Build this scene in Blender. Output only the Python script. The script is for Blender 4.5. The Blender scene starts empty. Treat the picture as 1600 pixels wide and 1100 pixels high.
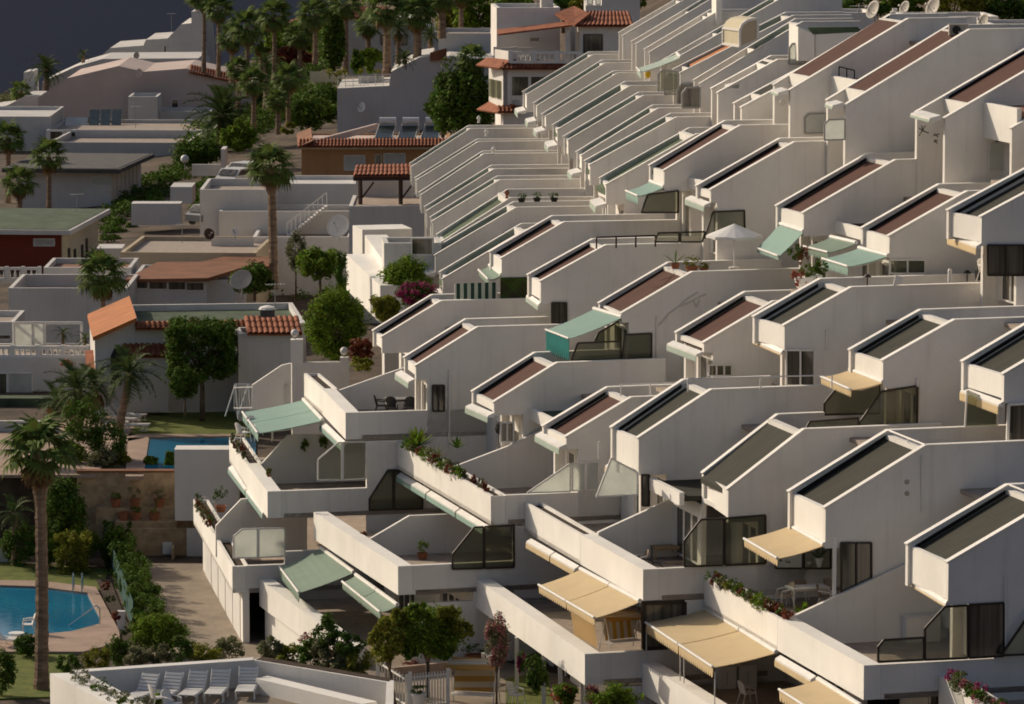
import bpy, bmesh, math, random
from mathutils import Vector as V, Matrix
random.seed(11)
S = bpy.context.scene
C = S.collection
# ------------------------------------------------------------------ camera, sky, sun, exposure
FPX, YH = 7000.0, -340.0
PITCH = math.atan((550 - YH) / FPX)
cam = bpy.data.cameras.new('camera'); cam.sensor_width = 36; cam.lens = FPX / 1600 * 36
cam.clip_start = 1; cam.clip_end = 60000
co = bpy.data.objects.new('camera', cam); C.objects.link(co)
co.rotation_euler = (math.pi / 2 - PITCH, 0, 0); S.camera = co
SUN_EL, SUN_AZ = 27, -52            # azimuth from +Y, negative to the left
el, az = math.radians(SUN_EL), math.radians(SUN_AZ)
w = bpy.data.worlds.new('World'); S.world = w; w.use_nodes = True
nt = w.node_tree; sky = nt.nodes.new('ShaderNodeTexSky'); sky.sky_type = 'NISHITA'
sky.sun_disc = False; sky.sun_elevation = el; sky.sun_rotation = az % (2 * math.pi)
sky.dust_density = 4.0; sky.ozone_density = 0.6; sky.air_density = 1.0
bg = nt.nodes['Background']; bg.inputs['Strength'].default_value = 0.075
nt.links.new(sky.outputs[0], bg.inputs[0])
sl = bpy.data.lights.new('sun', 'SUN'); sl.energy = 3.7; sl.angle = math.radians(0.53); sl.color = (1.0, 0.86, 0.64)
so = bpy.data.objects.new('sun', sl); C.objects.link(so)
sd = V((math.sin(az) * math.cos(el), math.cos(az) * math.cos(el), math.sin(el)))
so.rotation_euler = sd.to_track_quat('Z', 'Y').to_euler(); so.location = sd * 300
vs = S.view_settings; vs.view_transform = 'Standard'; vs.look = 'None'; vs.gamma = 1; vs.exposure = 0.06; vs.use_curve_mapping = False
try:
    vs.use_white_balance = True; vs.white_balance_temperature = 6300; vs.white_balance_tint = 13
except Exception: pass

# ------------------------------------------------------------------ photo geometry helpers
def ray(p):
    x = (p[0] - 800) / FPX; y = -(p[1] - 550) / FPX
    d = V((x, math.cos(PITCH) + y * math.sin(PITCH), -math.sin(PITCH) + y * math.cos(PITCH)))
    return d / d.y
def vv(phi): a = math.radians(phi); return V((math.sin(a), -math.cos(a), 0))
def uu(phi): a = math.radians(phi); return V((math.cos(a), math.sin(a), 0))
def hit(p, pt, phi):
    r = ray(p); n = vv(phi); return r * (pt.dot(n) / r.dot(n))
def zh(p, z): r = ray(p); return r * (z / r.z)
def at(p, d): return ray(p) * d
UP = V((0, 0, 1))

# ------------------------------------------------------------------ mesh helpers
OFF = {}
class MB:
    def __init__(s): s.v = []; s.f = []
    def add(s, vs_, fs):
        n = len(s.v); s.v += [V(q) for q in vs_]; s.f += [tuple(i + n for i in f) for f in fs]; return s
    def prism(s, poly, ext):
        n = len(poly); a = [V(p) for p in poly]; b = [p + ext for p in a]
        fs = [tuple(range(n)), tuple(range(2 * n - 1, n - 1, -1))]
        fs += [(i, (i + 1) % n, n + (i + 1) % n, n + i) for i in range(n)]
        return s.add(a + b, fs)
    def box(s, o, a, b, c):
        o = V(o); return s.prism([o, o + a, o + a + b, o + b], c)
    def bx(s, c, sx, sy, sz, rz=0):
        a = V((math.cos(rz), math.sin(rz), 0)) * sx; b = V((-math.sin(rz), math.cos(rz), 0)) * sy
        return s.box(V(c) - a / 2 - b / 2, a, b, V((0, 0, sz)))
    def quad(s, a, b, c, d): return s.add([a, b, c, d], [(0, 1, 2, 3)])
    def tube(s, p0, p1, r0, r1=None, n=6, caps=True):
        p0, p1 = V(p0), V(p1); r1 = r0 if r1 is None else r1
        d = (p1 - p0).normalized(); t = d.orthogonal().normalized(); q = d.cross(t)
        A = []; 
        for p, r in ((p0, r0), (p1, r1)):
            for i in range(n):
                a = 2 * math.pi * i / n; A.append(p + (t * math.cos(a) + q * math.sin(a)) * r)
        fs = [(i, (i + 1) % n, n + (i + 1) % n, n + i) for i in range(n)]
        if caps: fs += [tuple(range(n - 1, -1, -1)), tuple(range(n, 2 * n))]
        return s.add(A, fs)
    def path(s, pts, r, n=6):
        for a, b in zip(pts, pts[1:]): s.tube(a, b, r, n=n)
        return s
    def lathe(s, c, prof, n=12, ax=UP):
        c = V(c); t = ax.orthogonal().normalized(); q = ax.cross(t); A = []
        for r, z in prof:
            for i in range(n):
                a = 2 * math.pi * i / n; A.append(c + ax * z + (t * math.cos(a) + q * math.sin(a)) * max(r, 1e-4))
        fs = []
        for j in range(len(prof) - 1):
            fs += [(j * n + i, j * n + (i + 1) % n, (j + 1) * n + (i + 1) % n, (j + 1) * n + i) for i in range(n)]
        fs += [tuple(range(n - 1, -1, -1)), tuple(range((len(prof) - 1) * n, len(prof) * n))]
        return s.add(A, fs)
    def build(s, name, mat, parent=None, smooth=False, recalc=True):
        off = OFF.get(parent.name, V()) if parent else V()
        me = bpy.data.meshes.new(name)
        me.from_pydata([v - off for v in s.v], [], s.f)
        if recalc:
            b = bmesh.new(); b.from_mesh(me); bmesh.ops.recalc_face_normals(b, faces=b.faces); b.to_mesh(me); b.free()
        if smooth:
            for p in me.polygons: p.use_smooth = True
        me.materials.append(mat)
        o = bpy.data.objects.new(name, me); C.objects.link(o)
        if parent: o.parent = parent; OFF[o.name] = off
        return o
def thing(name, label, cat, loc=(0, 0, 0), group=None):
    o = bpy.data.objects.new(name, None); C.objects.link(o); o.location = loc; OFF[o.name] = V(loc)
    o.empty_display_size = .3
    o['label'] = label; o['category'] = cat
    if group: o['group'] = group
    return o
def tag(o, label, cat, group=None):
    o['label'] = label; o['category'] = cat
    if group: o['group'] = group
    return o
def stru(o): o['kind'] = 'structure'; return o
def stuff(o): o['kind'] = 'stuff'; return o
def kids(o): return list(o.children)
def dup(root, loc, rz=0, sc=None, label=None):
    r = root.copy(); C.objects.link(r); r.location = loc; r.rotation_euler = (0, 0, rz); OFF[r.name] = V(loc)
    if sc: r.scale = (sc, sc, sc)
    if label: r['label'] = label
    for ch in kids(root):
        c = ch.copy(); C.objects.link(c); c.parent = r
        for g in kids(ch):
            e = g.copy(); C.objects.link(e); e.parent = c
    return r

# ------------------------------------------------------------------ materials
def mat(name, col, rough=.85, var=.12, scale=1.2, spec=.3, bump=.0, bscale=30, col2=None, stretch=(1, 1, 1), fine=0, metal=0, trans=0, island=0, coord='Object', det=6):
    m = bpy.data.materials.new(name); m.use_nodes = True; t = m.node_tree; b = t.nodes['Principled BSDF']
    b.inputs['Roughness'].default_value = rough; b.inputs['Specular IOR Level'].default_value = spec; b.inputs['Metallic'].default_value = metal
    L = t.links.new
    if coord == 'Object': tc = t.nodes.new('ShaderNodeNewGeometry').outputs['Position']
    else: tc = t.nodes.new('ShaderNodeTexCoord').outputs['Object']
    mp = t.nodes.new('ShaderNodeMapping'); mp.inputs['Scale'].default_value = stretch; L(tc, mp.inputs[0])
    n = t.nodes.new('ShaderNodeTexNoise'); n.inputs['Scale'].default_value = scale; n.inputs['Detail'].default_value = det; n.inputs['Roughness'].default_value = .6; L(mp.outputs[0], n.inputs[0])
    r = t.nodes.new('ShaderNodeValToRGB'); L(n.outputs[0], r.inputs[0])
    c2 = col2 or tuple(c * (1 - 2 * var) for c in col)
    r.color_ramp.elements[0].position = .32; r.color_ramp.elements[0].color = (*c2, 1)
    r.color_ramp.elements[1].position = .68; r.color_ramp.elements[1].color = (*[min(1, c * (1 + (var if not col2 else 0))) for c in col], 1)
    out = r.outputs[0]
    if fine:
        n2 = t.nodes.new('ShaderNodeTexNoise'); n2.inputs['Scale'].default_value = scale * 9; n2.inputs['Detail'].default_value = 4; L(mp.outputs[0], n2.inputs[0])
        mx = t.nodes.new('ShaderNodeMix'); mx.data_type = 'RGBA'; mx.blend_type = 'OVERLAY'; mx.inputs[0].default_value = fine; L(out, mx.inputs[6]); L(n2.outputs[0], mx.inputs[7]); out = mx.outputs[2]
    if island:
        g = t.nodes.new('ShaderNodeNewGeometry'); hs = t.nodes.new('ShaderNodeHueSaturation'); mr = t.nodes.new('ShaderNodeMapRange')
        mr.inputs[3].default_value = 1 - island; mr.inputs[4].default_value = 1 + island; L(g.outputs['Random Per Island'], mr.inputs[0]); L(mr.outputs[0], hs.inputs['Value'])
        mr2 = t.nodes.new('ShaderNodeMapRange'); mr2.inputs[3].default_value = .47; mr2.inputs[4].default_value = .53; L(g.outputs['Random Per Island'], mr2.inputs[0]); L(mr2.outputs[0], hs.inputs['Hue'])
        L(out, hs.inputs['Color']); out = hs.outputs[0]
    L(out, b.inputs['Base Color'])
    if bump:
        n3 = t.nodes.new('ShaderNodeTexNoise'); n3.inputs['Scale'].default_value = bscale; n3.inputs['Detail'].default_value = 5; L(tc, n3.inputs[0])
        bp = t.nodes.new('ShaderNodeBump'); bp.inputs['Strength'].default_value = bump; bp.inputs['Distance'].default_value = .03; L(n3.outputs[0], bp.inputs['Height']); L(bp.outputs[0], b.inputs['Normal'])
    if trans:
        td = t.nodes.new('ShaderNodeBsdfTranslucent'); L(out, td.inputs[0]); ms = t.nodes.new('ShaderNodeMixShader'); ms.inputs[0].default_value = trans
        L(b.outputs[0], ms.inputs[1]); L(td.outputs[0], ms.inputs[2]); L(ms.outputs[0], t.nodes['Material Output'].inputs[0])
    return m
def stucco(name, col, dirt=(.38, .34, .28), amt=.6):
    m = mat(name, col, rough=.92, var=.055, scale=.3, spec=.15, bump=.25, bscale=14)
    t = m.node_tree; L = t.links.new; b = t.nodes['Principled BSDF']; src = b.inputs['Base Color'].links[0].from_socket
    g = t.nodes.new('ShaderNodeNewGeometry'); mp = t.nodes.new('ShaderNodeMapping'); mp.inputs['Scale'].default_value = (2.2, 2.2, .16); L(g.outputs['Position'], mp.inputs[0])
    n = t.nodes.new('ShaderNodeTexNoise'); n.inputs['Scale'].default_value = 1.3; n.inputs['Detail'].default_value = 7; n.inputs['Roughness'].default_value = .65; L(mp.outputs[0], n.inputs[0])
    r = t.nodes.new('ShaderNodeValToRGB'); r.color_ramp.elements[0].position = .53; r.color_ramp.elements[1].position = .8; L(n.outputs[0], r.inputs[0])
    n2 = t.nodes.new('ShaderNodeTexNoise'); n2.inputs['Scale'].default_value = .9; n2.inputs['Detail'].default_value = 5; L(g.outputs['Position'], n2.inputs[0])
    mm = t.nodes.new('ShaderNodeMath'); mm.operation = 'MULTIPLY'; L(r.outputs[0], mm.inputs[0]); L(n2.outputs[0], mm.inputs[1])
    m2 = t.nodes.new('ShaderNodeMath'); m2.operation = 'MULTIPLY'; m2.inputs[1].default_value = amt; L(mm.outputs[0], m2.inputs[0])
    mx = t.nodes.new('ShaderNodeMix'); mx.data_type = 'RGBA'; L(m2.outputs[0], mx.inputs[0]); L(src, mx.inputs[6]); mx.inputs[7].default_value = (*dirt, 1)
    L(mx.outputs[2], b.inputs['Base Color']); return m
def glass(name, tint, a, rough=.05, gl=.25):
    m = bpy.data.materials.new(name); m.use_nodes = True; t = m.node_tree; L = t.links.new
    for nd in list(t.nodes):
        if nd.type == 'BSDF_PRINCIPLED': t.nodes.remove(nd)
    tr = t.nodes.new('ShaderNodeBsdfTransparent'); tr.inputs[0].default_value = (*tint, 1)
    df = t.nodes.new('ShaderNodeBsdfPrincipled'); df.inputs['Base Color'].default_value = (*[c * (.75 if rough > .3 else .3) for c in tint], 1); df.inputs['Roughness'].default_value = rough; df.inputs['Specular IOR Level'].default_value = .6
    g = t.nodes.new('ShaderNodeNewGeometry'); n = t.nodes.new('ShaderNodeTexNoise'); n.inputs['Scale'].default_value = .6; n.inputs['Detail'].default_value = 4; L(g.outputs['Position'], n.inputs[0])
    mr = t.nodes.new('ShaderNodeMapRange'); mr.inputs[3].default_value = a - .12; mr.inputs[4].default_value = a + .12; L(n.outputs[0], mr.inputs[0])
    ms = t.nodes.new('ShaderNodeMixShader'); L(mr.outputs[0], ms.inputs[0]); L(tr.outputs[0], ms.inputs[1]); L(df.outputs[0], ms.inputs[2])
    L(ms.outputs[0], t.nodes['Material Output'].inputs[0]); return m
def stripes(name, ca, cb, freq, axis, rough=.9, duty=.5, trans=.25):
    m = mat(name, ca, rough=rough, var=.05, trans=trans); t = m.node_tree; L = t.links.new; b = t.nodes['Principled BSDF']
    g = t.nodes.new('ShaderNodeNewGeometry'); dp = t.nodes.new('ShaderNodeVectorMath'); dp.operation = 'DOT_PRODUCT'; L(g.outputs['Position'], dp.inputs[0]); dp.inputs[1].default_value = tuple(axis)
    ml = t.nodes.new('ShaderNodeMath'); ml.operation = 'MULTIPLY'; ml.inputs[1].default_value = freq; L(dp.outputs['Value'], ml.inputs[0])
    fr = t.nodes.new('ShaderNodeMath'); fr.operation = 'FRACT'; L(ml.outputs[0], fr.inputs[0])
    gt = t.nodes.new('ShaderNodeMath'); gt.operation = 'GREATER_THAN'; gt.inputs[1].default_value = duty; L(fr.outputs[0], gt.inputs[0])
    mx = t.nodes.new('ShaderNodeMix'); mx.data_type = 'RGBA'; L(gt.outputs[0], mx.inputs[0]); src = b.inputs['Base Color'].links[0].from_socket
    L(src, mx.inputs[6]); mx.inputs[7].default_value = (*cb, 1); L(mx.outputs[2], b.inputs['Base Color'])
    for nd in t.nodes:
        if nd.type == 'BSDF_TRANSLUCENT': L(mx.outputs[2], nd.inputs[0])
    return m
M = {}
M['stucco'] = stucco('white_stucco', (.74, .715, .67))
M['coping'] = stucco('coping_paint', (.8, .775, .72), amt=.25)
M['old'] = stucco('weathered_stucco', (.58, .56, .53), dirt=(.3, .27, .24), amt=.5)  # dimmer light of the left side put into the base colour; streaks are dirt
M['old2'] = stucco('grey_white_stucco', (.63, .61, .58), dirt=(.36, .33, .29), amt=.45)  # same dimming in the base colour, a little lighter
M['pink'] = stucco('pink_beige_stucco', (.55, .45, .40), dirt=(.3, .24, .2), amt=.45)
M['cream'] = stucco('cream_stucco', (.58, .52, .38), dirt=(.3, .27, .2))
M['beige'] = stucco('beige_render', (.46, .38, .27), dirt=(.3, .24, .18))
M['ochre'] = stucco('ochre_render', (.45, .25, .115), dirt=(.16, .09, .05))
M['red'] = stucco('burgundy_render', (.2, .045, .028), dirt=(.07, .02, .015))
M['brown'] = mat('brown_roof_felt', (.085, .035, .024), var=.1, scale=.8, stretch=(.5, 2.5, 1), rough=.9, bump=.3, fine=.25)
M['green'] = mat('dark_olive_roof_felt', (.038, .037, .027), var=.12, scale=.8, stretch=(.5, 2.5, 1), rough=.9, bump=.3, fine=.3)
M['grn2'] = mat('green_roof_paint', (.075, .105, .06), var=.2, scale=.7, rough=.9, bump=.3, fine=.25)
M['floor'] = mat('terrace_tile', (.38, .31, .25), var=.12, scale=2, rough=.75, bump=.1, fine=.2)
M['floor2'] = mat('terracotta_floor', (.27, .14, .09), var=.15, scale=2, rough=.8, fine=.2)
M['paving'] = mat('concrete_paving', (.27, .22, .165), var=.14, scale=.5, rough=.9, bump=.2, fine=.25)
M['deck'] = mat('pool_deck_stone', (.36, .26, .2), var=.1, scale=.8, rough=.9, bump=.2, fine=.2)
M['soil'] = mat('dark_soil', (.055, .035, .022), var=.3, scale=3, rough=1, bump=.6, fine=.4)
M['dirt'] = mat('dry_earth', (.1, .072, .05), var=.3, scale=.4, rough=1, bump=.5, fine=.4)
M['grass'] = mat('lawn_grass', (.15, .165, .03), col2=(.07, .1, .015), scale=1.5, rough=1, bump=.8, bscale=25, fine=.5)
M['asph'] = mat('asphalt', (.05, .05, .05), var=.2, rough=.9, fine=.3)
M['stone'] = mat('rubble_stone', (.5, .37, .22), col2=(.3, .21, .125), scale=2.2, rough=.95, bump=.9, bscale=7, fine=.4)
M['tile'] = mat('terracotta_tile', (.36, .125, .055), col2=(.2, .062, .03), scale=2.2, rough=.85, fine=.3)
M['tile_or'] = mat('orange_roof_sheet', (.42, .15, .045), var=.1, scale=.7, rough=.8, fine=.2)
M['tile_br'] = mat('brown_roof_sheet', (.23, .1, .05), var=.14, scale=.7, rough=.85, fine=.2)
M['frame'] = mat('dark_bronze_frame', (.03, .022, .016), rough=.5, var=.1)
M['wframe'] = mat('white_aluminium', (.72, .7, .66), rough=.5, var=.05)
M['grey'] = mat('grey_metal', (.3, .3, .29), rough=.5, var=.1)
M['steel'] = mat('stainless_steel', (.6, .6, .6), rough=.25, metal=1, var=.05)
M['dark'] = mat('dark_window_glass', (.12, .11, .09), col2=(.008, .009, .008), scale=1.6, stretch=(2.2, 2.2, .08), rough=.08, spec=.6, det=2)
M['clear'] = glass('wind_screen_glass', (.86, .87, .8), .22)
M['smoke'] = glass('smoked_screen_glass', (.62, .63, .53), .28)
M['frost'] = mat('frosted_screen_glass', (.8, .82, .78), rough=.4, var=.05, trans=.55)
AX = (.267, -.964, 0)
M['mint'] = stripes('mint_awning_cloth', (.37, .53, .47), (.32, .47, .41), 5.5, AX, trans=.3)
M['sage'] = stripes('sage_awning_cloth', (.32, .41, .33), (.26, .35, .28), 5.5, AX, trans=.3)
M['creamc'] = stripes('cream_awning_cloth', (.82, .69, .45), (.74, .58, .34), 5.5, AX, trans=.35)
M['teal'] = mat('teal_valance_cloth', (.01, .18, .17), rough=.9, var=.1, trans=.2)
M['yel'] = stripes('yellow_white_stripes', (.5, .29, .07), (.6, .53, .4), 2.2, (0, .2, 1))
M['yelv'] = stripes('yellow_white_upright_stripes', (.6, .36, .05), (.7, .62, .48), 3.2, (.96, .27, 0))
M['gstr'] = stripes('green_white_stripes', (.5, .55, .48), (.03, .07, .055), 3.0, (.96, .27, 0))
M['plastic'] = mat('white_plastic', (.74, .72, .68), rough=.5, var=.04)
M['wick'] = mat('pale_cane', (.36, .28, .2), rough=.8, var=.15)
M['wood'] = mat('dark_wood', (.055, .03, .018), rough=.7, var=.2, stretch=(1, 1, 6))
M['lwood'] = mat('light_wood', (.4, .28, .15), rough=.7, var=.15)
M['pot'] = mat('terracotta_pot', (.3, .115, .055), rough=.85, var=.15, scale=3)
M['black'] = mat('black_plastic', (.015, .015, .015), rough=.5, var=.1)
M['yelp'] = mat('yellow_cloth', (.65, .42, .02), rough=.8, var=.1)
M['solar'] = mat('solar_panel_glass', (.03, .05, .05), rough=.2, var=.2, spec=.6)
M['dish'] = mat('dish_paint', (.36, .33, .28), rough=.6, var=.08)
M['leaf'] = mat('leaf_mid_green', (.15, .22, .022), spec=.08, rough=.8, var=.2, scale=.9, trans=.3, island=.45)
M['leafd'] = mat('leaf_dark_green', (.085, .14, .02), spec=.08, rough=.8, var=.2, scale=.9, trans=.2, island=.45)
M['leafy'] = mat('leaf_yellow_green', (.22, .225, .03), spec=.08, rough=.8, var=.2, scale=.9, trans=.35, island=.4)
M['olive'] = mat('leaf_olive', (.17, .175, .085), spec=.08, rough=.8, var=.2, scale=.9, trans=.3, island=.4)
M['leafr'] = mat('leaf_rust_red', (.2, .05, .025), rough=.7, var=.25, scale=.9, trans=.3, island=.4)
M['mag'] = mat('magenta_petals', (.3, .03, .12), rough=.7, var=.25, trans=.35, island=.4)
M['pinkf'] = mat('dusty_pink_petals', (.36, .13, .13), rough=.7, var=.25, trans=.35, island=.4)
M['redf'] = mat('red_petals', (.35, .05, .02), rough=.7, var=.25, trans=.35, island=.4)
M['palm'] = mat('palm_leaf', (.125, .17, .04), spec=.1, rough=.7, var=.2, trans=.25, island=.35, coord='x')
M['palmd'] = mat('feather_palm_leaf', (.085, .125, .038), spec=.1, rough=.7, var=.2, trans=.2, island=.35, coord='x')
M['dry'] = mat('dry_palm_leaf', (.2, .12, .05), rough=.8, var=.2, trans=.2, island=.35, coord='x')
M['bark'] = mat('palm_bark', (.29, .2, .13), rough=.95, var=.25, scale=1.5, stretch=(1, 1, 4), bump=.9, bscale=9, fine=.4)
M['bark2'] = mat('tree_bark', (.13, .1, .075), rough=.95, var=.25, scale=3, bump=.7, bscale=9)
# pool and sea water
def water(name, c1, c2, rough, bump, sc, spec):
    m = mat(name, c1, col2=c2, rough=rough, scale=.25, spec=spec, bump=bump, bscale=sc); return m
M['pool'] = water('pool_water', (.02, .18, .30), (.016, .135, .25), .08, .25, 2.5, .25)
M['sea'] = water('sea_water', (.010, .016, .038), (.008, .013, .031), .75, .4, .1, .02)
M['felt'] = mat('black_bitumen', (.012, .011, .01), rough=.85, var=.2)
M['gfelt'] = mat('grey_green_roof_lining', (.40, .44, .36), var=.15, scale=.8, rough=.9, fine=.2)
M['pale'] = stripes('pale_green_valance', (.55, .63, .56), (.44, .54, .47), 5.5, AX, trans=.3)
M['dgrey'] = mat('dark_grey_roof', (.1, .095, .09), var=.15, rough=.9)
S.cycles.filter_width = 1.8
# ------------------------------------------------------------------ the terraced complex: party planes (point, angle)
PL = {}
_z3 = at((1350, 1040), 150).z
PL[0] = (at((1350, 1040), 150), 15.5); PL[1] = (zh((1215, 965), _z3), 15.5); PL[2] = (zh((1100, 900), _z3), 15.5)
_l2 = hit((1005, 890), *PL[2]); PL[3] = (zh((907, 835), _l2.z), 15.5); PL[4] = (zh((820, 785), _l2.z), 15.5)
_l6 = hit((767, 775), *PL[4]); PL[5] = (zh((688, 729), _l6.z), 15.5); PL[6] = (zh((620, 690), _l6.z), 13.0)
PL[7] = (V((-6.2, 205.8, 0)), 10.0)
for i, (px, py) in enumerate([(692, 437), (680, 400), (686, 382), (676, 347), (667, 331), (658, 306), (651, 283), (643, 262)]):
    y = 205.8 + 8.8 * (i + 1); PL[8 + i] = (V(((px - 800) / FPX * y, y, 0)), [9, 8, 7, 6, 5.5, 5, 4.5, 4][i])
PL[16] = (PL[15][0] + V((-.4, 8.8, 0)), 4.0); PL[-1] = (PL[0][0] + vv(15.5) * 8.8, 15.5)
SH = {1: 0.0, 2: 1.0, 3: 5.6, 4: 10.2}               # each tier stands further back than the one below
for t_ in SH:
    for k_ in range(-1, 17): PL[(t_, k_)] = (PL[k_][0] - vv(PL[k_][1]) * SH[t_], PL[k_][1])
def pk(h, k): return PL[(getattr(h, 'tier', 1), k)]
T = .24
HOUSES = {}
class H: pass
def bar(mb, a, b, r=.05, up=UP):
    """square bar between two points"""
    d = (b - a); s = d.cross(up)
    if s.length < 1e-4: s = d.orthogonal()
    s = s.normalized() * r; t = d.cross(s).normalized() * r
    mb.prism([a - s - t, a + s - t, a + s + t, a - s + t], d); return mb
def screen(h, k, polys, fm='frame', gm='clear', fw=.036, dv=0.0, pt=None):
    """wind screen on a party plane: each polygon is a framed pane"""
    pl = pk(h, k); P0 = (pt or pl[0]) + vv(pl[1]) * dv
    for poly in polys:
        q = [hit(p, P0, pl[1]) for p in poly]
        m = MB()
        for a, b in zip(q, q[1:] + q[:1]): bar(m, a, b, fw, vv(pl[1]))
        f = m.build('wind_screen', M[fm], h.root)
        c = sum(q, V()) / len(q); n = vv(pl[1])
        MB().prism([c + (x - c) * .985 - n * .01 for x in q], n * .02).build('pane', M[gm], f)
def awning(h, k, uf, un, of, on, cloth='mint', split=1, val=.22, valm=None, dv=0.0, arms=True, case=True, pt=None):
    pl = pk(h, k); n = vv(pl[1]); P0 = (pt or pl[0]) + n * dv
    a = hit(un, P0, pl[1]); b = zh(uf, a.z)
    d = hit(on, a, pl[1]); c = hit(of, b, pl[1])
    zc = (c.z + d.z) / 2; c.z = zc; d.z = zc           # front bar is level
    th = UP * .03; g = .012
    first = None
    for i in range(split):
        s0, s1 = i / split, (i + 1) / split
        s0 += g if i else 0
        A, B, Cc, D = b.lerp(a, s0), b.lerp(a, s1), c.lerp(d, s1), c.lerp(d, s0)
        m = MB(); N = 6
        vs = []
        for j in range(N + 1):
            t = j / N; sag = UP * (-.04 * math.sin(math.pi * t))
            vs += [A.lerp(D, t) + sag, B.lerp(Cc, t) + sag, A.lerp(D, t) + sag - th, B.lerp(Cc, t) + sag - th]
        fs = []
        for j in range(N):
            o = 4 * j; fs += [(o, o + 1, o + 5, o + 4), (o + 2, o + 6, o + 7, o + 3), (o, o + 4, o + 6, o + 2), (o + 1, o + 3, o + 7, o + 5)]
        fs += [(0, 2, 3, 1), (4 * N, 4 * N + 1, 4 * N + 3, 4 * N + 2)]
        aw = m.add(vs, fs).build('awning', M[cloth], h.root, recalc=False); first = first or aw
        # scalloped valance
        m = MB(); L = (Cc - D).length; ns = max(3, int(L / .27)); e = (Cc - D) / ns; o = (D - A); o.z = 0; o = o.normalized() * .02
        for j in range(ns):
            p = D + e * j; q = p + e
            poly = [p, q] + [q + (p - q) * (.5 - .5 * math.cos(math.pi * w_ / 4)) - UP * (1.35 * val * (.42 + .58 * math.sin(math.pi * w_ / 4))) for w_ in range(5)]
            m.prism([x + o * 1.5 for x in poly], -o)
        m.build('valance', M[valm or cloth], aw)
        m = MB(); m.tube(D + o * 2 + UP * .02, Cc + o * 2 + UP * .02, .05, n=8); m.build('front_bar', M['wframe'], aw)
        if arms:
            for t in (.12, .88):
                m = MB()
                p, q = A.lerp(B, t) - UP * .15, D.lerp(Cc, t) - UP * .05; e1 = p.lerp(q, .5) + (B - A).normalized() * (.18 if t < .5 else -.18) - UP * .12
                m.tube(p, e1, .025); m.tube(e1, q, .025)
                m.build('folding_arm', M['wframe'], aw)
        if case:
            m = MB(); m.tube(A + UP * .03, B + UP * .03, .09, n=8); m.build('roller_case', M['wframe'], aw)
    return first, (a, b, c, d)
def rolled(h, k, uf, un, cloth='pale', val=.25, out=.28, dv=0.0, pt=None):
    """closed awning: casing with the valance hanging below"""
    pl = pk(h, k); n = vv(pl[1]); P0 = (pt or pl[0]) + n * dv
    a = hit(un, P0, pl[1]); b = zh(uf, a.z); o = -uu(pl[1]) * out
    m = MB(); m.prism([a, a + o - UP * .12, a + o - UP * .2, a - UP * .22], b - a); aw = m.build('awning', M['wframe'], h.root)
    L = (b - a).length; ns = max(3, int(L / .2)); e = (b - a) / ns; m = MB()
    for j in range(ns):
        p = a + o * 1.02 - UP * .19 + e * j; q = p + e
        poly = [p, q] + [q + (p - q) * (.5 - .5 * math.cos(math.pi * w_ / 4)) - UP * (val * (.7 + .3 * math.sin(math.pi * w_ / 4))) for w_ in range(5)]
        m.prism(poly, o.normalized() * .02)
    m.build('valance', M[cloth], aw); return aw
def coping(mb, pts, n, t, rise=.05, over=.03):
    """cap following a polyline, t thick along -n"""
    for a, b in zip(pts, pts[1:]):
        d = (b - a).normalized(); nn = n.cross(d)
        if nn.z < 0: nn = -nn
        mb.prism([a + nn * .003, b + nn * .003, b + nn * rise, a + nn * rise], -n * (t + 2 * over))
def window_wall(h, name, p, u_, w_, hgt, ndoor=2, wall='stucco'):
    """wall along direction w_ (length vector) facing -u, with framed glass doors in it"""
    L = w_.length; d = w_.normalized(); dw, dh = min(1.0, L / (ndoor + .8)), hgt * .78
    s0 = (L - dw * ndoor) / 2
    m = MB(); m.box(p, d * s0, u_ * .2, UP * hgt); m.box(p + d * (s0 + dw * ndoor), d * (L - s0 - dw * ndoor), u_ * .2, UP * hgt)
    m.box(p + d * s0 + UP * dh, d * dw * ndoor, u_ * .2, UP * (hgt - dh)); m.build('rear_wall', M[wall], h.root)
    for i in range(ndoor):
        q = p + d * (s0 + dw * i) + u_ * .1; m = MB()
        for A, B in ((q, q + d * dw), (q + UP * (dh - .06), q + d * dw + UP * (dh - .06)), (q + d * .03, q + d * .03 + UP * dh), (q + d * (dw - .03), q + d * (dw - .03) + UP * dh)): bar(m, A + UP * .03, B + UP * .03, .035)
        f = m.build('sliding_door', M['wframe'], h.root)
        MB().box(q + d * .05 + UP * .06, d * (dw - .1), u_ * .03, UP * (dh - .12)).build('pane', M['dark'], f)

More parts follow.
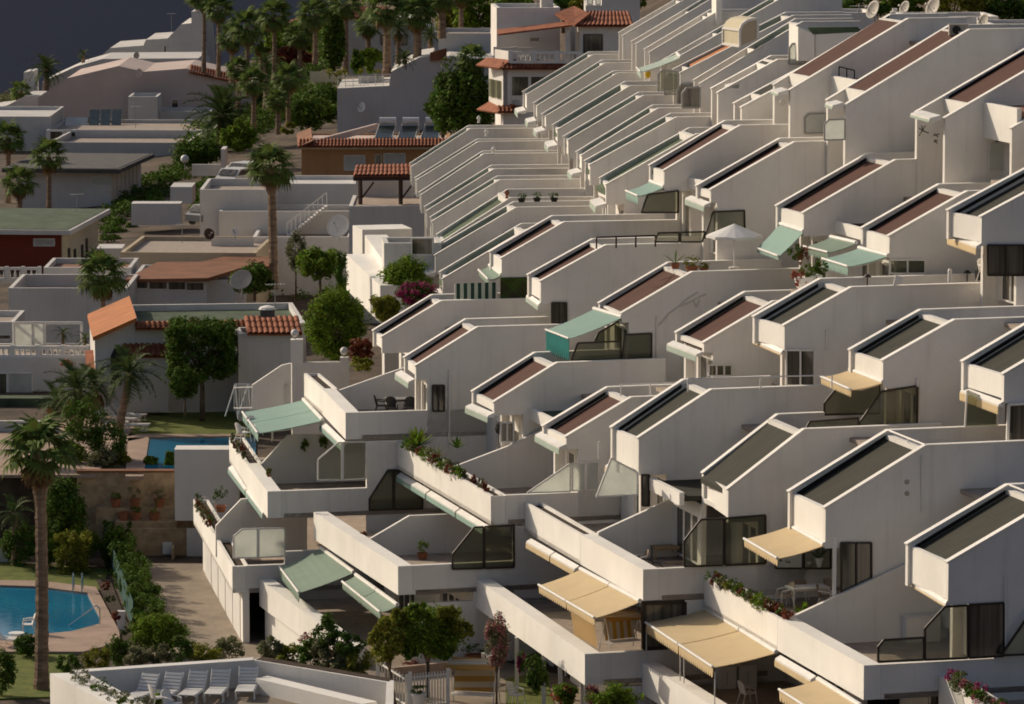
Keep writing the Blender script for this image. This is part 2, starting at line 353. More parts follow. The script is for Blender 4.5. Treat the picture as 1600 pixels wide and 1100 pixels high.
def house(tier, k, f, F, a, by, rx, roof, label, lb=1.3, full=0, rf=.12, gap=None, gd=None, ups=1, rail=0, base=6.5, Wf=None, wall='stucco', group='terraced white houses of the stepped complex', cat='house', gw=-.9, gl=.5, door=1, grm=None, fr=None, lbf=None):
    T = .15 if roof == 'grn2' else .24
    pl = PL[(tier, k)]; n, u = vv(pl[1]), uu(pl[1]); h = H(); h.n, h.u, h.k, h.tier = n, u, k, tier
    n0 = hit(f, *pl); h.n0 = n0
    h.root = thing('terraced_house', label, cat, n0 - UP * base, group)
    LL = lambda p: ((hit(p, *pl) - n0).dot(u), (hit(p, *pl) - n0).z)
    G = lambda uu_, w_, v_=0.0: n0 + u * uu_ + UP * w_ - n * v_
    Fp = zh(F, n0.z) - n0; W = max(1.9, min(5.0, -Fp.dot(n))) if Wf is None else Wf; du = max(-.5, min(.5, Fp.dot(u) * min(1, W / max(.1, -Fp.dot(n)))))
    ua, wa = LL(a); ur = LL((rx, f[1]))[0]; bw = LL((f[0], by))[1] if by else -1
    h.W, h.ua, h.wa, h.ur, h.bw, h.G, h.LL = W, ua, wa, ur, bw, G, LL
    nx = PL[(tier, k + 1)]; rr = n0 + u * 2; dn = vv(nx[1]); pitch = abs((nx[0] - rr).dot(dn) / n.dot(dn)); h.pitch = pitch
    if full: prof = [(0, 0), (ua, wa), (ur, wa), (ur, -base), (0, -base)]
    else: prof = [(0, 0), (ua, wa), (ur, wa), (ur, -base), (lb, -base), (lb, bw - .12), (0, bw - .12)]
    top = [(0, 0), (ua, wa), (ur, wa)]
    for v0, d_ in ((0, 0), (W - T, du)):
        if v0 and lbf: prof = [(lbf if x == lb else x, z) for x, z in prof]
        if v0 and fr: x1 = LL((fr, f[1]))[0]; prof = [(min(x, x1) if x > ua else x, z) for x, z in prof]; top = [(min(x, x1) if x > ua else x, z) for x, z in top]
        p_ = MB().prism([G(x + d_, z, v0) for x, z in prof], -n * T).build('party_wall', M[wall], h.root)
        m = MB(); coping(m, [G(x + d_ - (.04 if i == 0 else 0), z, v0 - .03) for i, (x, z) in enumerate(top)], n, T)
        m.build('coping', M['coping'], p_)
    # sloping roof set down between the two walls
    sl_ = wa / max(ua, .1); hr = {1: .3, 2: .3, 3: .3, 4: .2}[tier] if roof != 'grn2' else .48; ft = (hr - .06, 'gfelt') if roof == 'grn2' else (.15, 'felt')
    MB().prism([G(rf + .1, sl_ * (rf + .1) - hr, T + .004), G(ua - .1, wa - hr, T + .004), G(ua - .1, wa - hr - .2, T + .004), G(rf + .1, sl_ * (rf + .1) - hr - .2, T + .004)], -n * (W - 2 * T - .008)).build('roof', M[roof], h.root)
    MB().prism([G(rf + .15 + du, sl_ * (rf + .15) - hr + .003, W - T - .003), G(ua - .12 + du, wa - hr + .003, W - T - .003), G(ua - .12 + du, wa - hr + ft[0], W - T - .003), G(rf + .15 + du, sl_ * (rf + .15) - hr + ft[0], W - T - .003)], n * .05).build('felt_upstand', M[ft[1]], h.root)  # strip on the far wall's inner face, black except on channel roofs
    if ups:
        MB().box(G(ua - .1, wa - .75, T + .004), u * .3, -n * (W - 2 * T - .008), UP * .62).build('roof_upstand', M['stucco'], h.root)
    if rail:
        m = MB(); m.tube(G(ua, wa + .03, .1), G(ua, wa + .03, W - .1), .04); m.tube(G(ua, wa + .03, W * .45), G(ua, wa - .6, W * .45), .03); m.build('guard_rail', M['wframe'], h.root)
    # front parapet panel between the wall ends
    e0, e1 = G(.12, 0, T), G(.12 + du, 0, W - T); e = e1 - e0
    fb = max(bw, -2.2)
    m = MB()
    fr = sl_ * rf - .1
    if full: m.box(G(rf, fr - .55, T), u * .16, -n * (W - 2 * T), UP * .55)
    else: m.prism([e0 + UP * (-.06), e0 + UP * fb, e0 + UP * fb + u * .2, e0 - UP * .06 + u * .2], e)
    m.build('front_parapet', M['coping'], h.root)
    if not full:
        MB().box(G(.33, fb + .02, T + .004), u * (lb + .4), -n * (W - 2 * T - .01), UP * .16).build('soffit', M['stucco'], h.root)
        if door: window_wall(h, 'rear', G(lb + .3, fb - 2.6, T), u, -n * (W - 2 * T), 2.6)
    elif door: window_wall(h, 'rear', G(rf + .7, fr - 3.1, T), u, -n * (W - 2 * T), 2.6)
    # flat recessed bay up to the next house
    if gap: gu, gz = [(hit(gap, *nx) - n0).dot(u), hit(gap, *nx).z - n0.z]
    else: gu, gz = 2.2, gw
    GL = pitch - W
    if GL > .6:
        m = MB().box(G(gu + .2, gz - .35, W + .004), u * max(1, ua - gu + 1.5), -n * (GL - .008), UP * .2); m.build('flat_roof', M[grm or roof], h.root)
        MB().box(G(gu, gz - gl, W + .004), u * .2, -n * (GL - .008), UP * gl).build('fascia', M['coping'], h.root)
        if door: window_wall(h, 'bay', G(gu + .9, gz - gl - 2.5, W + .004), u, -n * (GL - .008), 2.5, 3)
    # terrace floor on top of the house
    if ur - ua > 1.0:
        MB().box(G(ua + .25, wa - 1.1, T + .004), u * (ur - ua - .3), -n * (pitch - T - .008), UP * .16).build('terrace_floor', M[gd or 'floor'], h.root)
    HOUSES[(tier, k)] = h
    return h
def ORD(i): return ['first', 'second', 'third', 'fourth', 'fifth', 'sixth', 'seventh', 'eighth', 'ninth', 'tenth', 'eleventh'][i]
# --- tier 1: the lowest row of sloped roofs
house(1, 0, (1482, 880), (1415, 850), (1642, 785), 940, 1750, 'green', 'white house with dark olive sloped roof nearest the camera, bare corner terrace in front', ups=1, rail=1, lb=1.7)
house(1, 1, (1290, 795), (1231, 768), (1447, 697), 852, 1660, 'green', 'white house with olive sloped roof, white rail across its top, cream awning over cane chairs', rail=1, lb=.7, door=0, lbf=3.4)
house(1, 2, (1138, 766), (1090, 735), (1257, 672), 812, 1470, 'green', 'white house with olive sloped roof beside the low dark flat roof, above the bicycle terrace', Wf=4.3, gap=(1014, 746), lb=1.2, fr=1330)
house(1, 3, (998, 686), (954, 668), (1112, 610), 738, 1310, 'green', 'white house with olive sloped roof and white glass wedge below its short cream valance', lb=1.2, fr=1250)
house(1, 4, (885, 684), (847, 666), (987, 622), 698, 1130, 'brown', 'white house with red brown roof beside a small green flat roof, framed sketch below', gap=(828, 638), lb=.5, grm='grn2')
house(1, 5, (772, 630), (737, 612), (871, 568), 645, 1040, 'brown', 'white house with red brown roof and closed mint awning above the black kettle barbecue', lb=1.3)
house(1, 6, (650, 573), (631, 559), (747, 512), 590, 880, 'brown', 'white house with red brown roof over the terrace with dark garden furniture', lb=.5)
house(1, 7, (597, 528), (581, 516), (690, 471), 548, 880, 'brown', 'white house with red brown roof at the row end beside the big round tree', lb=2.2, Wf=2.7)
# --- tier 2
house(2, 1, (1569, 586), (1502, 565), (1700, 508), 625, 1760, 'green', 'white house with olive roof cut by the right edge, cream valance over green glass', lb=2.2)
house(2, 2, (1380, 565), (1326, 547), (1492, 501), 602, 1700, 'green', 'white house with olive roof and small cream awning over smoked glass screens', lb=1.5)
house(2, 3, (1226, 510), (1176, 495), (1331, 450), 547, 1600, 'green', 'white house with olive roof above a dark glazed doorway, white ladder rungs beside it', lb=1.2)
house(2, 4, (1100, 537), (1055, 520), (1209, 472), 547, 1420, 'brown', 'white house with red brown roof over three small white window panes', lb=.4)
house(2, 5, (972, 491), (935, 474), (1082, 426), 500, 1260, 'brown', 'white house with red brown roof and open mint awning with teal valance', lb=.3)
house(2, 6, (845, 441), (824, 430), (947, 384), 470, 1160, 'brown', 'white house with red brown roof and blank front above a dark narrow doorway', lb=1.2)
house(2, 7, (784, 405), (765, 394), (882, 348), 433, 1060, 'brown', 'white house with red brown roof beside the lattice fence and green striped cloth', lb=2.6)
F1 = [((692, 437), (687, 426), (821, 360), 459, 1000), ((680, 400), (677, 390), (807, 325), 425, 980), ((686, 382), (683, 367), (798, 310), 402, 960), ((676, 347), (673, 340), (781, 282), 372, 930),
      ((667, 331), (664, 324), (772, 265), 352, 910), ((658, 306), (656, 301), (757, 241), 330, 890), ((651, 283), (649, 279), (748, 222), 305, 880), ((643, 262), (641, 256), (735, 202), 288, 875)]
SIDE = ['lined green', 'grey green', 'moss green', 'slate grey', 'dull green', 'dark green', 'green grey', 'pale green']
for i, (f, F, a, by, rx) in enumerate(F1):
    nm = ['mint awning box low on its front', 'second past the brown roofs, behind the shrub', 'third past the brown roofs, with dark pots', 'fourth past the brown roofs, by a finial', 'fifth past the red brown roofs', 'third from the far end by the pergola', 'next to last by the pergola', 'last of its row, touching the tiled pergola'][i]
    house(2, 8 + i, f, F, a, by, rx, 'grn2', 'narrow white house with green roof channel, ' + nm, lb=.9, group='narrow white houses with green roof channels', gw=-1.6, door=i < 3)
# --- tier 3
house(3, 2, (1534, 340), (1479, 329), (1660, 272), 380, 1740, 'green', 'white house with olive roof at the right edge above white plastic chairs and doorway', lb=1.5)
house(3, 3, (1390, 370), (1345, 357), (1512, 300), 400, 1700, 'brown', 'white house with red brown roof and two mint awnings over its windows', lb=.3, gap=(1303, 345))
house(3, 4, (1256, 334), (1212, 322), (1400, 251), 365, 1640, 'brown', 'white house with red brown roof and a green awning lowered steeply by flowers', lb=1.1)
house(3, 5, (1111, 298), (1087, 291), (1242, 223), 312, 1500, 'brown', 'white house with red brown roof, closed awning and large grey glass screen on its terrace', lb=.3, gap=(1075, 277))
house(3, 6, (1038, 268), (1014, 259), (1157, 197), 295, 1290, 'brown', 'white house with red brown roof and small open mint awning on its front', lb=1.3)
F2 = [((947, 290), (937, 279), (1089, 210), 316, 1240), ((922, 259), (914, 252), (1057, 184), 286, 1200), ((909, 244), (901, 238), (1029, 170), 267, 1170), ((888, 220), (881, 214), (1006, 150), 245, 1110),
      ((871, 204), (864, 196), (985, 135), 226, 1090), ((853, 183), (847, 179), (965, 115), 200, 1070), ((839, 167), (834, 162), (946, 99), 186, 1030), ((823, 149), (817, 144), (927, 86), 172, 1000)]
for i, (f, F, a, by, rx) in enumerate(F2):
    nm = ['nearest the camera in its row', 'second in its row, awning box below', 'third in its row from the camera', 'fourth in its row, by dark screens', 'fifth in its row, counting from the camera', 'sixth in its row, below the yellow parasol', 'second from the balustraded villa', 'touching the balustraded villa'][i]
    house(3, 7 + i, f, F, a, by, rx, 'grn2', 'slim white house with long green roof channel, ' + nm, lb=.9, group='slim white houses with green roof channels above the middle terrace', gw=-1.6, door=i < 3)
# --- tier 4: walls come straight down to the terrace
T4 = [(2, (1632, 214), (1578, 201), (1850, 88), 'brown', 'white house end at the right edge with tall bright front below a dark railing', 1.3, (1537, 160)), (3, (1477, 186), (1430, 176), (1690, 62), 'brown', 'tall white house with red brown roof and dragonfly ornament on its recess wall', 1.3, None),
      (4, (1321, 166), (1291, 157), (1516, 47), 'brown', 'tall white house with red brown roof and an air conditioner at its ridge', 1.2, (1297, 118)),
      (5, (1235, 142), (1208, 133), (1420, 30), 'brown', 'tall white house with red brown roof and round ornament in its recess', 1.2, None),
      (6, (1159, 169), (1146, 162), (1290, 99), 'green', 'white house with short front wall tucked behind the round ornament house', 1.2, None),
      (7, (1122, 146), (1111, 139), (1216, 94), 'green', 'white house with dark green roof and pale glass cabin at its upper end', 2.6, None),
      (8, (1094, 132), (1084, 126), (1254, 35), 'grn2', 'white house with thin roof channel rising past the curved glass canopy', 3.0, None),
      (9, (1063, 115), (1052, 109), (1240, 25), 'grn2', 'white house with an orange strip at the foot of its roof channel', .6, None),
      (10, (1040, 102), (1032, 97), (1225, -4), 'grn2', 'white house with thin roof channel behind the pale top row awning', 3.0, None),
      (11, (1015, 83), (1007, 78), (1119, 20), 'grn2', 'white house with thin roof channel ending at a tall white end wall', 3.4, None),
      (12, (994, 70), (987, 66), (1130, -12), 'grn2', 'white house with thin roof channel, second from the tiled villa roof', 3.2, None),
      (13, (973, 57), (967, 52), (1085, -9), 'grn2', 'white house with thin roof channel right beside the tiled villa roof', 3.6, None)]
for k, f, F, a, roof, lab, rf, gap in T4:
    house(4, k, f, F, a, None, a[0] + 90, roof, lab, full=1, rf=rf, gap=gap, gw=-.5, gl=1.5 if k == 2 else 2.6 if gap else .5, door=k < 6, group='tall white houses of the top row', grm='floor2' if gap else None)
# --- lower terraces (balconies) hung in front of the first tier
def balcony(h, near, far, n3=None, k=None, bot=None, side=None, soil=0, deep=None, th=.62, rear=1, floor='floor', hh=1.2, sidek=None):
    pl = PL[k]; u = uu(pl[1]); N = n3 or hit(near, *pl); Fa = zh(far, N.z); e = Fa - N; hgt = hh
    g = e.normalized() * .012
    m = MB()
    if soil:
        m.box(N + g - UP * hgt, e - 2 * g, u * .14, UP * hgt); m.box(N + g - UP * hgt + u * th, e - 2 * g, u * .12, UP * (hgt - .03)); m.box(N + g - UP * (hgt), e - 2 * g, u * th, UP * .15)
    else: m.box(N + g - UP * hgt, e - 2 * g, u * th, UP * hgt)
    b = m.build('balcony_parapet', M['coping'], h.root)
    if soil:
        for s_ in (0, .985): MB().box(N + e * (s_ + .002) - UP * hgt + u * .143, e * .012, u * (th - .147), UP * (hgt - .02)).build('end_cap', M['coping'], b)
    if soil: MB().box(N + g * 8 - UP * .5 + u * .142, e - 16 * g, u * (th - .146), UP * .36).build('planter_soil', M['soil'], b)
    D = deep if deep else max(3, (h.n0 - N).dot(u) + 1.6)
    MB().box(N + u * (th + .12) - UP * (hgt + .02), e, u * (D - th - .1), UP * .2).build('balcony_floor', M[floor], h.root)
    if side:
        p = hit((side, near[1]), *pl); L = (p - N).dot(u)
        MB().box(N + u * (th + .004) - UP * (hgt + .003), u * (L - th), e.normalized() * .26, UP * hgt).build('side_parapet', M['stucco'], h.root)
    if rear: window_wall(h, 'r', N + u * (D + .1) - UP * (hgt - .2) + e.normalized() * .3, u, e * .94, 2.6, 4)
    return N, Fa
def divider(h, k, poly, t=.2, dv=0., mt='stucco', name='divider_wall', pt=None):
    pl = PL[k]; P0 = (pt or pl[0]) + vv(pl[1]) * dv; q = [hit(p, P0, pl[1]) for p in poly]
    d = MB().prism(q, -vv(pl[1]) * t).build(name, M[mt], h.root)
    return d
def onfloor(k, dv, x, z):
    c = hit((x, 900), PL[k][0] + vv(PL[k][1]) * dv, PL[k][1]); c.z = z; return c
hD, hC, hB, hA, h4, h5, h6, h7 = [HOUSES[(1, i)] for i in range(8)]
# upper balcony level
N, J = balcony(hD, (1350, 1040), (1215, 965), k=0, side=1640, deep=10)
balcony(hC, None, (1100, 900), n3=J, k=1, soil=1, side=None, deep=8.2)
divider(hD, 1, [(1243, 962), (1410, 884), (1480, 858), (1480, 1010), (1243, 1010)], dv=.26)
N, J = balcony(hB, (1005, 890), (907, 835), k=2, side=1260, deep=9.5)
balcony(hA, None, (820, 785), n3=J, k=3, soil=1)
divider(hB, 3, [(935, 832), (1088, 762), (1150, 735), (1150, 880), (935, 880)], dv=.26)
N, J = balcony(h4, (767, 775), (688, 729), k=4, side=1010, soil=1, deep=9)
balcony(h5, None, (620, 690), n3=J, k=5, soil=1)
divider(h4, 5, [(708, 730), (800, 695), (852, 668), (900, 668), (900, 800), (708, 800)], dv=.26)
N, J = balcony(h6, (540, 645), (503, 607), k=6, side=790, deep=9)
balcony(h7, None, (475, 583), n3=J, k=7, soil=1)
divider(h6, 7, [(524, 612), (615, 580), (660, 565), (660, 690), (524, 690)], dv=.26)
# lower balcony level
_p = hit((1003, 1035), *PL[2]); _j = zh((1115, 1104), _p.z); _n = zh((1262, 1198), _p.z)
balcony(hC, None, (1003, 1035), n3=_j, k=1); balcony(hD, None, (1115, 1104), n3=_n, k=0)
N, J = balcony(hB, (914, 1022), (820, 957), k=2, side=1080)
balcony(hA, None, (740, 902), n3=J, k=3)
divider(hA, 4, [(742, 893), (838, 893), (905, 893), (905, 960), (742, 960)], dv=-.3)
N, J = balcony(h4, (622, 885), (553, 841), k=4, side=880)
balcony(h5, None, (490, 800), n3=J, k=5)
divider(h4, 5, [(577, 843), (640, 806), (735, 802), (760, 830), (760, 900), (577, 900)])
N, J = balcony(h6, (418, 768), (385, 724), k=6, side=640, deep=9)
balcony(h7, None, (358, 683), n3=J, k=7, soil=1, deep=9)
divider(h7, 7, [(404, 730), (450, 680), (520, 678), (600, 676), (600, 780), (404, 780)])
N302, F302 = balcony(h6, (363, 885), (302, 780), k=6, side=560, deep=9, soil=1)
divider(h6, 7, [(337, 822), (377, 780), (440, 775), (480, 775), (480, 870), (337, 870)], dv=1.5)
_p = hit((405, 905), *PL[6]); _j = zh((468, 951), _p.z); _n = zh((548, 1010), _p.z)
balcony(h5, None, (405, 905), n3=_j, k=5, deep=7); balcony(h4, None, (468, 951), n3=_n, k=4, deep=7)
# bottom right corner house just entering the picture
_p = hit((1467, 1055), *PL[0])
hZ = H(); hZ.root = thing('terraced_house', 'white terrace corner with a flower trough entering at the bottom corner of the photo', 'house', _p - UP * 7, 'terraced white houses of the stepped complex')
hZ.n0 = _p + uu(15.5) * 4
balcony(hZ, None, (1467, 1055), n3=zh((1602, 1138), _p.z), k=-1, soil=1)
# wall below the lowest balconies down to the ground
def under(h, N, Fa, zb, k, back=.5, nm='lower_wall'):
    u = uu(PL[k][1]); e = Fa - N
    return MB().box(V((N.x, N.y, zb)) + u * back, e, u * .3, UP * (N.z - 1.21 - zb)).build(nm, M['coping'], h.root)
# ------------------------------------------------------------------ terrain, sea, paving
def lerp(a, b, t): return a + (b - a) * t
def pl_(y, tab):
    for (a, va), (b, vb) in zip(tab, tab[1:]):
        if y <= b: return lerp(va, vb, max(0, (y - a) / (b - a)))
    return tab[-1][1]
XF = [(60, 22), (150, 16), (167, 10), (182, 4), (196, -2), (206, -6), (216, -5), (276, -7), (400, -12), (560, -30), (700, -35)]
def ground_z(x, y):
    b = -38.05 if y < 221.6 else (-34.35 if y < 252 else lerp(-34.35, -36, min(1, (y - 252) / 20)))
    if x > -7.4 and y < 194: b = -36.1
    r = max(0, x - pl_(y, XF)) * .5
    if y > 300: r = r * 1.0 + max(0, min(1, (x + 40) / 50)) * min(6, (y - 300) * .06)
    z = b + min(r, 30)
    ed = 505 + max(0, x + 62) * 2.6
    if y > ed: z = lerp(z, -95, min(1, (y - ed) / 90))
    return z
ys = [60 + 8 * i for i in range(20)] + [221.5, 221.7] + [224 + 6 * i for i in range(5)] + [252] + [256 + 8 * i for i in range(55)]
ys = sorted(set(ys)); xs = [-330 + 12 * i for i in range(22)] + [-64 + 4 * i for i in range(35)] + [80 + 12 * i for i in range(24)]
xs = sorted(set(xs + [-7.5, -7.4]))
vs_ = [(x, y, ground_z(x, y)) for y in ys for x in xs]; nx_ = len(xs)
fs_ = [(j * nx_ + i, j * nx_ + i + 1, (j + 1) * nx_ + i + 1, (j + 1) * nx_ + i) for j in range(len(ys) - 1) for i in range(nx_ - 1)]
stru(MB().add(vs_, fs_).build('ground', M['dirt'], recalc=False))
stru(MB().add([(-30000, 400, -80), (30000, 400, -80), (30000, 60000, -80), (-30000, 60000, -80)], [(0, 1, 2, 3)]).build('sea', M['sea'], recalc=False))
def sheet(name, poly, z, m, thick=.3, hole=None):
    q = [zh(p, z) for p in poly]
    return stru(MB().prism(q, UP * -thick).build(name, M[m]))
ZP = -38.0
pool_px = [(-60, 912), (60, 916), (137, 926), (156, 962), (157, 974), (112, 986), (70, 990), (-60, 998)]
stuff(sheet('lawn', [(-90, 872), (170, 888), (160, 922), (136, 924), (60, 914), (-90, 905)], ZP + .02, 'grass', .1))
stuff(sheet('lawn', [(-90, 1015), (110, 1015), (90, 1088), (-90, 1095)], ZP + .02, 'grass', .1))
def ring(name, outer, inner, z, m, th):
    O = [zh(p, z) for p in outer]; I = [zh(p, z) for p in inner]; n = len(O); mb = MB()
    for i in range(n):
        j = (i + 1) % n; mb.prism([O[i], O[j], I[j], I[i]], UP * -th)
    return stru(mb.build(name, M[m]))
ring('pool_deck', [(-90, 905), (60, 907), (150, 917), (186, 985), (188, 1003), (130, 1018), (70, 1018), (-90, 1018)], pool_px, ZP + .12, 'deck', .3)
stru(MB().prism([zh(p, ZP + .02) for p in [(-60, 910), (60, 914), (139, 924), (158, 962), (159, 975), (112, 988), (70, 992), (-60, 1000)]], UP * -.3).build('pool_water', M['pool']))
sheet('parking_pavement', [(196, 880), (352, 880), (420, 960), (410, 1040), (240, 1040), (236, 985)], ZP + .03, 'paving', .2)
ZU = -34.3
stuff(sheet('lawn', [(203, 676), (222, 650), (262, 636), (400, 636), (392, 682), (230, 682)], ZU + .02, 'grass', .1))
sheet('upper_pool_deck', [(196, 690), (233, 683), (380, 681), (380, 678), (220, 678), (196, 682)], ZU + .05, 'deck', .2)
sheet('upper_pool_deck', [(196, 744), (200, 684), (233, 684), (224, 744)], ZU + .05, 'deck', .2)
stru(MB().prism([zh(p, ZU + .01) for p in [(225, 739), (233, 686), (400, 683), (400, 739)]], UP * -.2).build('pool_water', M['pool']))
sheet('terrace_pavement', [(-60, 664), (120, 655), (262, 640), (222, 652), (203, 676), (180, 700), (150, 742), (-60, 742)], ZU + .03, 'deck', .15)
sheet('road', [(190, 372), (262, 322), (300, 296), (352, 262), (420, 232), (470, 214), (476, 226), (420, 262), (350, 318), (300, 352), (250, 390)], -35.6, 'asph', .2)
# garden floor below the terraces
sheet('garden_pavement', [(470, 1010), (640, 1000), (900, 1060), (980, 1140), (470, 1140)], -36.0, 'paving', .2)

# ------------------------------------------------------------------ left-hand houses
def glazed(parent, P0, phi, rect, pane='dark', frame='wframe', out=.03, mull=1):
    x0, y0, x1, y1 = rect; n = vv(phi)
    q = [hit(p, P0, phi) + n * out for p in ((x0, y0), (x1, y0), (x1, y1), (x0, y1))]
    m = MB()
    for a, b in zip(q, q[1:] + q[:1]): bar(m, a, b, .035, n)
    for i in range(1, mull): bar(m, q[0].lerp(q[1], i / mull), q[3].lerp(q[2], i / mull), .035, n)
    f = m.build('window', M[frame], parent); c = sum(q, V()) / 4
    MB().prism([c + (x - c) * .97 - n * .01 for x in q], -n * .015).build('pane', M[pane], f)
def block(name, label, cat, d, rect, depth, wall='old', roof='floor', phi=0, par=.35, wins=(), zb=None, over=0, group=None, root=None, rz=.2, roofn='roof'):
    """house body: front rectangle in photo pixels on a plane at distance d, built back by depth metres"""
    x0, y0, x1, y1 = rect; P0 = at((x0, y1), d); n, u = vv(phi), uu(phi)
    A = hit((x0, y0), P0, phi); B = hit((x1, y0), P0, phi); L = (B - A).dot(u); zt = A.z
    zbm = hit((x0, y1), P0, phi).z if zb is None else zb
    r = root or thing(name, label, cat, V((A.x, A.y, zbm)), group)
    o = V((A.x, A.y, zbm)); hgt = zt - zbm; t = .25; m = MB()
    m.box(o, u * L, -n * t, UP * hgt); m.box(o - n * (depth - t), u * L, -n * t, UP * hgt)
    m.box(o - n * (t + .002), u * t, -n * (depth - 2 * t - .004), UP * (hgt - .002)); m.box(o + u * (L - t) - n * (t + .002), u * t, -n * (depth - 2 * t - .004), UP * (hgt - .002))
    m.build('wall', M[wall], r)
    if over:
        MB().box(o - u * over + n * over + UP * (hgt + .004), u * (L + 2 * over), -n * (depth + 2 * over), UP * .35).build(roofn, M['dgrey' if roof == 'dgrey' else 'old'], r)
        MB().box(o - u * (over - .25) + n * (over - .25) + UP * (hgt + .36), u * (L + 2 * over - .5), -n * (depth + 2 * over - .5), UP * .03).build('roof_surface', M[roof], r)
    else:
        MB().box(o + u * (t + .004) - n * (t + .004) + UP * (hgt - par - .2), u * (L - 2 * t - .008), -n * (depth - 2 * t - .008), UP * .2).build(roofn, M[roof], r)
    for wd in wins: glazed(r, P0, phi, wd[:4], *(wd[4:]))
    return r, P0, o, u, n, L, hgt
def slab(name, m, pts, th, parent):
    """thin roof from four 3D corners"""
    n = (pts[1] - pts[0]).cross(pts[3] - pts[0]).normalized(); n = n if n.z > 0 else -n
    return MB().prism(pts, -n * th).build(name, M[m], parent)
def tiles(parent, a, b, c, d, m='tile', step=.28, nm='roof_tiles'):
    """barrel tiles: a-b is the eave, d-c the ridge; rounded ribs run up the slope"""
    L = (b - a).length; n = max(2, int(L / step)); nn = (b - a).cross(d - a).normalized(); nn = nn if nn.z > 0 else -nn
    mb = MB(); K = 3
    for i in range(n):
        p0, p1 = a.lerp(b, i / n), a.lerp(b, (i + 1) / n); q0, q1 = d.lerp(c, i / n), d.lerp(c, (i + 1) / n); N = 5
        for kk in range(K):
            s0, s1 = kk / K, (kk + 1) / K; lift = nn * (.03 * (1))
            A = [p0.lerp(p1, j / (N - 1)).lerp(q0.lerp(q1, j / (N - 1)), s0) + nn * (.09 * math.sin(math.pi * j / (N - 1)) + .05) for j in range(N)]
            B = [p0.lerp(p1, j / (N - 1)).lerp(q0.lerp(q1, j / (N - 1)), s1) + nn * (.09 * math.sin(math.pi * j / (N - 1)) + .015) for j in range(N)]
            mb.add(A + B, [(j, j + 1, N + j + 1, N + j) for j in range(N - 1)])
    th = nn * -.08; mb.add([a, b, c, d, a + th, b + th, c + th, d + th], [(0, 1, 2, 3), (4, 7, 6, 5), (0, 4, 5, 1), (1, 5, 6, 2), (2, 6, 7, 3), (3, 7, 4, 0)])
    return stuff(mb.build(nm, M[m], parent, recalc=False))
def balustrade(parent, a, b, h=.85, step=.32, m='wframe', posts=4):
    d = b - a; L = d.length; n = int(L / step); mb = MB()
    for i in range(n):
        p = a + d * ((i + .5) / n); mb.lathe(p, [(.05, .1), (.09, .3), (.05, .55), (.07, h - .1)], 6)
    stuff(mb.build('balusters', M[m], parent, smooth=False))
    mb = MB(); bar(mb, a + UP * (h - .05), b + UP * (h - .05), .09); bar(mb, a + UP * .05, b + UP * .05, .09); mb.build('handrail', M[m], parent)
    for i in range(posts + 1):
        p = a.lerp(b, i / posts); MB().bx(p, .24, .24, h + .1).build('pedestal', M[m], parent)
ZG = -37.0
# orange-roofed house by the lawn
R1, P1, o, u, n, L, hg = block('house', 'white house with green flat roof and steep orange roof wing beside the lawn', 'house', 243, (211, 509, 478, 645), 10, 'old2', 'grn2', 7, zb=ZU)
P0 = P1
q = [hit(p, P0, 7) + n * .02 for p in ((148, 531), (211, 503), (211, 645), (150, 645))]
MB().prism(q, -n * 9.6).build('wing_wall', M['old2'], R1)
a, b = hit((145, 531), P0, 7) + n * .5, hit((213, 501), P0, 7) + n * .5; MB().prism([a, b, b + UP * .22, a + UP * .22], -n * 10.6).build('wing_roof', M['tile_or'], R1)
a, b = hit((211, 510), P0, 7) + n * .5, hit((390, 507), P0, 7) + n * .5; tiles(R1, a - UP * .1, b - UP * .1, b - n * .55 + UP * .22, a - n * .55 + UP * .22, nm='eave_tiles')
q = [hit(p, P0, 7) + n * 1.2 for p in ((191, 553), (262, 553))]; tiles(R1, q[0], q[1], q[1] - n * 1.3 + UP * .55, q[0] - n * 1.3 + UP * .55, nm='porch_tiles')
q = [hit(p, P0, 7) + n * .05 for p in ((196, 556), (262, 556), (262, 640), (196, 640))]; MB().prism(q, n * .95).build('porch', M['old2'], R1)
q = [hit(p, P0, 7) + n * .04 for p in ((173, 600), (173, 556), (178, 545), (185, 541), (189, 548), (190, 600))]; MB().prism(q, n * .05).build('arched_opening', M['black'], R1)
R, P0, o, u, n, L, hg = block('house', 'white side wing with barrel tiled pent roof left of the big round tree', 'house', 240, (372, 521, 470, 640), 2.8, 'old2', 'floor', 7, zb=ZU)
a, b = hit((386, 521), P0, 7) + n * .25, hit((472, 521), P0, 7) + n * .25
tiles(R, a, b, b - n * 2.8 + UP * .6, a - n * 2.8 + UP * .6)
# long white house with brown roof and strip windows
R, P0, o, u, n, L, hg = block('house', 'low white house with overhanging brown roof and a row of four windows', 'house', 287, (204, 437, 323, 472), 9, 'old2', 'floor', 0, zb=ZG,
    wins=[(207, 440, 231, 451), (233, 440, 261, 452), (263, 440, 290, 453), (291, 441, 319, 454)])
a, b = hit((196, 436), P0, 0) + n * .6, hit((325, 434), P0, 0) + n * .6
slab('overhanging_roof', 'tile_br', [a + UP * .05, b + UP * .05, b + V((3.2, 7.6, .35)), a + V((1.5, 7.6, .35))], .22, R)
block('side_wing', '', '', 288.5, (323, 437, 366, 470), 6, 'old2', 'floor', -4, zb=ZG, root=R)
R, P0, o, u, n, L, hg = block('house', 'flat roofed beige house with pale roof terrace behind the brown roofed one', 'house', 303, (188, 394, 400, 418), 11, 'beige', 'floor', -3, zb=ZG, par=.3)
a, b = at((280, 416), 299), at((420, 416), 299); slab('lean_to_roof', 'tile_br', [a, b, b + V((0, 3.4, .3)), a + V((2.8, 3.4, .3))], .15, R)
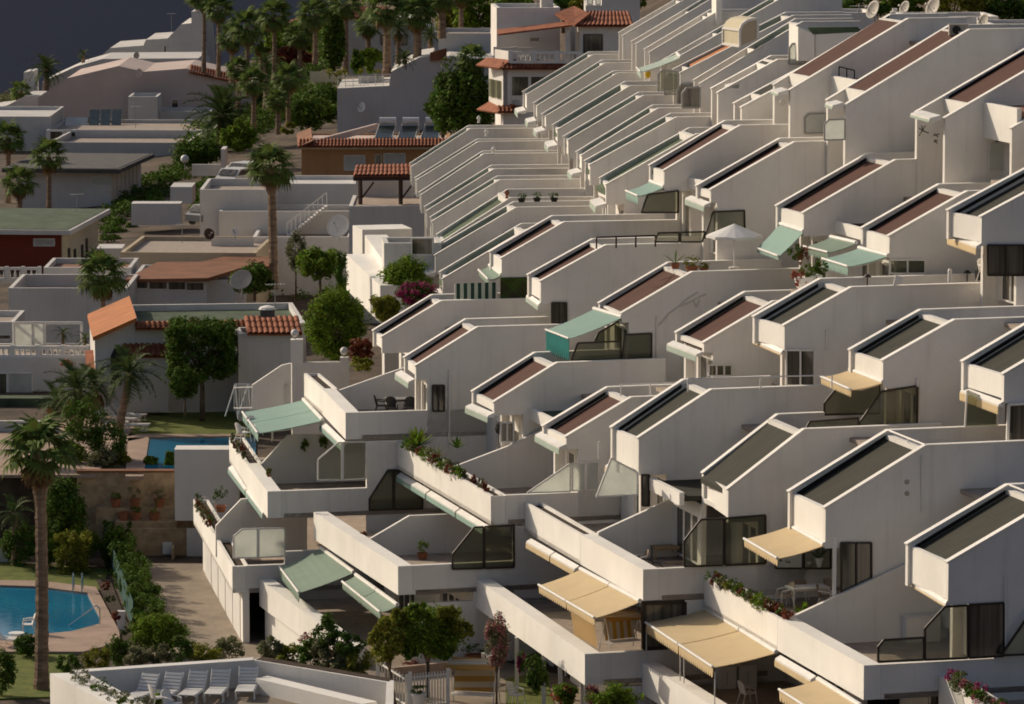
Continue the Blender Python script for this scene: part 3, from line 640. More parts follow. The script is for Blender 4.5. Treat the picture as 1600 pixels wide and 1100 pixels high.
block('house', 'white house front with parapet roof terrace right of the beige house', 'house', 312, (395, 370, 548, 430), 9, 'old2', 'floor', 0, zb=ZG, par=.4)
# burgundy house
R, P0, o, u, n, L, hg = block('house', 'burgundy walled house with wide pale overhanging roof and cream end wall', 'house', 330, (-60, 364, 95, 425), 15, 'red', 'grn2', -5, zb=ZG, over=.9, wins=[(53, 373, 85, 384, 'frost')])
q = o + u * (L + .02); m = MB().box(q - n * .1, u * .06, -n * 14.8, UP * (hg - .01)); m.build('end_wall', M['cream'], R)
for i, s in enumerate((2.2, 4.6, 7.6, 9.5)):
    MB().box(q + u * .062 - n * s + UP * (.8 if i in (1, 2) else 0), u * .05, -n * .8, UP * (1.5 if i in (1, 2) else 2.6)).build('door', M['frame'], R)
R, P0, o, u, n, L, hg = block('house', 'grey house with broad dark overhanging roof behind the two small fan palms', 'house', 378, (25, 268, 172, 335), 14, 'old', 'dgrey', -6, zb=ZG, over=1.0, wins=[(143, 277, 175, 290, 'frost')])
q = o + u * (L + .02)
for i in range(7): MB().box(q - n * (1 + 1.8 * i), u * .06, -n * .5, UP * (hg - .3)).build('pilaster', M['cream'], R)
# white terraces far left
block('house', 'long white wall block with dark openings below the solar panels', 'house', 425, (76, 222, 292, 250), 16, 'old', 'floor', -3, zb=ZG, par=.6)
R, P0, o, u, n, L, hg = block('house', 'tall plain white house wall at the left edge behind the palms', 'house', 440, (-60, 182, 78, 270), 14, 'old', 'old', 0, zb=ZG)
R, P0, o, u, n, L, hg = block('house', 'white house with flat roof carrying dark solar panels', 'house', 438, (72, 203, 330, 240), 14, 'old2', 'floor', -2, zb=ZG, wins=[(78, 205, 98, 218), (102, 206, 118, 214)])
# big pale houses on the ridge
def profile(name, label, d, poly, depth, wall, phi=0, cat='house', wins=()):
    P0 = at(poly[0], d); q = [hit(p, P0, phi) for p in poly]; z0 = min(x.z for x in q)
    r = thing(name, label, cat, V((q[0].x, q[0].y, z0))); MB().prism(q, -vv(phi) * depth).build('wall', M[wall], r)
    for wd in wins: glazed(r, P0, phi, wd[:4], *(wd[4:]))
    return r, P0, q
R, P0, q = profile('house', 'broad pinkish white house with long sloping roofline and tiled right edge', 470, [(57, 230), (60, 152), (105, 122), (185, 103), (225, 112), (290, 107), (392, 131), (392, 230)], 15, 'pink',
    wins=[(268, 155, 279, 171)])
a, b = hit((296, 113), P0, 0), hit((392, 134), P0, 0); n = vv(0)
tiles(R, a + n * .4, b + n * .4, b - n * 1.5 + UP * .7, a - n * 1.5 + UP * .7, nm='edge_tiles')
block('annex', '', '', 462, (200, 151, 246, 200), 6, 'old2', 'old2', 0, zb=ZG, root=R)
block('annex', '', '', 464, (246, 174, 330, 200), 6, 'old2', 'old2', 0, zb=ZG, root=R)
for i, (x0, y0, x1, y1) in enumerate([(138, 171, 190, 198), (100, 183, 136, 198)]):
    A = [at(p, d) for p, d in (((x0, y1), 448), ((x1, y1), 448), ((x1 + 2, y0), 451), ((x0 + 2, y0), 451))]
    r = thing('solar_collector', ['large dark tilted solar panel of three fields on the white roof', 'small dark tilted solar panel left of the large one'][i], 'solar panel', A[0])
    k = 3 if i == 0 else 1
    for j in range(k):
        s0, s1 = j / k + .02, (j + 1) / k - .02
        slab('panel', 'solar', [A[0].lerp(A[1], s0), A[0].lerp(A[1], s1), A[3].lerp(A[2], s1), A[3].lerp(A[2], s0)], .1, r)
    m = MB(); m.tube(A[2], V((A[2].x, A[2].y, A[2].z - 3)), .06); m.tube(A[3], V((A[3].x, A[3].y, A[3].z - 3)), .06); m.tube(A[0], A[0] - UP * 1.2, .06); m.tube(A[1], A[1] - UP * 1.2, .06); m.build('stand', M['grey'], r)
profile('house', 'stepped white houses climbing the ridge against the dark sea', 520, [(150, 240), (152, 92), (172, 75), (224, 71), (228, 62), (262, 60), (283, 38), (299, 36), (299, 18), (317, 17), (322, 60), (330, 240)], 14, 'old', wins=[(256, 71, 260, 90)])
profile('house', 'low dark green roofed house under the stepped white ones', 500, [(60, 200), (66, 128), (118, 104), (160, 92), (310, 91), (318, 104), (318, 200)], 12, 'old')
profile('house', 'small white block at the edge of the ridge beside a palm', 505, [(36, 160), (37, 113), (52, 111), (54, 160)], 5, 'old2')
profile('house', 'low white garden house at the far left above the wall', 480, [(-40, 185), (-40, 172), (10, 165), (40, 150), (62, 150), (62, 185)], 8, 'old')
# angled white house left of the dark ficus
R, P0, q = profile('house', 'tall plain white house wall with stepped top beside the dark ficus tree', 395, [(527, 262), (527, 138), (608, 134), (611, 112), (655, 90), (675, 87), (677, 95), (702, 90), (770, 92), (770, 262)], 12, 'old')
m = MB(); A, B = hit((528, 137), P0, 0), hit((610, 133), P0, 0)
for i in range(8): p = A.lerp(B, i / 7) - vv(0) * .2; m.tube(p, p + UP * .95, .03)
bar(m, A + UP * .95, B + UP * .95, .04); bar(m, A + UP * .5, B + UP * .5, .03); m.build('guard_rail', M['wframe'], R)
MB().prism([hit(p, P0, 0) for p in ((672, 95), (672, 82), (698, 75), (698, 92))], vv(0) * .4).build('brown_panel', M['tile_br'], R)
block('house', 'flat white house top behind the dark ficus tree', 'house', 405, (685, 52, 770, 100), 9, 'old2', 'floor', 0, zb=ZG)
# ochre villa
R, P0, o, u, n, L, hg = block('villa', 'ochre brown villa with tiled eaves, white shutters and solar water heaters', 'villa', 362, (471, 226, 700, 330), 12, 'ochre', 'pink', 0, zb=ZG, par=.15,
    wins=[(538, 243, 570, 266, 'frost', 'wframe', .03, 2), (600, 240, 633, 258, 'frost', 'wframe', .03, 2), (586, 241, 596, 258, 'dark', 'cream')])
a, b = hit((466, 228), P0, 0) + n * .9, hit((700, 227), P0, 0) + n * .9; tiles(R, a, b, b - n * 1.3 + UP * .5, a - n * 1.3 + UP * .5, nm='eave_tiles')
MB().box(o + UP * (hg - .35) + n * .004 - u * .2, u * (L + .2), n * .55, UP * .2).build('eave_band', M['cream'], R)
a, b = hit((466, 228), P0, 0) + n * .9, hit((455, 222), P0, 0) - n * 9; slab('eave_roof', 'tile_br', [a, a + u * 1.2 + UP * .5, b + u * 1.2 + UP * .5, b], .12, R)
a = hit((490, 218), P0, 0); b = at((585, 193), 373)
MB().prism([a, b, b - UP * .5, a - UP * .5], u * .35).build('roof_kerb', M['pink'], R)
MB().box(o + u * 2 + n * .3 - UP * 0 + UP * (hg - 4.6), u * 3, n * 1.2, UP * .15).build('lower_roof', M['tile'], R)
for i in range(3):
    x = 586 + 36 * i; A = [at(p, d) for p, d in (((x, 215), 366), ((x + 27, 215), 366), ((x + 33, 194), 369), ((x + 7, 194), 369))]
    r = thing('solar_water_heater', ['left', 'middle', 'right'][i] + ' solar water heater with white tank above a glass panel on the ochre villa', 'water heater', A[0], 'solar water heaters on the ochre villa')
    slab('panel', 'solar', A, .08, r); c0, c1 = A[3] + UP * .3 - V((0, .3, 0)), A[2] + UP * .3 - V((0, .3, 0)); MB().tube(c0, c1, .3, n=14).build('tank', M['plastic'], r)
    m = MB()
    for p, q_ in ((A[0], A[3]), (A[1], A[2])): m.tube(p, q_, .05); m.tube(q_, V((q_.x, q_.y, A[0].z - .2)), .04)
    m.build('stand', M['grey'], r)
# white block, stair and pergola in front of it
block('house', 'plain white box house with flat roof behind the tall palm', 'house', 320, (312, 296, 428, 330), 9, 'old2', 'floor', 0, zb=ZG, par=.5)
block('house', 'white retaining house wall under the ochre villa', 'house', 327, (420, 287, 556, 316), 7, 'old2', 'old2', 0, zb=ZG, par=.3)
R, P0, o, u, n, L, hg = block('house', 'white house wall with diagonal outdoor stair beside the tall palm', 'house', 318, (342, 330, 556, 376), 5, 'old2', 'floor', 0, zb=ZG)
a, b = hit((450, 368), P0, 0) + n * .2, hit((512, 320), P0, 0) + n * .2; N_ = 14
for i in range(N_):
    p = a.lerp(b, i / N_); MB().box(p, u * ((b - a).dot(u) / N_ + .02), n * 1.2, UP * ((b.z - a.z) / N_)).build('stair_step', M['old2'], R)
m = MB()
for i in range(10): p = a.lerp(b, i / 9) + n * 1.2; m.tube(p, p + UP * 1.0, .025)
bar(m, a + n * 1.2 + UP, b + n * 1.2 + UP, .035); m.build('stair_rail', M['wframe'], R)
R = thing('pergola', 'dark timber pergola with barrel tiled roof below the ochre villa', 'pergola', at((600, 322), 300))
A = [at(p, d) for p, d in (((552, 275), 300), ((660, 274), 300), ((657, 257), 303.5), ((556, 259), 303.5))]
tiles(R, *A)
m = MB(); bar(m, A[0] - UP * .2, A[1] - UP * .2, .12); m.build('beam', M['wood'], R)
for x in (563, 626): 
    p = at((x, 280), 300.3); m = MB(); bar(m, p, V((p.x, p.y, at((x, 322), 300.3).z)), .1); bar(m, p - UP * 1.4, p + V((.9, 0, -.2)), .06); m.build('post', M['wood'], R)
block('house', 'grey white house back wall under the tiled pergola', 'house', 306, (556, 279, 665, 325), 4, 'old2', 'floor', 0, zb=ZG)
R, P0, o, u, n, L, hg = block('house', 'white terrace house below the pergola with blank wall', 'house', 298, (545, 322, 668, 362), 8, 'old2', 'floor', 0, zb=ZG, par=.1)
def leftwall(label, far, near, dn, hpx, zb_, depth=3, cat='wall', name='garden_wall'):
    """wall whose sunlit face looks left"""
    zb = at((near[0], hpx), dn).z; A = at(near, dn); B = zh(far, A.z); e = B - A; u_ = V((e.y, -e.x, 0)).normalized(); u_ = u_ if u_.x > 0 else -u_
    return tag(MB().box(V((A.x, A.y, zb)), e, u_ * depth, UP * (A.z - zb)).build(name, M['coping'], None), label, cat)
leftwall('tall narrow white wall end catching the sun below the pergola', (551, 352), (566, 359), 262, 416, -37, 3)
leftwall('bright white planter wall with spiky plants on top beside narrow houses', (570, 367), (604, 414), 226, 446, -34, 1.2)
leftwall('bright sloping white wall right of the round tree', (541, 397), (594, 446), 221, 505, -35, 1.2)
block('house', 'white house wall with dark square opening below the narrow green roofs', 'house', 226, (600, 380, 690, 440), 3, 'old2', 'floor', 4, zb=-35, wins=[(643, 372, 676, 398)])
# villa with balustrades beside the top row
V1 = 301
R, P0, o, u, n, L, hg = block('villa', 'white villa with balustraded balcony, tiled skirts and bright bay window', 'villa', V1, (786, 106, 900, 205), 8, 'stucco', 'floor', 4, zb=-32, wins=[(799, 119, 826, 150, 'dark'), (829, 119, 858, 148, 'dark'), (799, 155, 812, 166, 'frost')])
a, b = hit((783, 107), P0, 4) + n * .5, hit((900, 107), P0, 4) + n * .5; tiles(R, a, b, b - n * .8 + UP * .35, a - n * .8 + UP * .35, nm='skirt_tiles')
a, b = hit((776, 174), P0, 4) + n * .8, hit((815, 174), P0, 4) + n * .8; tiles(R, a, b, b - n * .8 + UP * .35, a - n * .8 + UP * .35, nm='lower_skirt_tiles')
c = hit((786, 106), P0, 4); lf = -u * .75 - n * 3.2
MB().prism([c + UP * -.05, c + lf - UP * .05, c + lf - UP * 2.9, c - UP * 2.9], -u * -.3).build('bay_front', M['coping'], R)
for s in (.12, .55):
    p = c + lf * s - u * .05 - UP * .9; MB().prism([p, p + lf * .33, p + lf * .33 - UP * 1.2, p - UP * 1.2], -u * .06).build('window', M['smoke'], R)
e0 = c + n * .5 - u * .3 + UP * .02; e1 = c + lf - u * .9 + UP * .02
slab('bay_roof', 'tile', [e0, e1, e1 + u * .8 + UP * .5, e0 + u * .8 + UP * .5 - n * .6], .12, R)
e0 = c - UP * 3.0 + n * .4 - u * .3; e1 = e0 + lf * 1.1 - u * .5
slab('bay_lower_roof', 'tile', [e0, e1, e1 + u * 1.0 + UP * .6, e0 + u * 1.0 + UP * .6], .12, R)
a, b = hit((797, 98), P0, 4), hit((906, 98), P0, 4); balustrade(R, a, b, .72, .3, posts=3)
c2 = hit((797, 98), P0, 4); MB().prism([c2, c2 - u * .9 - n * 3, c2 - u * .9 - n * 3 + UP * .75, c2 + UP * .75], u * .12).build('balcony_front', M['coping'], R)
a2 = c2 - u * .8 - n * 3; b2 = hit((870, 78), P0, 4) - n * 3; b2.z = a2.z; balustrade(R, a2 + UP * .1, b2 + UP * .1, .7, .3, posts=3)
block('upper_wall', '', '', V1 + 5, (776, 12, 875, 99), 6, 'stucco', 'floor', 4, zb=at((786, 99), V1).z, root=R, wins=[(827, 58, 843, 65, 'dark')])
R2, P2, o2, u2, n2, L2, hg2 = block('upper_wing', '', '', V1 + 1.5, (906, 39, 985, 110), 8, 'stucco', 'floor', 4, zb=-30, root=R, wins=[(912, 54, 941, 82, 'dark', 'frame')])
a, b = hit((896, 40), P2, 4) + n2 * .5, hit((990, 40), P2, 4) + n2 * .5; tiles(R, a, b, b - n2 * 4.0 + UP * .75, a - n2 * 4.0 + u2 * .9 + UP * .75, nm='main_tiles')
MB().lathe(hit((889, 80), P0, 4) - n * 1.2 - UP * .6, [(.16, 0), (.16, 2.1)], 10).build('column', M['stucco'], R)
q = [at(p, d) for p, d in (((778, 53), V1 + 1), ((893, 39), V1 + 1), ((880, 34), V1 + 4), ((776, 46), V1 + 4))]; slab('balcony_roof', 'tile', q, .12, R)
q = [at(p, d) for p, d in (((898, 39), V1 + .6), ((921, 21), V1 + 3), ((897, 9), V1 + 6), ((867, 21), V1 + 4))]; slab('hip_roof', 'tile', q, .15, R)
MB().prism([hit(p, P2, 4) - n2 * 7 for p in ((858, 0), (877, 0), (877, 24), (858, 24))], -n2 * 1).build('chimney', M['old2'], R)
# house behind the palms at the top
R, P0, q = profile('house', 'white house with orange tiled edge half hidden behind the tall palms', 440, [(543, 120), (543, 28), (640, 30), (700, 60), (700, 120)], 10, 'old', wins=[(595, 55, 609, 70, 'dark', 'frame'), (617, 54, 636, 70, 'dark', 'frame')])
a, b = hit((541, 28), P0, 0), hit((603, 28), P0, 0); tiles(R, a + n * .3, b + n * .3, b + V((0, 3, .9)), a + V((1, 3, .9)), m='tile')
profile('house', 'sliver of white house with red roof between palms at the top', 452, [(445, 60), (445, 38), (470, 30), (475, 60)], 6, 'tile')
profile('house', 'white building behind the villa at the top edge', 335, [(915, 60), (915, 8), (940, 8), (940, -20), (1000, -20), (1000, 60)], 8, 'old2', wins=[(918, -5, 926, 7, 'frost'), (931, -5, 938, 7, 'frost')])
# white terraces at the left edge
block('house', 'white flat house with brown roof edge behind the left terraces', 'house', 292, (68, 418, 205, 452), 6, 'old', 'floor2', 0, zb=ZG)
R, P0, o, u, n, L, hg = block('house', 'wide white house wall below the fan palm with sunken dark roof', 'house', 280, (13, 450, 200, 520), 8, 'old', 'floor2', 0, zb=ZG, par=.8, wins=[(20, 490, 27, 503)])
R = tag(MB().box(at((-40, 442), 300), V((6.6, 0, 0)), V((0, .2, 0)), UP * .2).build('terrace_edge', M['old2']), 'white terrace edge under the upper left balustrade', 'terrace')
R = thing('balustrade', 'white balustrade at the left edge below the burgundy house', 'balustrade', at((0, 440), 300)); balustrade(R, at((-40, 437), 300), at((62, 437), 300), .8, .34, 'old2', 4)
block('house', 'low white building with dark windows at the left edge', 'house', 268, (-60, 503, 22, 560), 6, 'old2', 'floor', 0, zb=ZG, wins=[(-6, 523, 17, 530), (-6, 533, 17, 541)])
R, P0, o, u, n, L, hg = block('house', 'white terrace house with balustrade, blue door and grey shutter', 'house', 252, (-60, 560, 152, 625), 7, 'old2', 'floor', 0, zb=ZU, par=.05, wins=[(-4, 583, 11, 620, 'dark'), (13, 583, 50, 618, 'frost')])
balustrade(R, hit((-60, 559), P0, 0) - n * .3, hit((137, 559), P0, 0) - n * .3, .6, .3, 'plastic', 5)
R = tag(MB().box(at((-60, 660), 246), V((6.6, 0, 0)), V((0, 1.2, 0)), UP * 1.35).build('garden_wall', M['grn2']), 'dull green garden wall below the blue door terrace', 'wall')
R = tag(MB().box(at((-60, 684), 236), V((5.2, 0, 0)), V((0, .3, 0)), UP * .9).build('garden_wall', M['old2']), 'low white garden wall left of the feather palms', 'wall')
R = thing('pergola', 'white framed pergola on the left terrace with glass sides', 'pergola', at((60, 558), 256))
m_ = [at((x, 558), 256 + dy) for dy in (0, 4) for x in (22, 52, 70, 128)]
for p in m_: mb = MB(); bar(mb, p, p + UP * 2.0, .06); mb.build('post', M['wframe'], R)
mb = MB()
for a, b in ((0, 3), (4, 7), (0, 4), (1, 5), (2, 6), (3, 7)): bar(mb, m_[a] + UP * 2, m_[b] + UP * 2, .06)
mb.build('frame', M['wframe'], R)
for x0, x1 in ((0, 1), (1, 2)): MB().prism([m_[x0], m_[x1], m_[x1] + UP * 1.9, m_[x0] + UP * 1.9], V((0, .02, 0))).build('pane', M['frost'], R)
R = thing('chimney', 'small white chimney with tiled cap above the terrace house', 'chimney', at((104, 610), 250)); p = at((104, 600), 250)
MB().bx(p, .5, .5, 1.1).build('stack', M['old2'], R); MB().lathe(p + UP * 1.1, [(.55, 0), (.15, .3)], 4).build('cap', M['tile'], R)
R = thing('porch', 'small white porch with steep terracotta slope beside the arched wall', 'porch', at((145, 620), 244)); p = at((128, 600), 244)
q = [at((134, 577), 243), at((153, 577), 243), at((150, 546), 246), at((133, 548), 246)]; slab('roof', 'tile', q, .12, R); MB().box(p - UP * .6, V((.9, 0, 0)), V((0, 1.5, 0)), UP * 1.2).build('wall', M['old2'], R)
# walls between the lawn and the terraces
block('garden_wall', 'white garden wall with a globe lamp on its gate post beside the round tree', 'wall', 219, (456, 567, 546, 640), .4, 'stucco', 'coping', 8, zb=ZU, par=.0)
R = tag(MB().bx(at((464, 566), 219.3), .6, .6, 1.15).build('gate_post', M['coping']), 'square white gate post left of the round tree', 'post')
R = tag(MB().bx(at((538, 580), 218), .4, .4, .7).build('gate_post', M['coping']), 'short cream gate post by the flower bed', 'post')
profile('garden_wall', 'curved white garden wall behind the white bar fence', 222, [(394, 640), (394, 602), (440, 571), (457, 567), (457, 640)], .3, 'stucco', 4, 'wall')
R = thing('fence', 'white upright bar fence with gate between lawn and terrace', 'fence', at((410, 640), 224)); a, b = at((366, 642), 226), at((458, 640), 221.5); mb = MB()
for i in range(24):
    p = a.lerp(b, i / 23); MB().bx(p, .035, .035, 1.35).build('bar', M['wframe'], R)
bar(mb, a + UP * .15, b + UP * .15, .03); bar(mb, a + UP * 1.2, b + UP * 1.2, .03); mb.build('rail', M['wframe'], R)
R = thing('childrens_swing', 'white A shaped swing stand on the upper lawn', 'swing', at((370, 650), 232)); mb = MB()
for x in (368, 388):
    t_ = at((x, 600), 229); mb.tube(t_, at((x - 16, 650), 231), .04); mb.tube(t_, at((x + 4, 655), 229), .04)
mb.tube(at((366, 600), 229), at((392, 600), 229), .04); mb.build('frame', M['wframe'], R)
# stone retaining wall, white wall, gate, pots
R = thing('retaining_wall', 'brown rubble stone retaining wall beside the parking court', 'wall', zh((240, 880), -38)); A = at((120, 744), 221.2); B = at((352, 744), 221.2)
MB().box(V((A.x, 221.2, -38.4)), V((B.x - A.x, 0, 0)), V((0, .5, 0)), UP * (38.4 - 34.2)).build('wall', M['stone'], R)
mb = MB(); mb.box(V((A.x, 221.15, -34.19)), V((B.x - A.x, 0, 0)), V((0, .6, 0)), UP * .1); mb.build('capping', M['tile_br'], R)
for (x0, x1, yt, d) in ((150, 276, 794, 220.3), (180, 276, 815, 219.5), (190, 300, 826, 219.2)):
    a, b = at((x0, yt), d), at((x1, yt), d); MB().box(V((a.x, d, -38.4)), V((b.x - a.x, 0, 0)), V((0, .9, 0)), UP * (38.4 + a.z)).build('ledge', M['stone'], R)
A = at((273, 701), 219); B = at((372, 698), 219)
R = tag(MB().box(V((A.x, 218.7, at((273, 812), 219).z)), V((B.x - A.x, 0, 0)), V((0, 1.4, 0)), UP * (A.z - at((273, 812), 219).z)).build('screen_wall', M['stucco']), 'plain white wall block above the stone wall hiding the upper pool', 'wall')
R = thing('louvred_gate', 'white louvred double door in the stone wall', 'door', at((312, 872), 219.0)); a = at((292, 872), 219.0)
for s in range(2):
    lf_ = MB().box(a + V((.95 * s, 0, 0)), V((.9, 0, 0)), V((0, .06, 0)), UP * 1.5).build('leaf', M['wframe'], R)
    mb = MB()
    for i in range(12): mb.box(a + V((.95 * s + .1, -.03, .1 + .11 * i)), V((.7, 0, 0)), V((0, .03, 0)), UP * .07)
    stuff(mb.build('louvres', M['plastic'], lf_))
tag(MB().box(at((254, 866), 218.9), V((.48, 0, 0)), V((0, .08, 0)), UP * .6).build('meter_box', M['wframe']), 'small white meter box on the stone wall', 'box')
mb = MB().box(at((268, 884), 218.0), V((.12, 0, 0)), V((0, 1, 0)), UP * .9); tag(mb.build('buttress', M['stone']), 'short stone buttress below the meter box', 'buttress')
under(h6, N302, F302, -38.1, 6, .45)
_p = hit((405, 905), *PL[6]); _n = zh((548, 1010), _p.z); under(h5, _n, _p, -38.1, 5, .25)
for i in range(5):
    t0 = .16 + .16 * i; e = (F302 - N302); p = N302 + e * (.05 + .18 * i) + uu(13) * .42; p.z = -37.98
    MB().box(p, e * .15, uu(13) * .05, UP * 2.1).build('garage_door', M['wframe'], h6.root)

def storey(h, N, Fa, k, back, zb, nd=5):
    u = uu(PL[k][1]); e = Fa - N; window_wall(h, 'g', V((N.x, N.y, zb)) + u * back, u, e, N.z - 1.22 - zb, nd)
def lowwall(h, k, x, ytop, x1, zb=-38.2):
    P0, ph = PL[k]; a = hit((x, ytop), P0, ph); b = hit((x1, ytop), P0, ph); L = (b - a).dot(uu(ph))
    MB().box(V((a.x, a.y, zb)) + vv(ph) * -.03, uu(ph) * L, -vv(ph) * .24, UP * (a.z - zb)).build('party_wall', M['stucco'], h.root)
for (hN, hJ, kN, nr, jt, fr, k, back, zb) in ((hB, hA, 2, (914, 1022), (820, 957), (740, 902), 2, 2.6, -36.2), (h4, h5, 4, (622, 885), (553, 841), (490, 800), 4, 3.2, -36.2)):
    N = hit(nr, *PL[k]); J = zh(jt, N.z); Fa = zh(fr, N.z)
    storey(hN, N, J, k, back, zb, 3); storey(hJ, J, Fa, k, back, zb, 3)
lowwall(h6, 6, 573, 689, 760); lowwall(h4, 4, 803, 822, 1010); lowwall(hB, 2, 1070, 938, 1260); lowwall(h4, 4, 640, 944, 900); lowwall(hB, 2, 962, 1074, 1200); lowwall(h6, 6, 445, 862, 640)
for i, x in enumerate((800, 842, 868, 908)):
    N = hit((914, 1022), *PL[2]); p = zh((x, 962 + (x - 820) * .64), N.z) + uu(15.5) * .2; MB().bx(V((p.x, p.y, -36.2)), .16, .16, p.z + 36.2 - 1.21).build('post', M['coping'], hB.root)
# ------------------------------------------------------------------ vegetation
import numpy as np
def leafmesh(name, rng, rad, n, leaf, nclump, shape='ell', spread=.32, fill=.55):
    n = int(n * 1.5); leaf *= .9; nclump = int(nclump * 1.3)
    """crown of leaf faces gathered in clumps through an uneven volume"""
    rx, ry, rz = [r_ * 1.1 for r_ in rad]; cl = []
    while len(cl) < nclump:
        p = rng.uniform(-1, 1, 3)
        r = np.linalg.norm(p) if shape == 'ell' else np.max(np.abs(p))
        if fill < r <= 1: cl.append(p * rng.uniform(.86, 1.0))
    cl = np.array(cl); cs = rng.uniform(.6, 1.25, nclump)
    ci = rng.integers(0, nclump, n)
    d = rng.normal(0, 1, (n, 3)); d /= np.linalg.norm(d, axis=1)[:, None]; d *= (rng.uniform(.1, 1, n) ** .5)[:, None]
    P = cl[ci] * .86 + d * (spread * cs[ci])[:, None]
    nrm = d + np.array([0, 0, .5]) + rng.normal(0, .5, (n, 3)); nrm /= np.linalg.norm(nrm, axis=1)[:, None]
    P = P * np.array([rx, ry, rz])
    a = np.cross(nrm, rng.normal(0, 1, (n, 3))); a /= np.linalg.norm(a, axis=1)[:, None]; b = np.cross(nrm, a)
    s = leaf * rng.uniform(.6, 1.3, n)[:, None]
    vs_ = np.stack([P - a * s, P - b * s * .5, P + a * s, P + b * s * .5], 1).reshape(-1, 3)
    me = bpy.data.meshes.new(name); fs = np.arange(n * 4).reshape(-1, 4)
    me.from_pydata(vs_.tolist(), [], fs.tolist()); return me
SEED = [100]
def crown(parent, c, rad, n, leaf, m, nclump=40, shape='ell', name='crown', spread=.32, fill=.5):
    SEED[0] += 1; rng = np.random.default_rng(SEED[0]); me = leafmesh(name, rng, rad, n, leaf, nclump, shape, spread, fill); me.materials.append(M[m])
    o = bpy.data.objects.new(name, me); C.objects.link(o); o.location = V(c) - (OFF[parent.name] if parent else V())
    if parent: o.parent = parent; OFF[o.name] = OFF[parent.name]
    return o
def limbs(parent, base, c, rad, r0, n=5, m='bark2', name='trunk', lean=0):
    mb = MB(); rnd = random.Random(SEED[0]); mid = base.lerp(c, .55) + V((lean, 0, 0)); mb.tube(base, mid, r0, r0 * .7, 8)
    for i in range(n):
        a = 2 * math.pi * i / n + rnd.random(); e = c + V((math.cos(a) * rad[0] * .6, math.sin(a) * rad[1] * .6, rnd.uniform(-.2, .6) * rad[2]))
        k = mid.lerp(e, .5) + V((0, 0, rad[2] * .12)); mb.tube(mid, k, r0 * .5, r0 * .35, 6); mb.tube(k, e, r0 * .35, r0 * .12, 5)
    return mb.build(name, M[m], parent, smooth=True)
def tree(label, c, rpx, d, by, m='leaf', n=3000, leaf=.12, name='tree', cat='tree', shape='ell', trunk=.14, nclump=45, bx=None, dy=None, group=None, flowers=None, spread=.32, fill=.5, zb=None):
    if d is None: d = (zb if zb is not None else -38) / ray((c[0], by)).z
    P = at(c, d); s = FPX / d; rx, rz = rpx[0] / s, rpx[1] / s; ry = dy or rx
    base = at((bx or c[0], by), d); base.z = zb if zb is not None else base.z
    t = thing(name, label, cat, base, group); rad = (rx, ry, rz)
    if trunk: limbs(t, base, P, rad, trunk)
    crown(t, P, rad, n, leaf, m, nclump, shape, spread=spread, fill=fill)
    if flowers: crown(t, P + V((0, -.1, 0)), tuple(r * 1.05 for r in rad), flowers[1], leaf * .8, flowers[0], nclump, shape, 'blossom', spread=.25, fill=.7)
    return t
# palm leaf meshes at unit size
def fan_leaf(seed):
    rnd = random.Random(seed); mb = MB(); L = .5; mb.add([(0, -.012, 0), (L, -.008, .06), (L, .008, .06), (0, .012, 0)], [(0, 1, 2, 3)])
    N = 17
    for i in range(N):
        a = math.radians(-115 + 230 * i / (N - 1)); ln = .55 * (.75 + .25 * math.cos(a * .6)) * rnd.uniform(.85, 1.05); dx, dy = math.cos(a), math.sin(a); w_ = .045
        b0 = V((L, 0, .06)); m1 = b0 + V((dx * ln * .6, dy * ln * .6, .03)); e = b0 + V((dx * ln, dy * ln, -.12 - .1 * rnd.random())); s = V((-dy, dx, 0)) * w_
        mb.add([b0, m1 - s, m1 + s, e], [(0, 1, 2), (1, 3, 2)])
    me = bpy.data.meshes.new('frond'); me.from_pydata(mb.v, [], mb.f); return me
def feather_leaf(seed):
    rnd = random.Random(seed); mb = MB(); N = 9; pts = []
    for i in range(N + 1):
        t = i / N; pts.append(V((t * (1 - .12 * t), 0, .28 * t - .62 * t * t)))
    for i in range(N):
        w0, w1 = .016 * (1 - i / N) + .003, .016 * (1 - (i + 1) / N) + .003; a, b = pts[i], pts[i + 1]
        mb.add([a + V((0, -w0, 0)), a + V((0, w0, 0)), b + V((0, w1, 0)), b + V((0, -w1, 0))], [(0, 1, 2, 3)])
    K = 26
    for i in range(2, K):
        t = i / K; j = min(N - 1, int(t * N)); p = pts[j].lerp(pts[j + 1], t * N - j); ln = .26 * math.sin(math.pi * min(1, t * .92 + .1)) * rnd.uniform(.85, 1.1) + .03
        for sgn in (-1, 1):
            e = p + V((ln * .62, sgn * ln * .75, ln * .18 - .10 * rnd.random())); q = V((.024, 0, 0)); mb.add([p - q, p + q, e], [(0, 1, 2)])
    me = bpy.data.meshes.new('frond'); me.from_pydata(mb.v, [], mb.f); return me
FAN = [fan_leaf(i) for i in range(3)]; FEA = [feather_leaf(i + 9) for i in range(3)]; DRY = [fan_leaf(20), fan_leaf(21)]
for l, m in ((FAN, 'palm'), (FEA, 'palmd'), (DRY, 'dry')):
    for me in l: me.materials.append(M[m])
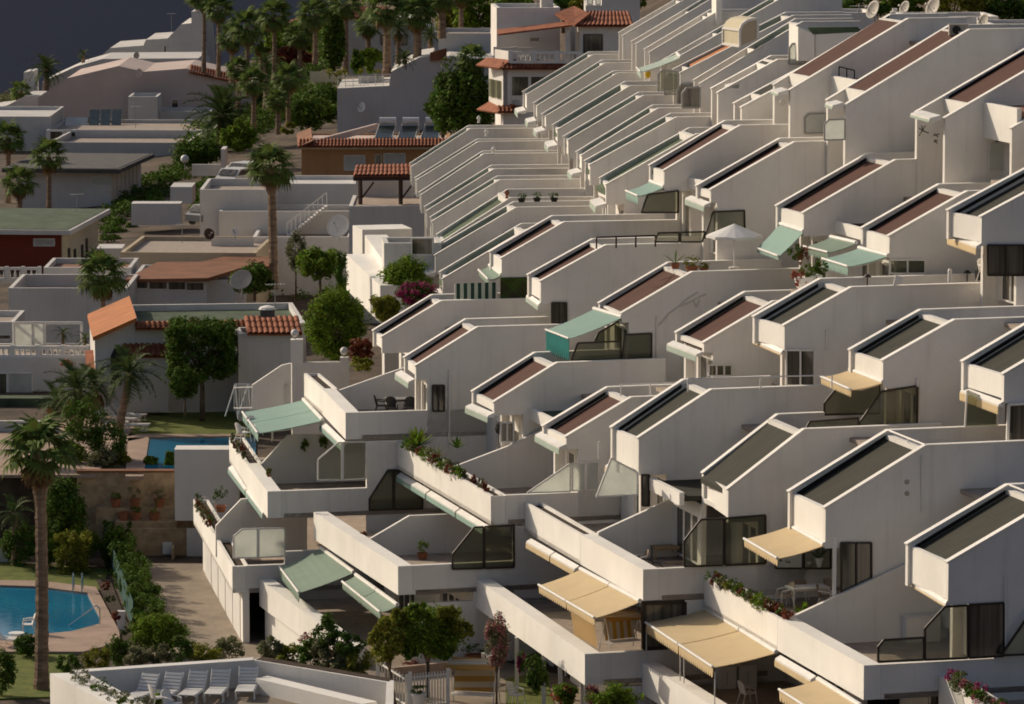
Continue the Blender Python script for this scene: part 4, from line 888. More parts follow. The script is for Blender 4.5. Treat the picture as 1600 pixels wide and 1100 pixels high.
def palm(label, top, d, by, R, kind='fan', bx=None, nf=26, dry=8, tw=.2, group=None, zb=None, up=78, low=-42):
    """R crown radius in photo pixels; fronds are parts"""
    rnd = random.Random(int(top[0] * 7 + top[1])); P = at(top, d); base = at((bx if bx is not None else top[0], by), d)
    if zb is not None: base.z = zb
    s = FPX / d; Rm = R / s; t = thing('palm_tree', label, 'palm tree', base, group)
    hgt = P.z - base.z; prof = []; NS = max(8, int(hgt / .35)); mb = MB()
    ring_pts = []
    for i in range(NS + 1):
        f = i / NS; c = base.lerp(P, f) + V((math.sin(f * 3) * .04 * hgt * .2, 0, 0)); r = tw * (1.25 - .45 * f if f < .1 else 1.12 - .28 * f)
        if kind == 'fan' and f > .8: r *= 1.35
        ring_pts.append((c, r * (1.0 + (.07 if i % 2 else -.03))))
    for (c0, r0), (c1, r1) in zip(ring_pts, ring_pts[1:]): mb.tube(c0, c1, r0 * 1.04, r1 * .96, 9, caps=False)
    mb.build('trunk', M['bark'], t, smooth=False)
    ms = FAN if kind == 'fan' else FEA
    def put(me, nm, az_, el_, sc, off):
        o = bpy.data.objects.new(nm, me); C.objects.link(o); o.parent = t; o.location = P - base + off
        o.rotation_euler = (rnd.uniform(-.35, .35), -el_, az_); o.scale = (sc, sc * rnd.uniform(.9, 1.1), sc)
    for i in range(nf):
        f = (i + .5) / nf; e = math.radians(up + (low - up) * f ** .8 + rnd.uniform(-6, 6)); sc = Rm * rnd.uniform(.88, 1.08)
        put(ms[i % 3], 'frond', i * 2.39996 + rnd.uniform(-.2, .2), e, sc, V((0, 0, -.05 * Rm * f)))
    for i in range(dry):
        put(DRY[i % 2], 'dry_frond', i * 2.39996, math.radians(rnd.uniform(-78, -52)), Rm * rnd.uniform(.6, .8), V((0, 0, -.12 * Rm)))
    return t
# palms, near to far
palm('tall thick trunked fan palm standing alone beside the lower pool', (60, 705), 186, 1082, 72, 'fan', bx=64, nf=24, dry=8, tw=.27, low=-30)
palm('leaning feather palm in front of the arched porch', (202, 582), 236, 668, 60, 'feather', bx=186, nf=26, dry=0, tw=.2)
palm('bushy feather palm, left of the leaning one', (120, 606), 238, 680, 62, 'feather', bx=124, nf=26, dry=3, tw=.24)
palm('second bushy feather palm close behind the leaning one', (148, 600), 241, 680, 50, 'feather', bx=146, nf=22, dry=2, tw=.22)
palm('short feather palm low at the wall under the bushy pair', (88, 625), 243, 690, 45, 'feather', nf=20, dry=2, tw=.2)
palm('full crowned fan palm behind the orange roof wing', (160, 432), 268, 560, 48, 'fan', nf=30, dry=10, tw=.15)
palm('tall lone fan palm with ringed trunk in front of the ochre villa', (422, 262), 300, 452, 45, 'fan', bx=427, nf=28, dry=8, tw=.3)
palm('huge spreading feather palm in front of the white ridge houses', (347, 178), 420, 260, 66, 'feather', nf=40, dry=0, tw=.5)
palm('dark fan palm at the left edge', (12, 215), 385, 330, 34, 'fan', nf=22, dry=6, tw=.25)
palm('small fan palm in front of the grey overhanging roof', (76, 245), 370, 330, 36, 'fan', nf=22, dry=5, tw=.2)
palm('low fan palm at the foot of the left edge palm', (30, 285), 366, 335, 34, 'fan', nf=22, dry=6, tw=.22)
for i, (x, y, d, by, R, dr, kind, lab) in enumerate([
    (318, -8, 470, 112, 34, 8, 'fan', 'thin trunked fan palm nearest the sea whose top is cut off'), (341, 14, 455, 120, 30, 10, 'fan', 'fan palm with shaggy brown skirt second from the sea'),
    (386, 42, 440, 135, 36, 8, 'fan', 'wide crowned fan palm above the tiled edge of the pinkish house'), (428, 24, 430, 130, 34, 8, 'fan', 'fan palm with crown above the rust red bush'),
    (396, 130, 405, 200, 30, 6, 'fan', 'fan palm behind the huge feather palm, left of two'), (450, 122, 400, 200, 32, 6, 'fan', 'bright green fan palm right behind the huge feather palm'),
    (434, 158, 398, 210, 26, 4, 'fan', 'small dark fan palm under the bright green one'), (492, 22, 420, 100, 34, 12, 'fan', 'fan palm with pale slender trunk beside the dark cypress'),
    (540, 6, 425, 112, 32, 8, 'fan', 'slim tall fan palm just left of the arched window house'), (604, 14, 400, 118, 42, 12, 'fan', 'stout fan palm with golden skirt before the arched window house'),
    (652, 22, 398, 96, 38, 10, 'fan', 'stout fan palm right of the arched window house'), (690, -6, 402, 60, 34, 9, 'fan', 'fan palm cut by the top edge, third of the stout group'),
    (720, -12, 415, 60, 30, 8, 'fan', 'slender fan palm at the top edge left of the villa'), (738, 92, 330, 140, 30, 8, 'fan', 'fan palm touching the bay of the balustraded villa'),
    (622, 44, 395, 100, 28, 3, 'feather', 'small feather palm hiding the arched windows'), (632, 92, 385, 100, 24, 0, 'feather', 'low grey feather plant behind the stepped white wall')]):
    palm(lab, (x, y), d, by, R, kind, nf=24, dry=dr, tw=.34 if 'stout' in lab else .22)
palm('feather palm in silhouette against the sea at the ridge edge', (72, 108), 498, 160, 34, 'feather', nf=26, dry=0, tw=.3)
palm('tufted palm in a pale tub on the ridge roof', (130, 85), 505, 100, 14, 'feather', nf=16, dry=0, tw=.2)
palm('brownish palm at the far left below the ridge', (32, 142), 482, 175, 22, 'fan', nf=18, dry=6, tw=.2)
palm('feather palm sprout in the white pergola terrace', (98, 520), 255, 548, 20, 'feather', nf=12, dry=0, tw=.1)
palm('larger feather sprout beside the orange roof wing on the terrace', (133, 530), 254, 556, 24, 'feather', nf=14, dry=0, tw=.1)
palm('spiky palm low in the garden bed left of the big palm trunk', (22, 800), 216, 886, 40, 'feather', nf=18, dry=0, tw=.15)
for x, y, d, by, R, kind, lab in ((362, 60, 452, 130, 30, 'fan', 'fan palm tucked between the two nearest the sea and the wide one'), (408, 66, 446, 130, 30, 'fan', 'low fan palm behind the rust red bush'), (468, 55, 436, 120, 30, 'fan', 'fan palm crown overlapping the broad green tree'), (372, 108, 430, 170, 24, 'fan', 'small fan palm above the huge feather palm'), (575, 40, 436, 112, 28, 'fan', 'fan palm just left of the arched windows, half hidden'), (415, 98, 425, 170, 26, 'feather', 'feather palm low among the fan palms'), (672, 55, 408, 100, 24, 'feather', 'feather palm between the stout palms')):
    palm(lab, (x, y), d, by, R, kind, nf=24, dry=8 if kind == 'fan' else 0, tw=.24)
# trees
tree('big round clipped tree with bright green dense crown', (526, 505), (52, 58), 222, 570, 'leaf', 9000, .1, nclump=150, shape='ell', spread=.24, fill=.62, trunk=.15)
tree('tall dark tree clipped to a box beside the lawn', (316, 545), (55, 46), 240, 640, 'leafd', 14000, .11, shape='box', nclump=300, spread=.17, fill=.72, trunk=.16, zb=-34.35)
tree('small dark round tree clipped to a ball in front of the box clipped one', (289, 596), (25, 27), 236, 650, 'leafd', 2600, .1, nclump=60, spread=.25, fill=.55, trunk=.07)
tree('dense dark ficus tree beside the balustraded villa', (722, 155), (50, 62), 330, 215, 'leafd', 7000, .2, nclump=70, trunk=.3)
tree('dark lower bough tree left of the ficus against the plain wall', (692, 168), (26, 34), 334, 215, 'leafd', 2200, .2, nclump=26, trunk=.15)
tree('rounded green shrub beside the narrow house fronts', (635, 430), (40, 27), 222, 460, 'leaf', 4200, .1, name='shrub', cat='shrub', nclump=60, trunk=0)
tree('magenta bougainvillea by the green striped cloth', (650, 458), (34, 20), 216, 475, 'leafd', 1200, .09, name='bougainvillea', cat='shrub', nclump=30, trunk=0, flowers=('mag', 2600))
tree('spiky yellow green shrub behind the brown roof', (604, 480), (24, 24), 214, 510, 'leafy', 1500, .13, name='shrub', cat='shrub', nclump=26, trunk=0)
tree('rust red leaved shrub under the round tree', (560, 548), (22, 22), 216, 570, 'leafr', 1600, .09, name='shrub', cat='shrub', nclump=24, trunk=0)
tree('yellow flowering bush by the short gate post', (566, 568), (20, 12), 214, 580, 'leafy', 1000, .08, name='shrub', cat='shrub', nclump=18, trunk=0)
tree('spreading green tree right of the tall lone palm', (500, 412), (36, 26), 262, 470, 'leaf', 3800, .13, nclump=46, trunk=.12)
tree('bushy dark tree beside the round satellite dish', (398, 438), (36, 26), 270, 470, 'leafd', 3200, .13, nclump=40, trunk=.1)
tree('thin dark tree between dish and palm', (462, 390), (16, 34), 272, 470, 'olive', 900, .11, nclump=22, trunk=.08)
tree('narrow column of ivy green beside the sloping white wall', (534, 430), (11, 38), 226, 470, 'leafd', 1800, .08, name='shrub', cat='shrub', nclump=30, trunk=0)
tree('bright rounded shrub under the huge feather palm', (372, 212), (28, 24), 395, 245, 'leaf', 2600, .18, name='shrub', cat='shrub', nclump=36, trunk=0)
tree('dark hedge mass behind the white globe lamp', (310, 238), (42, 20), 398, 265, 'leafd', 2600, .2, name='shrub', cat='shrub', nclump=36, trunk=0)
tree('dark hedge mass left of the tall plain stepped wall', (490, 178), (40, 26), 402, 215, 'leafd', 3000, .2, name='shrub', cat='shrub', nclump=36, trunk=0)
tree('deep green hedge below the pale curved wall', (505, 150), (32, 18), 410, 180, 'leafd', 1800, .2, name='shrub', cat='shrub', nclump=24, trunk=0)
tree('yellow flowered bush by the road', (450, 200), (12, 9), 392, 212, 'leafy', 500, .16, name='shrub', cat='shrub', nclump=12, trunk=0)
tree('rust red bush among the palms', (455, 88), (36, 16), 438, 112, 'leafr', 1800, .22, name='shrub', cat='shrub', nclump=24, trunk=0)
tree('dark cypress between the palm trunks at the top', (522, 62), (18, 52), 422, 118, 'leafd', 3000, .2, name='cypress_tree', nclump=40, trunk=.2)
tree('broad green tree left of the cypress', (452, 60), (44, 26), 445, 110, 'leaf', 2600, .25, nclump=36, trunk=.25)
tree('round green bush left of the arched windows', (580, 92), (20, 18), 405, 114, 'leaf', 1400, .2, name='shrub', cat='shrub', nclump=24, trunk=0)
tree('dark round bush under the stout palms', (558, 96), (14, 16), 403, 114, 'leafd', 1000, .2, name='shrub', cat='shrub', nclump=18, trunk=0)
tree('loose green tree at the top behind the villa', (745, 18), (44, 30), 420, 70, 'leaf', 2600, .25, nclump=36, trunk=.25)
tree('yellowish tree at the top left of the villa', (705, 30), (26, 26), 425, 70, 'leafy', 1500, .25, nclump=24, trunk=.2)
tree('leafy tree at the top edge behind the arched window house', (655, 5), (40, 22), 470, 60, 'leaf', 2000, .28, nclump=26, trunk=.25)
tree('golden leaved tree at the top behind the tiled roofs', (905, 8), (14, 16), 345, 40, 'leafy', 900, .2, nclump=16, trunk=.1)
for i, (x, y, rx, ry, m, lab) in enumerate([(1345, 14, 40, 22, 'leafd', 'dark tree behind the dishes at the top right'), (1300, 6, 30, 16, 'leaf', 'green tree at the top between two dishes'), (1412, 4, 34, 18, 'leaf', 'green tree behind the white chimney at the top'), (1490, 8, 40, 18, 'leafy', 'yellow green tree at the top right'), (1560, 18, 34, 26, 'leafd', 'dark bare looking tree at the top right edge'), (1605, 24, 24, 18, 'leaf', 'green tree at the right edge of the skyline'), (1240, -2, 36, 12, 'leafd', 'dark tree top at the upper edge')]):
    tree(lab, (x, y - 4), (rx * 1.2, ry * 1.25), 290 + i, y + 60, m, 1700, .17, nclump=28, trunk=.15)
# lower garden
tree('clipped dense bush with yellow green top by the lower lawn', (115, 862), (29, 34), None, 894, 'leafy', 3000, .08, name='shrub', cat='shrub', shape='box', nclump=60, spread=.22, trunk=0)
tree('large dark green bush behind the big palm trunk', (100, 805), (38, 60), None, 878, 'leafd', 6500, .1, name='shrub', cat='shrub', nclump=70, trunk=0)
tree('leafy bush low in front of the large dark one', (122, 848), (36, 32), None, 884, 'leaf', 2400, .09, name='shrub', cat='shrub', nclump=30, trunk=0)
tree('mounded green bush clipped like a drum in front of the parking court', (247, 988), (50, 33), None, 1024, 'leaf', 6000, .075, name='shrub', cat='shrub', shape='ell', nclump=110, spread=.22, fill=.6, trunk=0)
tree('dark shrub at the foot of the big palm', (40, 1006), (24, 18), None, 1026, 'leafd', 1500, .07, name='shrub', cat='shrub', nclump=24, trunk=0)
tree('dark shrub mass at the bottom left edge', (2, 1048), (24, 36), None, 1088, 'leafd', 1800, .08, name='shrub', cat='shrub', nclump=28, trunk=0)
for i, (x, y, rx, ry, m, lab) in enumerate([(130, 655, 40, 40, 'leafd', 'dark planting under the feather palms'), (168, 690, 34, 34, 'leafd', 'dense dark shrubbery beside the upper pool deck'), (110, 712, 30, 26, 'leaf', 'mixed green shrub left of the shrubbery by the upper pool'), (192, 722, 12, 20, 'leafy', 'thin pale shrub on the edge of the upper pool deck'), (236, 726, 12, 14, 'leaf', 'small leafy plant in front of the upper pool'), (266, 722, 9, 18, 'leaf', 'leafy plant at the corner of the plain white wall block'), (160, 722, 30, 20, 'olive', 'olive shrub along the stone wall top'), (50, 690, 26, 20, 'leafd', 'dark shrub behind the big palm crown'), (30, 848, 34, 36, 'leafd', 'dark shrub beyond the lower lawn'), (75, 864, 18, 22, 'leaf', 'white flowered shrub left of the clipped bush'), (178, 852, 22, 34, 'leafd', 'dark shrub at the top of the clipped hedge')]):
    d = 226 - i * .3 if y < 735 else None
    tree(lab, (x, y), (rx, ry), d, y + ry, m, 1700, .1, name='shrub', cat='shrub', nclump=30, trunk=0)
# clipped hedge row along the parking court
hd = thing('hedge', 'long dark clipped hedge between pool garden and parking court', 'hedge', zh((215, 960), -38))
pa, pb = zh((178, 850), -38), zh((232, 985), -38)
for i in range(9):
    f = i / 8; p = pa.lerp(pb, f) + UP * .75; crown(hd, p, (.75, .9, .85), 1500, .08, 'leafd', 36, 'box', 'clump', .25, .55)
nf = tag(MB().box(zh((158, 845), -38), zh((208, 985), -38) - zh((158, 845), -38), V((.03, 0, 0)), UP * 1.3).build('net_fence', mat('green_netting', (.012, .06, .05), rough=.9)), 'dark green netting fence along the hedge', 'fence')
bd = stru(MB().prism([zh(p, -37.97) for p in ((150, 905), (172, 905), (212, 1005), (188, 1000))], UP * -.2).build('planting_bed', M['soil']))
for i, (x, y) in enumerate(((165, 915), (172, 935), (182, 962), (196, 985))):
    tree(['russet plant at the far end of the bed beside the pool deck', 'second low plant, olive toned, in the bed beside the pool deck', 'third low plant, russet, in the bed beside the pool deck', 'olive toned plant at the near end of the bed by the pool deck'][3 - i if i % 2 == 0 and False else i], (x, y), (8, 7), 204 - i * 4, y + 6, 'olive' if i % 2 else 'leafr', 300, .07, name='shrub', cat='shrub', nclump=10, trunk=0, group='low plants in the bed by the pool')
# olive trees and garden in front of the lower flats
wt_ = tree('wide bushy green tree, larger of the pair in front of the lower flats', (668, 985), (66, 42), 174.5, 1068, 'leaf', 6500, .085, nclump=80, trunk=.11, zb=-36.15)
for x_, y_, r_, m_ in ((625, 968, 17, 'leafy'), (640, 1010, 20, 'leafd'), (700, 960, 20, 'leafy'), (722, 982, 18, 'leafy'), (690, 1012, 22, 'leafd'), (655, 955, 18, 'leaf'), (610, 992, 14, 'olive')): crown(wt_, at((x_, y_), 173.6), (r_ / 40.3, r_ / 40.3, r_ / 44), 900, .085, m_, 16)
tree('smaller yellow green tree leaning beside the wide one', (602, 1000), (28, 36), 173, 1060, 'leafy', 2600, .08, nclump=40, trunk=.08, bx=618, zb=-36.15)
tree('pink flowering bougainvillea climbing the post of the lower flats', (776, 1000), (20, 46), 171, 1070, 'olive', 1000, .07, name='bougainvillea', cat='shrub', nclump=30, trunk=.05, flowers=('pinkf', 1400), zb=-36.15)
tree('magenta flowering creeper right of the pink one', (815, 1035), (8, 20), 169, 1075, 'leafd', 260, .06, name='bougainvillea', cat='shrub', nclump=12, trunk=0, flowers=('mag', 700))
tree('dark green creeper against the garden post', (838, 1050), (18, 34), 168, 1090, 'leafd', 1700, .07, name='shrub', cat='shrub', nclump=26, trunk=0)
tree('green bush with red blossoms below the lower flats', (880, 1086), (24, 18), 165, 1110, 'leaf', 1500, .07, name='shrub', cat='shrub', nclump=24, trunk=0, flowers=('redf', 160))
tree('dense green bush at the bottom below the corner balcony', (962, 1094), (42, 26), 163, 1125, 'leaf', 3200, .07, name='shrub', cat='shrub', nclump=44, trunk=0)
tree('thin pink shrub between the two bottom bushes', (925, 1085), (12, 18), 164, 1110, 'olive', 300, .06, name='shrub', cat='shrub', nclump=14, trunk=0, flowers=('pinkf', 500))
rs = [(110, 1040, 'leafd'), (150, 1030, 'leafy'), (185, 1018, 'leafd'), (215, 1028, 'olive'), (250, 1028, 'olive'), (285, 1018, 'leafd'), (318, 1022, 'leafy'), (358, 1015, 'olive'), (425, 1018, 'olive'), (455, 1025, 'leafy'), (485, 1020, 'leafd'), (512, 1020, 'olive'), (535, 1035, 'olive'), (560, 1040, 'leafy'), (512, 985, 'leafd'), (545, 1005, 'leafd')]
side = ['dark shrub by the palm foot', 'yellow green shrub left of the drum bush', 'dark shrub in front of the drum bush', 'greyish shrub under the drum bush', 'loose olive shrub below the drum bush', 'dark shrub right of the drum bush', 'small bright shrub in front of the court', 'airy olive shrub at the court edge', 'airy olive shrub by the garage wall', 'yellowish shrub by the garage wall', 'dark shrub right of the yellowish one', 'feathery olive shrub in front of the garden stair', 'olive shrub at the end of the trough', 'yellowish shrub near the picket gate', 'dark shrub climbing the white garage wall', 'dark flowering shrub under the sage awnings']
for i, (x, y, m) in enumerate(rs):
    tree(side[i] + ' behind the roof terrace', (x, y), (25, 19 + 4 * (i % 3)), (None if x < 400 else 31.7 / ((1372 + (x - 400) * .165) / 7000)), (y + 24 if x < 400 else 1034 + (x - 400) * .165), m, 1300, .07, name='shrub', cat='shrub', nclump=18, trunk=.02)
stuff(sheet('garden_grass', [(790, 1060), (850, 1050), (880, 1140), (790, 1140)], -36.0 + .03, 'grass', .1))

# dense scrub and ground cover between the far houses
def scrub(name, label_px, d0, d1, n, leaf, m, hgt, seed):
    rng = np.random.default_rng(seed); P = []; xs_ = [p[0] for p in label_px]; ys_ = [p[1] for p in label_px]
    def inside(x, y):
        c = False
        for (x0, y0), (x1, y1) in zip(label_px, label_px[1:] + label_px[:1]):
            if (y0 > y) != (y1 > y) and x < (x1 - x0) * (y - y0) / (y1 - y0) + x0: c = not c
        return c
    cl = []
    while len(cl) < n:
        x, y = rng.uniform(min(xs_), max(xs_)), rng.uniform(min(ys_), max(ys_))
        if inside(x, y): cl.append(zh((x, y), -35.8))
    vs2 = []; fs2 = []
    for c in cl:
        c.z = ground_z(c.x, c.y); r = rng.uniform(.6, 1.3) * hgt; k = 90
        d = rng.normal(0, 1, (k, 3)); d /= np.linalg.norm(d, axis=1)[:, None]; d[:, 2] = np.abs(d[:, 2]); d *= rng.uniform(.5, 1, (k, 1))
        Q = np.array(c) + d * np.array([r * 1.3, r * 1.3, r]); nr = d + rng.normal(0, .4, (k, 3)); a = np.cross(nr, rng.normal(0, 1, (k, 3))); a /= np.linalg.norm(a, axis=1)[:, None]; b = np.cross(nr, a); b /= np.linalg.norm(b, axis=1)[:, None]; s = leaf * rng.uniform(.6, 1.3, (k, 1))
        o = len(vs2); W4 = np.stack([Q - a * s, Q - b * s * .5, Q + a * s, Q + b * s * .5], 1).reshape(-1, 3); vs2 += W4.tolist(); fs2 += [tuple(o + 4 * i + j for j in range(4)) for i in range(k)]
    me = bpy.data.meshes.new(name); me.from_pydata(vs2, [], fs2); me.materials.append(M[m]); ob = bpy.data.objects.new(name, me); C.objects.link(ob); return stuff(ob)
scrub('undergrowth', [(395, 60), (530, 30), (530, 130), (520, 200), (470, 215), (400, 250), (300, 262), (290, 220), (380, 200), (396, 130)], 0, 0, 420, .22, 'leafd', 1.5, 5)
scrub('undergrowth', [(440, 95), (600, 110), (600, 40), (760, 0), (760, 80), (690, 60), (640, 100), (520, 130)], 0, 0, 200, .22, 'leaf', 1.5, 6)
scrub('undergrowth', [(195, 300), (300, 270), (290, 300), (230, 345), (165, 400), (160, 350)], 0, 0, 90, .16, 'leafd', .7, 7)
scrub('undergrowth', [(0, 150), (60, 145), (60, 190), (0, 190)], 0, 0, 40, .22, 'olive', 1.0, 8)
scrub('undergrowth', [(395, 430), (545, 430), (560, 470), (385, 470)], 0, 0, 60, .12, 'leafd', .9, 9)
scrub('undergrowth', [(700, 60), (760, 10), (900, 0), (1010, -15), (1010, 10), (900, 20), (780, 60)], 0, 0, 160, .25, 'leafd', 2.0, 12)
scrub('undergrowth', [(285, 330), (330, 290), (350, 300), (312, 345)], 0, 0, 30, .15, 'leafd', .6, 13)
for i, (x, y, rx, ry, m, lab) in enumerate(((945, 2, 30, 16, 'leafd', 'dark tree behind the white building at the top edge'), (985, -2, 30, 16, 'leaf', 'green tree at the top edge above the thin roof channels'), (880, 2, 20, 12, 'leafd', 'dark tree behind the villa chimney'), (800, 4, 34, 16, 'leaf', 'green tree above the flat top of the balustraded villa'))):
    tree(lab, (x, y), (rx, ry), 360 + 3 * i, y + 50, m, 1500, .22, nclump=24, trunk=.15)
# ------------------------------------------------------------------ awnings, wind screens and fittings of the complex
Hs = HOUSES
awning(hC, 1, (1234, 822), (1288, 852), (1164, 843), (1216, 872), 'creamc', 1, .22)
awning(hC, 1, (1102, 951), (1213, 1020), (1009, 975), (1115, 1040), 'creamc', 2, .3)
awning(hB, 2, (907, 890), (1000, 940), (843, 912), (930, 968), 'creamc', 2, .24)
m_ = [hit(p, PL[2][0] + vv(15.5) * -.3, 15.5) for p in ((892, 957), (928, 977), (933, 1012), (897, 992))]
MB().prism(m_, uu(15.5) * .02).build('awning_curtain', M['creamc'], hB.root)
awning(h7, 7, (474, 625), (504, 657), (380, 645), (404, 676), 'mint', 2, .32, pt=zh((503, 657), -29.0))
awning(h5, 5, (501, 857), (553, 895), (438, 894), (468, 918), 'sage', 1, .34)
awning(h4, 4, (556, 899), (621, 946), (536, 911), (595, 955), 'sage', 2, .24)
awning(Hs[(2, 2)], 2, (1328, 578), (1380, 598), (1284, 591), (1331, 607), 'creamc', 1, .22)
awning(Hs[(3, 4)], 4, (1218, 350), (1256, 362), (1183, 388), (1217, 400), 'mint', 1, .14)
awning(Hs[(3, 3)], 3, (1298, 371), (1338, 380), (1257, 385), (1295, 395), 'sage', 1, .26, dv=-3.6)
awning(Hs[(3, 3)], 3, (1342, 388), (1388, 400), (1286, 405), (1326, 416), 'mint', 1, .3)
awning(Hs[(2, 5)], 5, (928, 483), (972, 496), (854, 516), (890, 529), 'mint', 1, .75, 'teal')
awning(Hs[(3, 6)], 6, (1016, 284), (1038, 292), (979, 299), (998, 306), 'mint', 1, .3)
awning(Hs[(2, 7)], 7, (765, 415), (784, 430), (749, 423), (764, 436), 'sage', 1, .22)
awning(Hs[(4, 10)], 10, (1058, 84), (1064, 90), (996, 107), (1002, 112), 'pale', 1, .3, dv=1)
awning(hD, 0, (1278, 1062), (1345, 1104), (1219, 1080), (1285, 1118), 'creamc', 1, .3, pt=zh((1345, 1104), -31.0))
rolled(hA, 3, (956, 722), (998, 742), 'creamc'); rolled(h4, 4, (846, 674), (884, 694)); rolled(h5, 5, (737, 630), (772, 645)); rolled(h6, 6, (627, 578), (648, 592))
rolled(Hs[(2, 4)], 4, (1052, 532), (1098, 549)); rolled(Hs[(2, 1)], 1, (1508, 605), (1568, 627), 'creamc', .3, .2); rolled(Hs[(3, 5)], 5, (1080, 305), (1110, 316)); rolled(Hs[(2, 6)], 6, (826, 458), (845, 472), val=.2, out=.12)
rolled(Hs[(3, 2)], 2, (1488, 364), (1533, 380), 'creamc', .28, .2); rolled(Hs[(2, 3)], 3, (1180, 527), (1224, 546), 'creamc', .06, .1); rolled(hD, 0, (1425, 905), (1480, 938), 'creamc', .05, .06)
def parapet_roll(h, k, uf, un, cloth, z, n=2, val=.22):
    P0 = zh(un, z); pl = PL[k]
    for i in range(n):
        a = (un[0] + (uf[0] - un[0]) * i / n, un[1] + (uf[1] - un[1]) * i / n); b = (un[0] + (uf[0] - un[0]) * (i + .96) / n, un[1] + (uf[1] - un[1]) * (i + .96) / n)
        rolled(h, k, b, a, cloth, val, .2, pt=zh(a, z))
parapet_roll(h4, 4, (625, 737), (765, 822), 'mint', -30.5, 3); parapet_roll(hA, 3, (828, 840), (905, 884), 'creamc', -30.7, 2); parapet_roll(h6, 6, (505, 657), (540, 690), 'mint', -29.1, 1); parapet_roll(h7, 7, (362, 725), (417, 797), 'mint', -32.3, 2); parapet_roll(hD, 0, (1217, 1022), (1275, 1056), 'creamc', -31.0, 1)
for k, un, uf in ((8, (692, 459), (688, 450)), (9, (680, 425), (677, 416)), (10, (686, 402), (683, 390)),):
    rolled(Hs[(2, k)], k, uf, un, val=.3, out=.5)
for k, un, uf in ((7, (947, 318), (938, 308)), (9, (909, 268), (902, 262)), (11, (871, 226), (865, 218)), (12, (852, 203), (847, 197)), (13, (838, 188), (834, 182)), (14, (822, 172), (817, 166))):
    rolled(Hs[(3, k)], k, uf, un, 'pale', val=.3, out=.5)
for k, un, uf in ((3, (1470, 180), (1440, 172)), (4, (1318, 160), (1306, 156)), (5, (1232, 140), (1221, 136)), (7, (1155, 131), (1148, 128))):
    rolled(Hs[(4, k)], k, uf, un, 'pale', val=.12, out=.5)
for aw_, px in (((1010, 985), (1011, 1034)), ((1063, 1010), (1061, 1068)), ((1069, 1013), (1068, 1072)), ((1117, 1050), (1112, 1108))):
    a = hit(aw_, PL[1][0] + (PL[2][0] - PL[1][0]) * max(0, (1117 - aw_[0]) / 107), 15.5); MB().tube(a, V((a.x, a.y, -32.9)), .022).build('awning_pole', M['wframe'], hC.root)
# white cabinet on the corner terrace
c = onfloor(1, .3, 1410, PL[0][0].z - 1.02); t = thing('cabinet', 'long white cabinet against the divider wall of the bare corner terrace', 'cabinet', c); MB().box(c, uu(15.5) * 1.3, vv(15.5) * .5, UP * .9).build('body', M['wframe'], t); MB().box(c - uu(15.5) * .03 + UP * .902, uu(15.5) * 1.31, vv(15.5) * .55, UP * .05).build('lid', M['stucco'], t)
# wind screens
screen(hD, 0, [[(1372, 1034), (1372, 1011), (1381, 1000), (1443, 996), (1443, 1031)], [(1445, 1031), (1445, 982), (1476, 948), (1512, 946), (1512, 1028)]], 'frame', 'clear', dv=.05)
screen(hD, 0, [[(1514, 1028), (1514, 945), (1568, 942), (1568, 1025)]], 'frame', 'dark', dv=.05)
screen(hZ, 0, [[(1564, 1024), (1610, 958), (1660, 950), (1660, 1020)]], 'frame', 'clear', dv=.3)
screen(hB, 2, [[(1069, 885), (1069, 845), (1095, 812), (1130, 810), (1130, 883)]], 'frame', 'clear', dv=.05)
screen(hB, 2, [[(1132, 883), (1132, 810), (1196, 805), (1196, 880)]], 'frame', 'smoke', dv=.05)
screen(hC, 2, [[(1212, 888), (1212, 852), (1254, 850), (1254, 888)]], 'frame', 'frost', dv=.4); screen(hC, 2, [[(1256, 888), (1256, 850), (1298, 848), (1298, 888)]], 'frame', 'clear', dv=.4)
screen(h4, 4, [[(824, 770), (891, 724), (891, 768)], [(894, 767), (894, 724), (914, 723), (914, 766)], [(916, 766), (916, 723), (935, 722), (935, 765)]], 'wframe', 'frost', .03, dv=.05)
screen(hA, 3, [[(932, 776), (955, 716), (996, 738), (996, 773)]], 'wframe', 'frost', .03, dv=.8)
screen(h6, 6, [[(497, 750), (497, 718), (528, 692), (534, 691), (534, 750)], [(536, 750), (536, 691), (572, 690), (572, 748)]], 'wframe', 'clear', .03, dv=.05)
screen(h6, 6, [[(365, 872), (365, 838), (378, 827), (402, 826), (402, 871)], [(404, 871), (404, 826), (445, 825), (445, 869)]], 'wframe', 'frost', .03, dv=.05)
screen(h5, 6, [[(577, 797), (577, 780), (606, 735), (614, 734), (614, 796)], [(616, 796), (616, 734), (660, 742), (660, 795)]], 'frame', 'smoke', dv=.02)
screen(h4, 4, [[(707, 889), (707, 866), (741, 824), (755, 823), (755, 888)], [(757, 888), (757, 823), (803, 821), (803, 886)]], 'frame', 'smoke', dv=.05)
screen(hA, 4, [[(838, 893), (845, 855), (866, 868), (880, 880), (880, 892)]], 'frame', 'clear', dv=-.3)
screen(hB, 2, [[(1006, 1014), (1006, 942), (1069, 940), (1069, 1012)]], 'frame', 'dark', .08, dv=-.1)
screen(Hs[(2, 2)], 2, [[(1288, 648), (1288, 630), (1312, 601), (1374, 598), (1374, 646)]], 'frame', 'smoke', dv=-4.0)
screen(Hs[(2, 2)], 2, [[(1343, 666), (1343, 660), (1377, 612), (1433, 603), (1433, 662)]], 'frame', 'smoke', dv=.05)
screen(Hs[(2, 2)], 2, [[(1258, 672), (1265, 659), (1341, 653), (1341, 668)]], 'frame', 'smoke', dv=.05)
screen(Hs[(2, 1)], 1, [[(1508, 667), (1511, 610), (1558, 630), (1558, 667)]], 'wframe', 'smoke', .03, dv=-2.2)
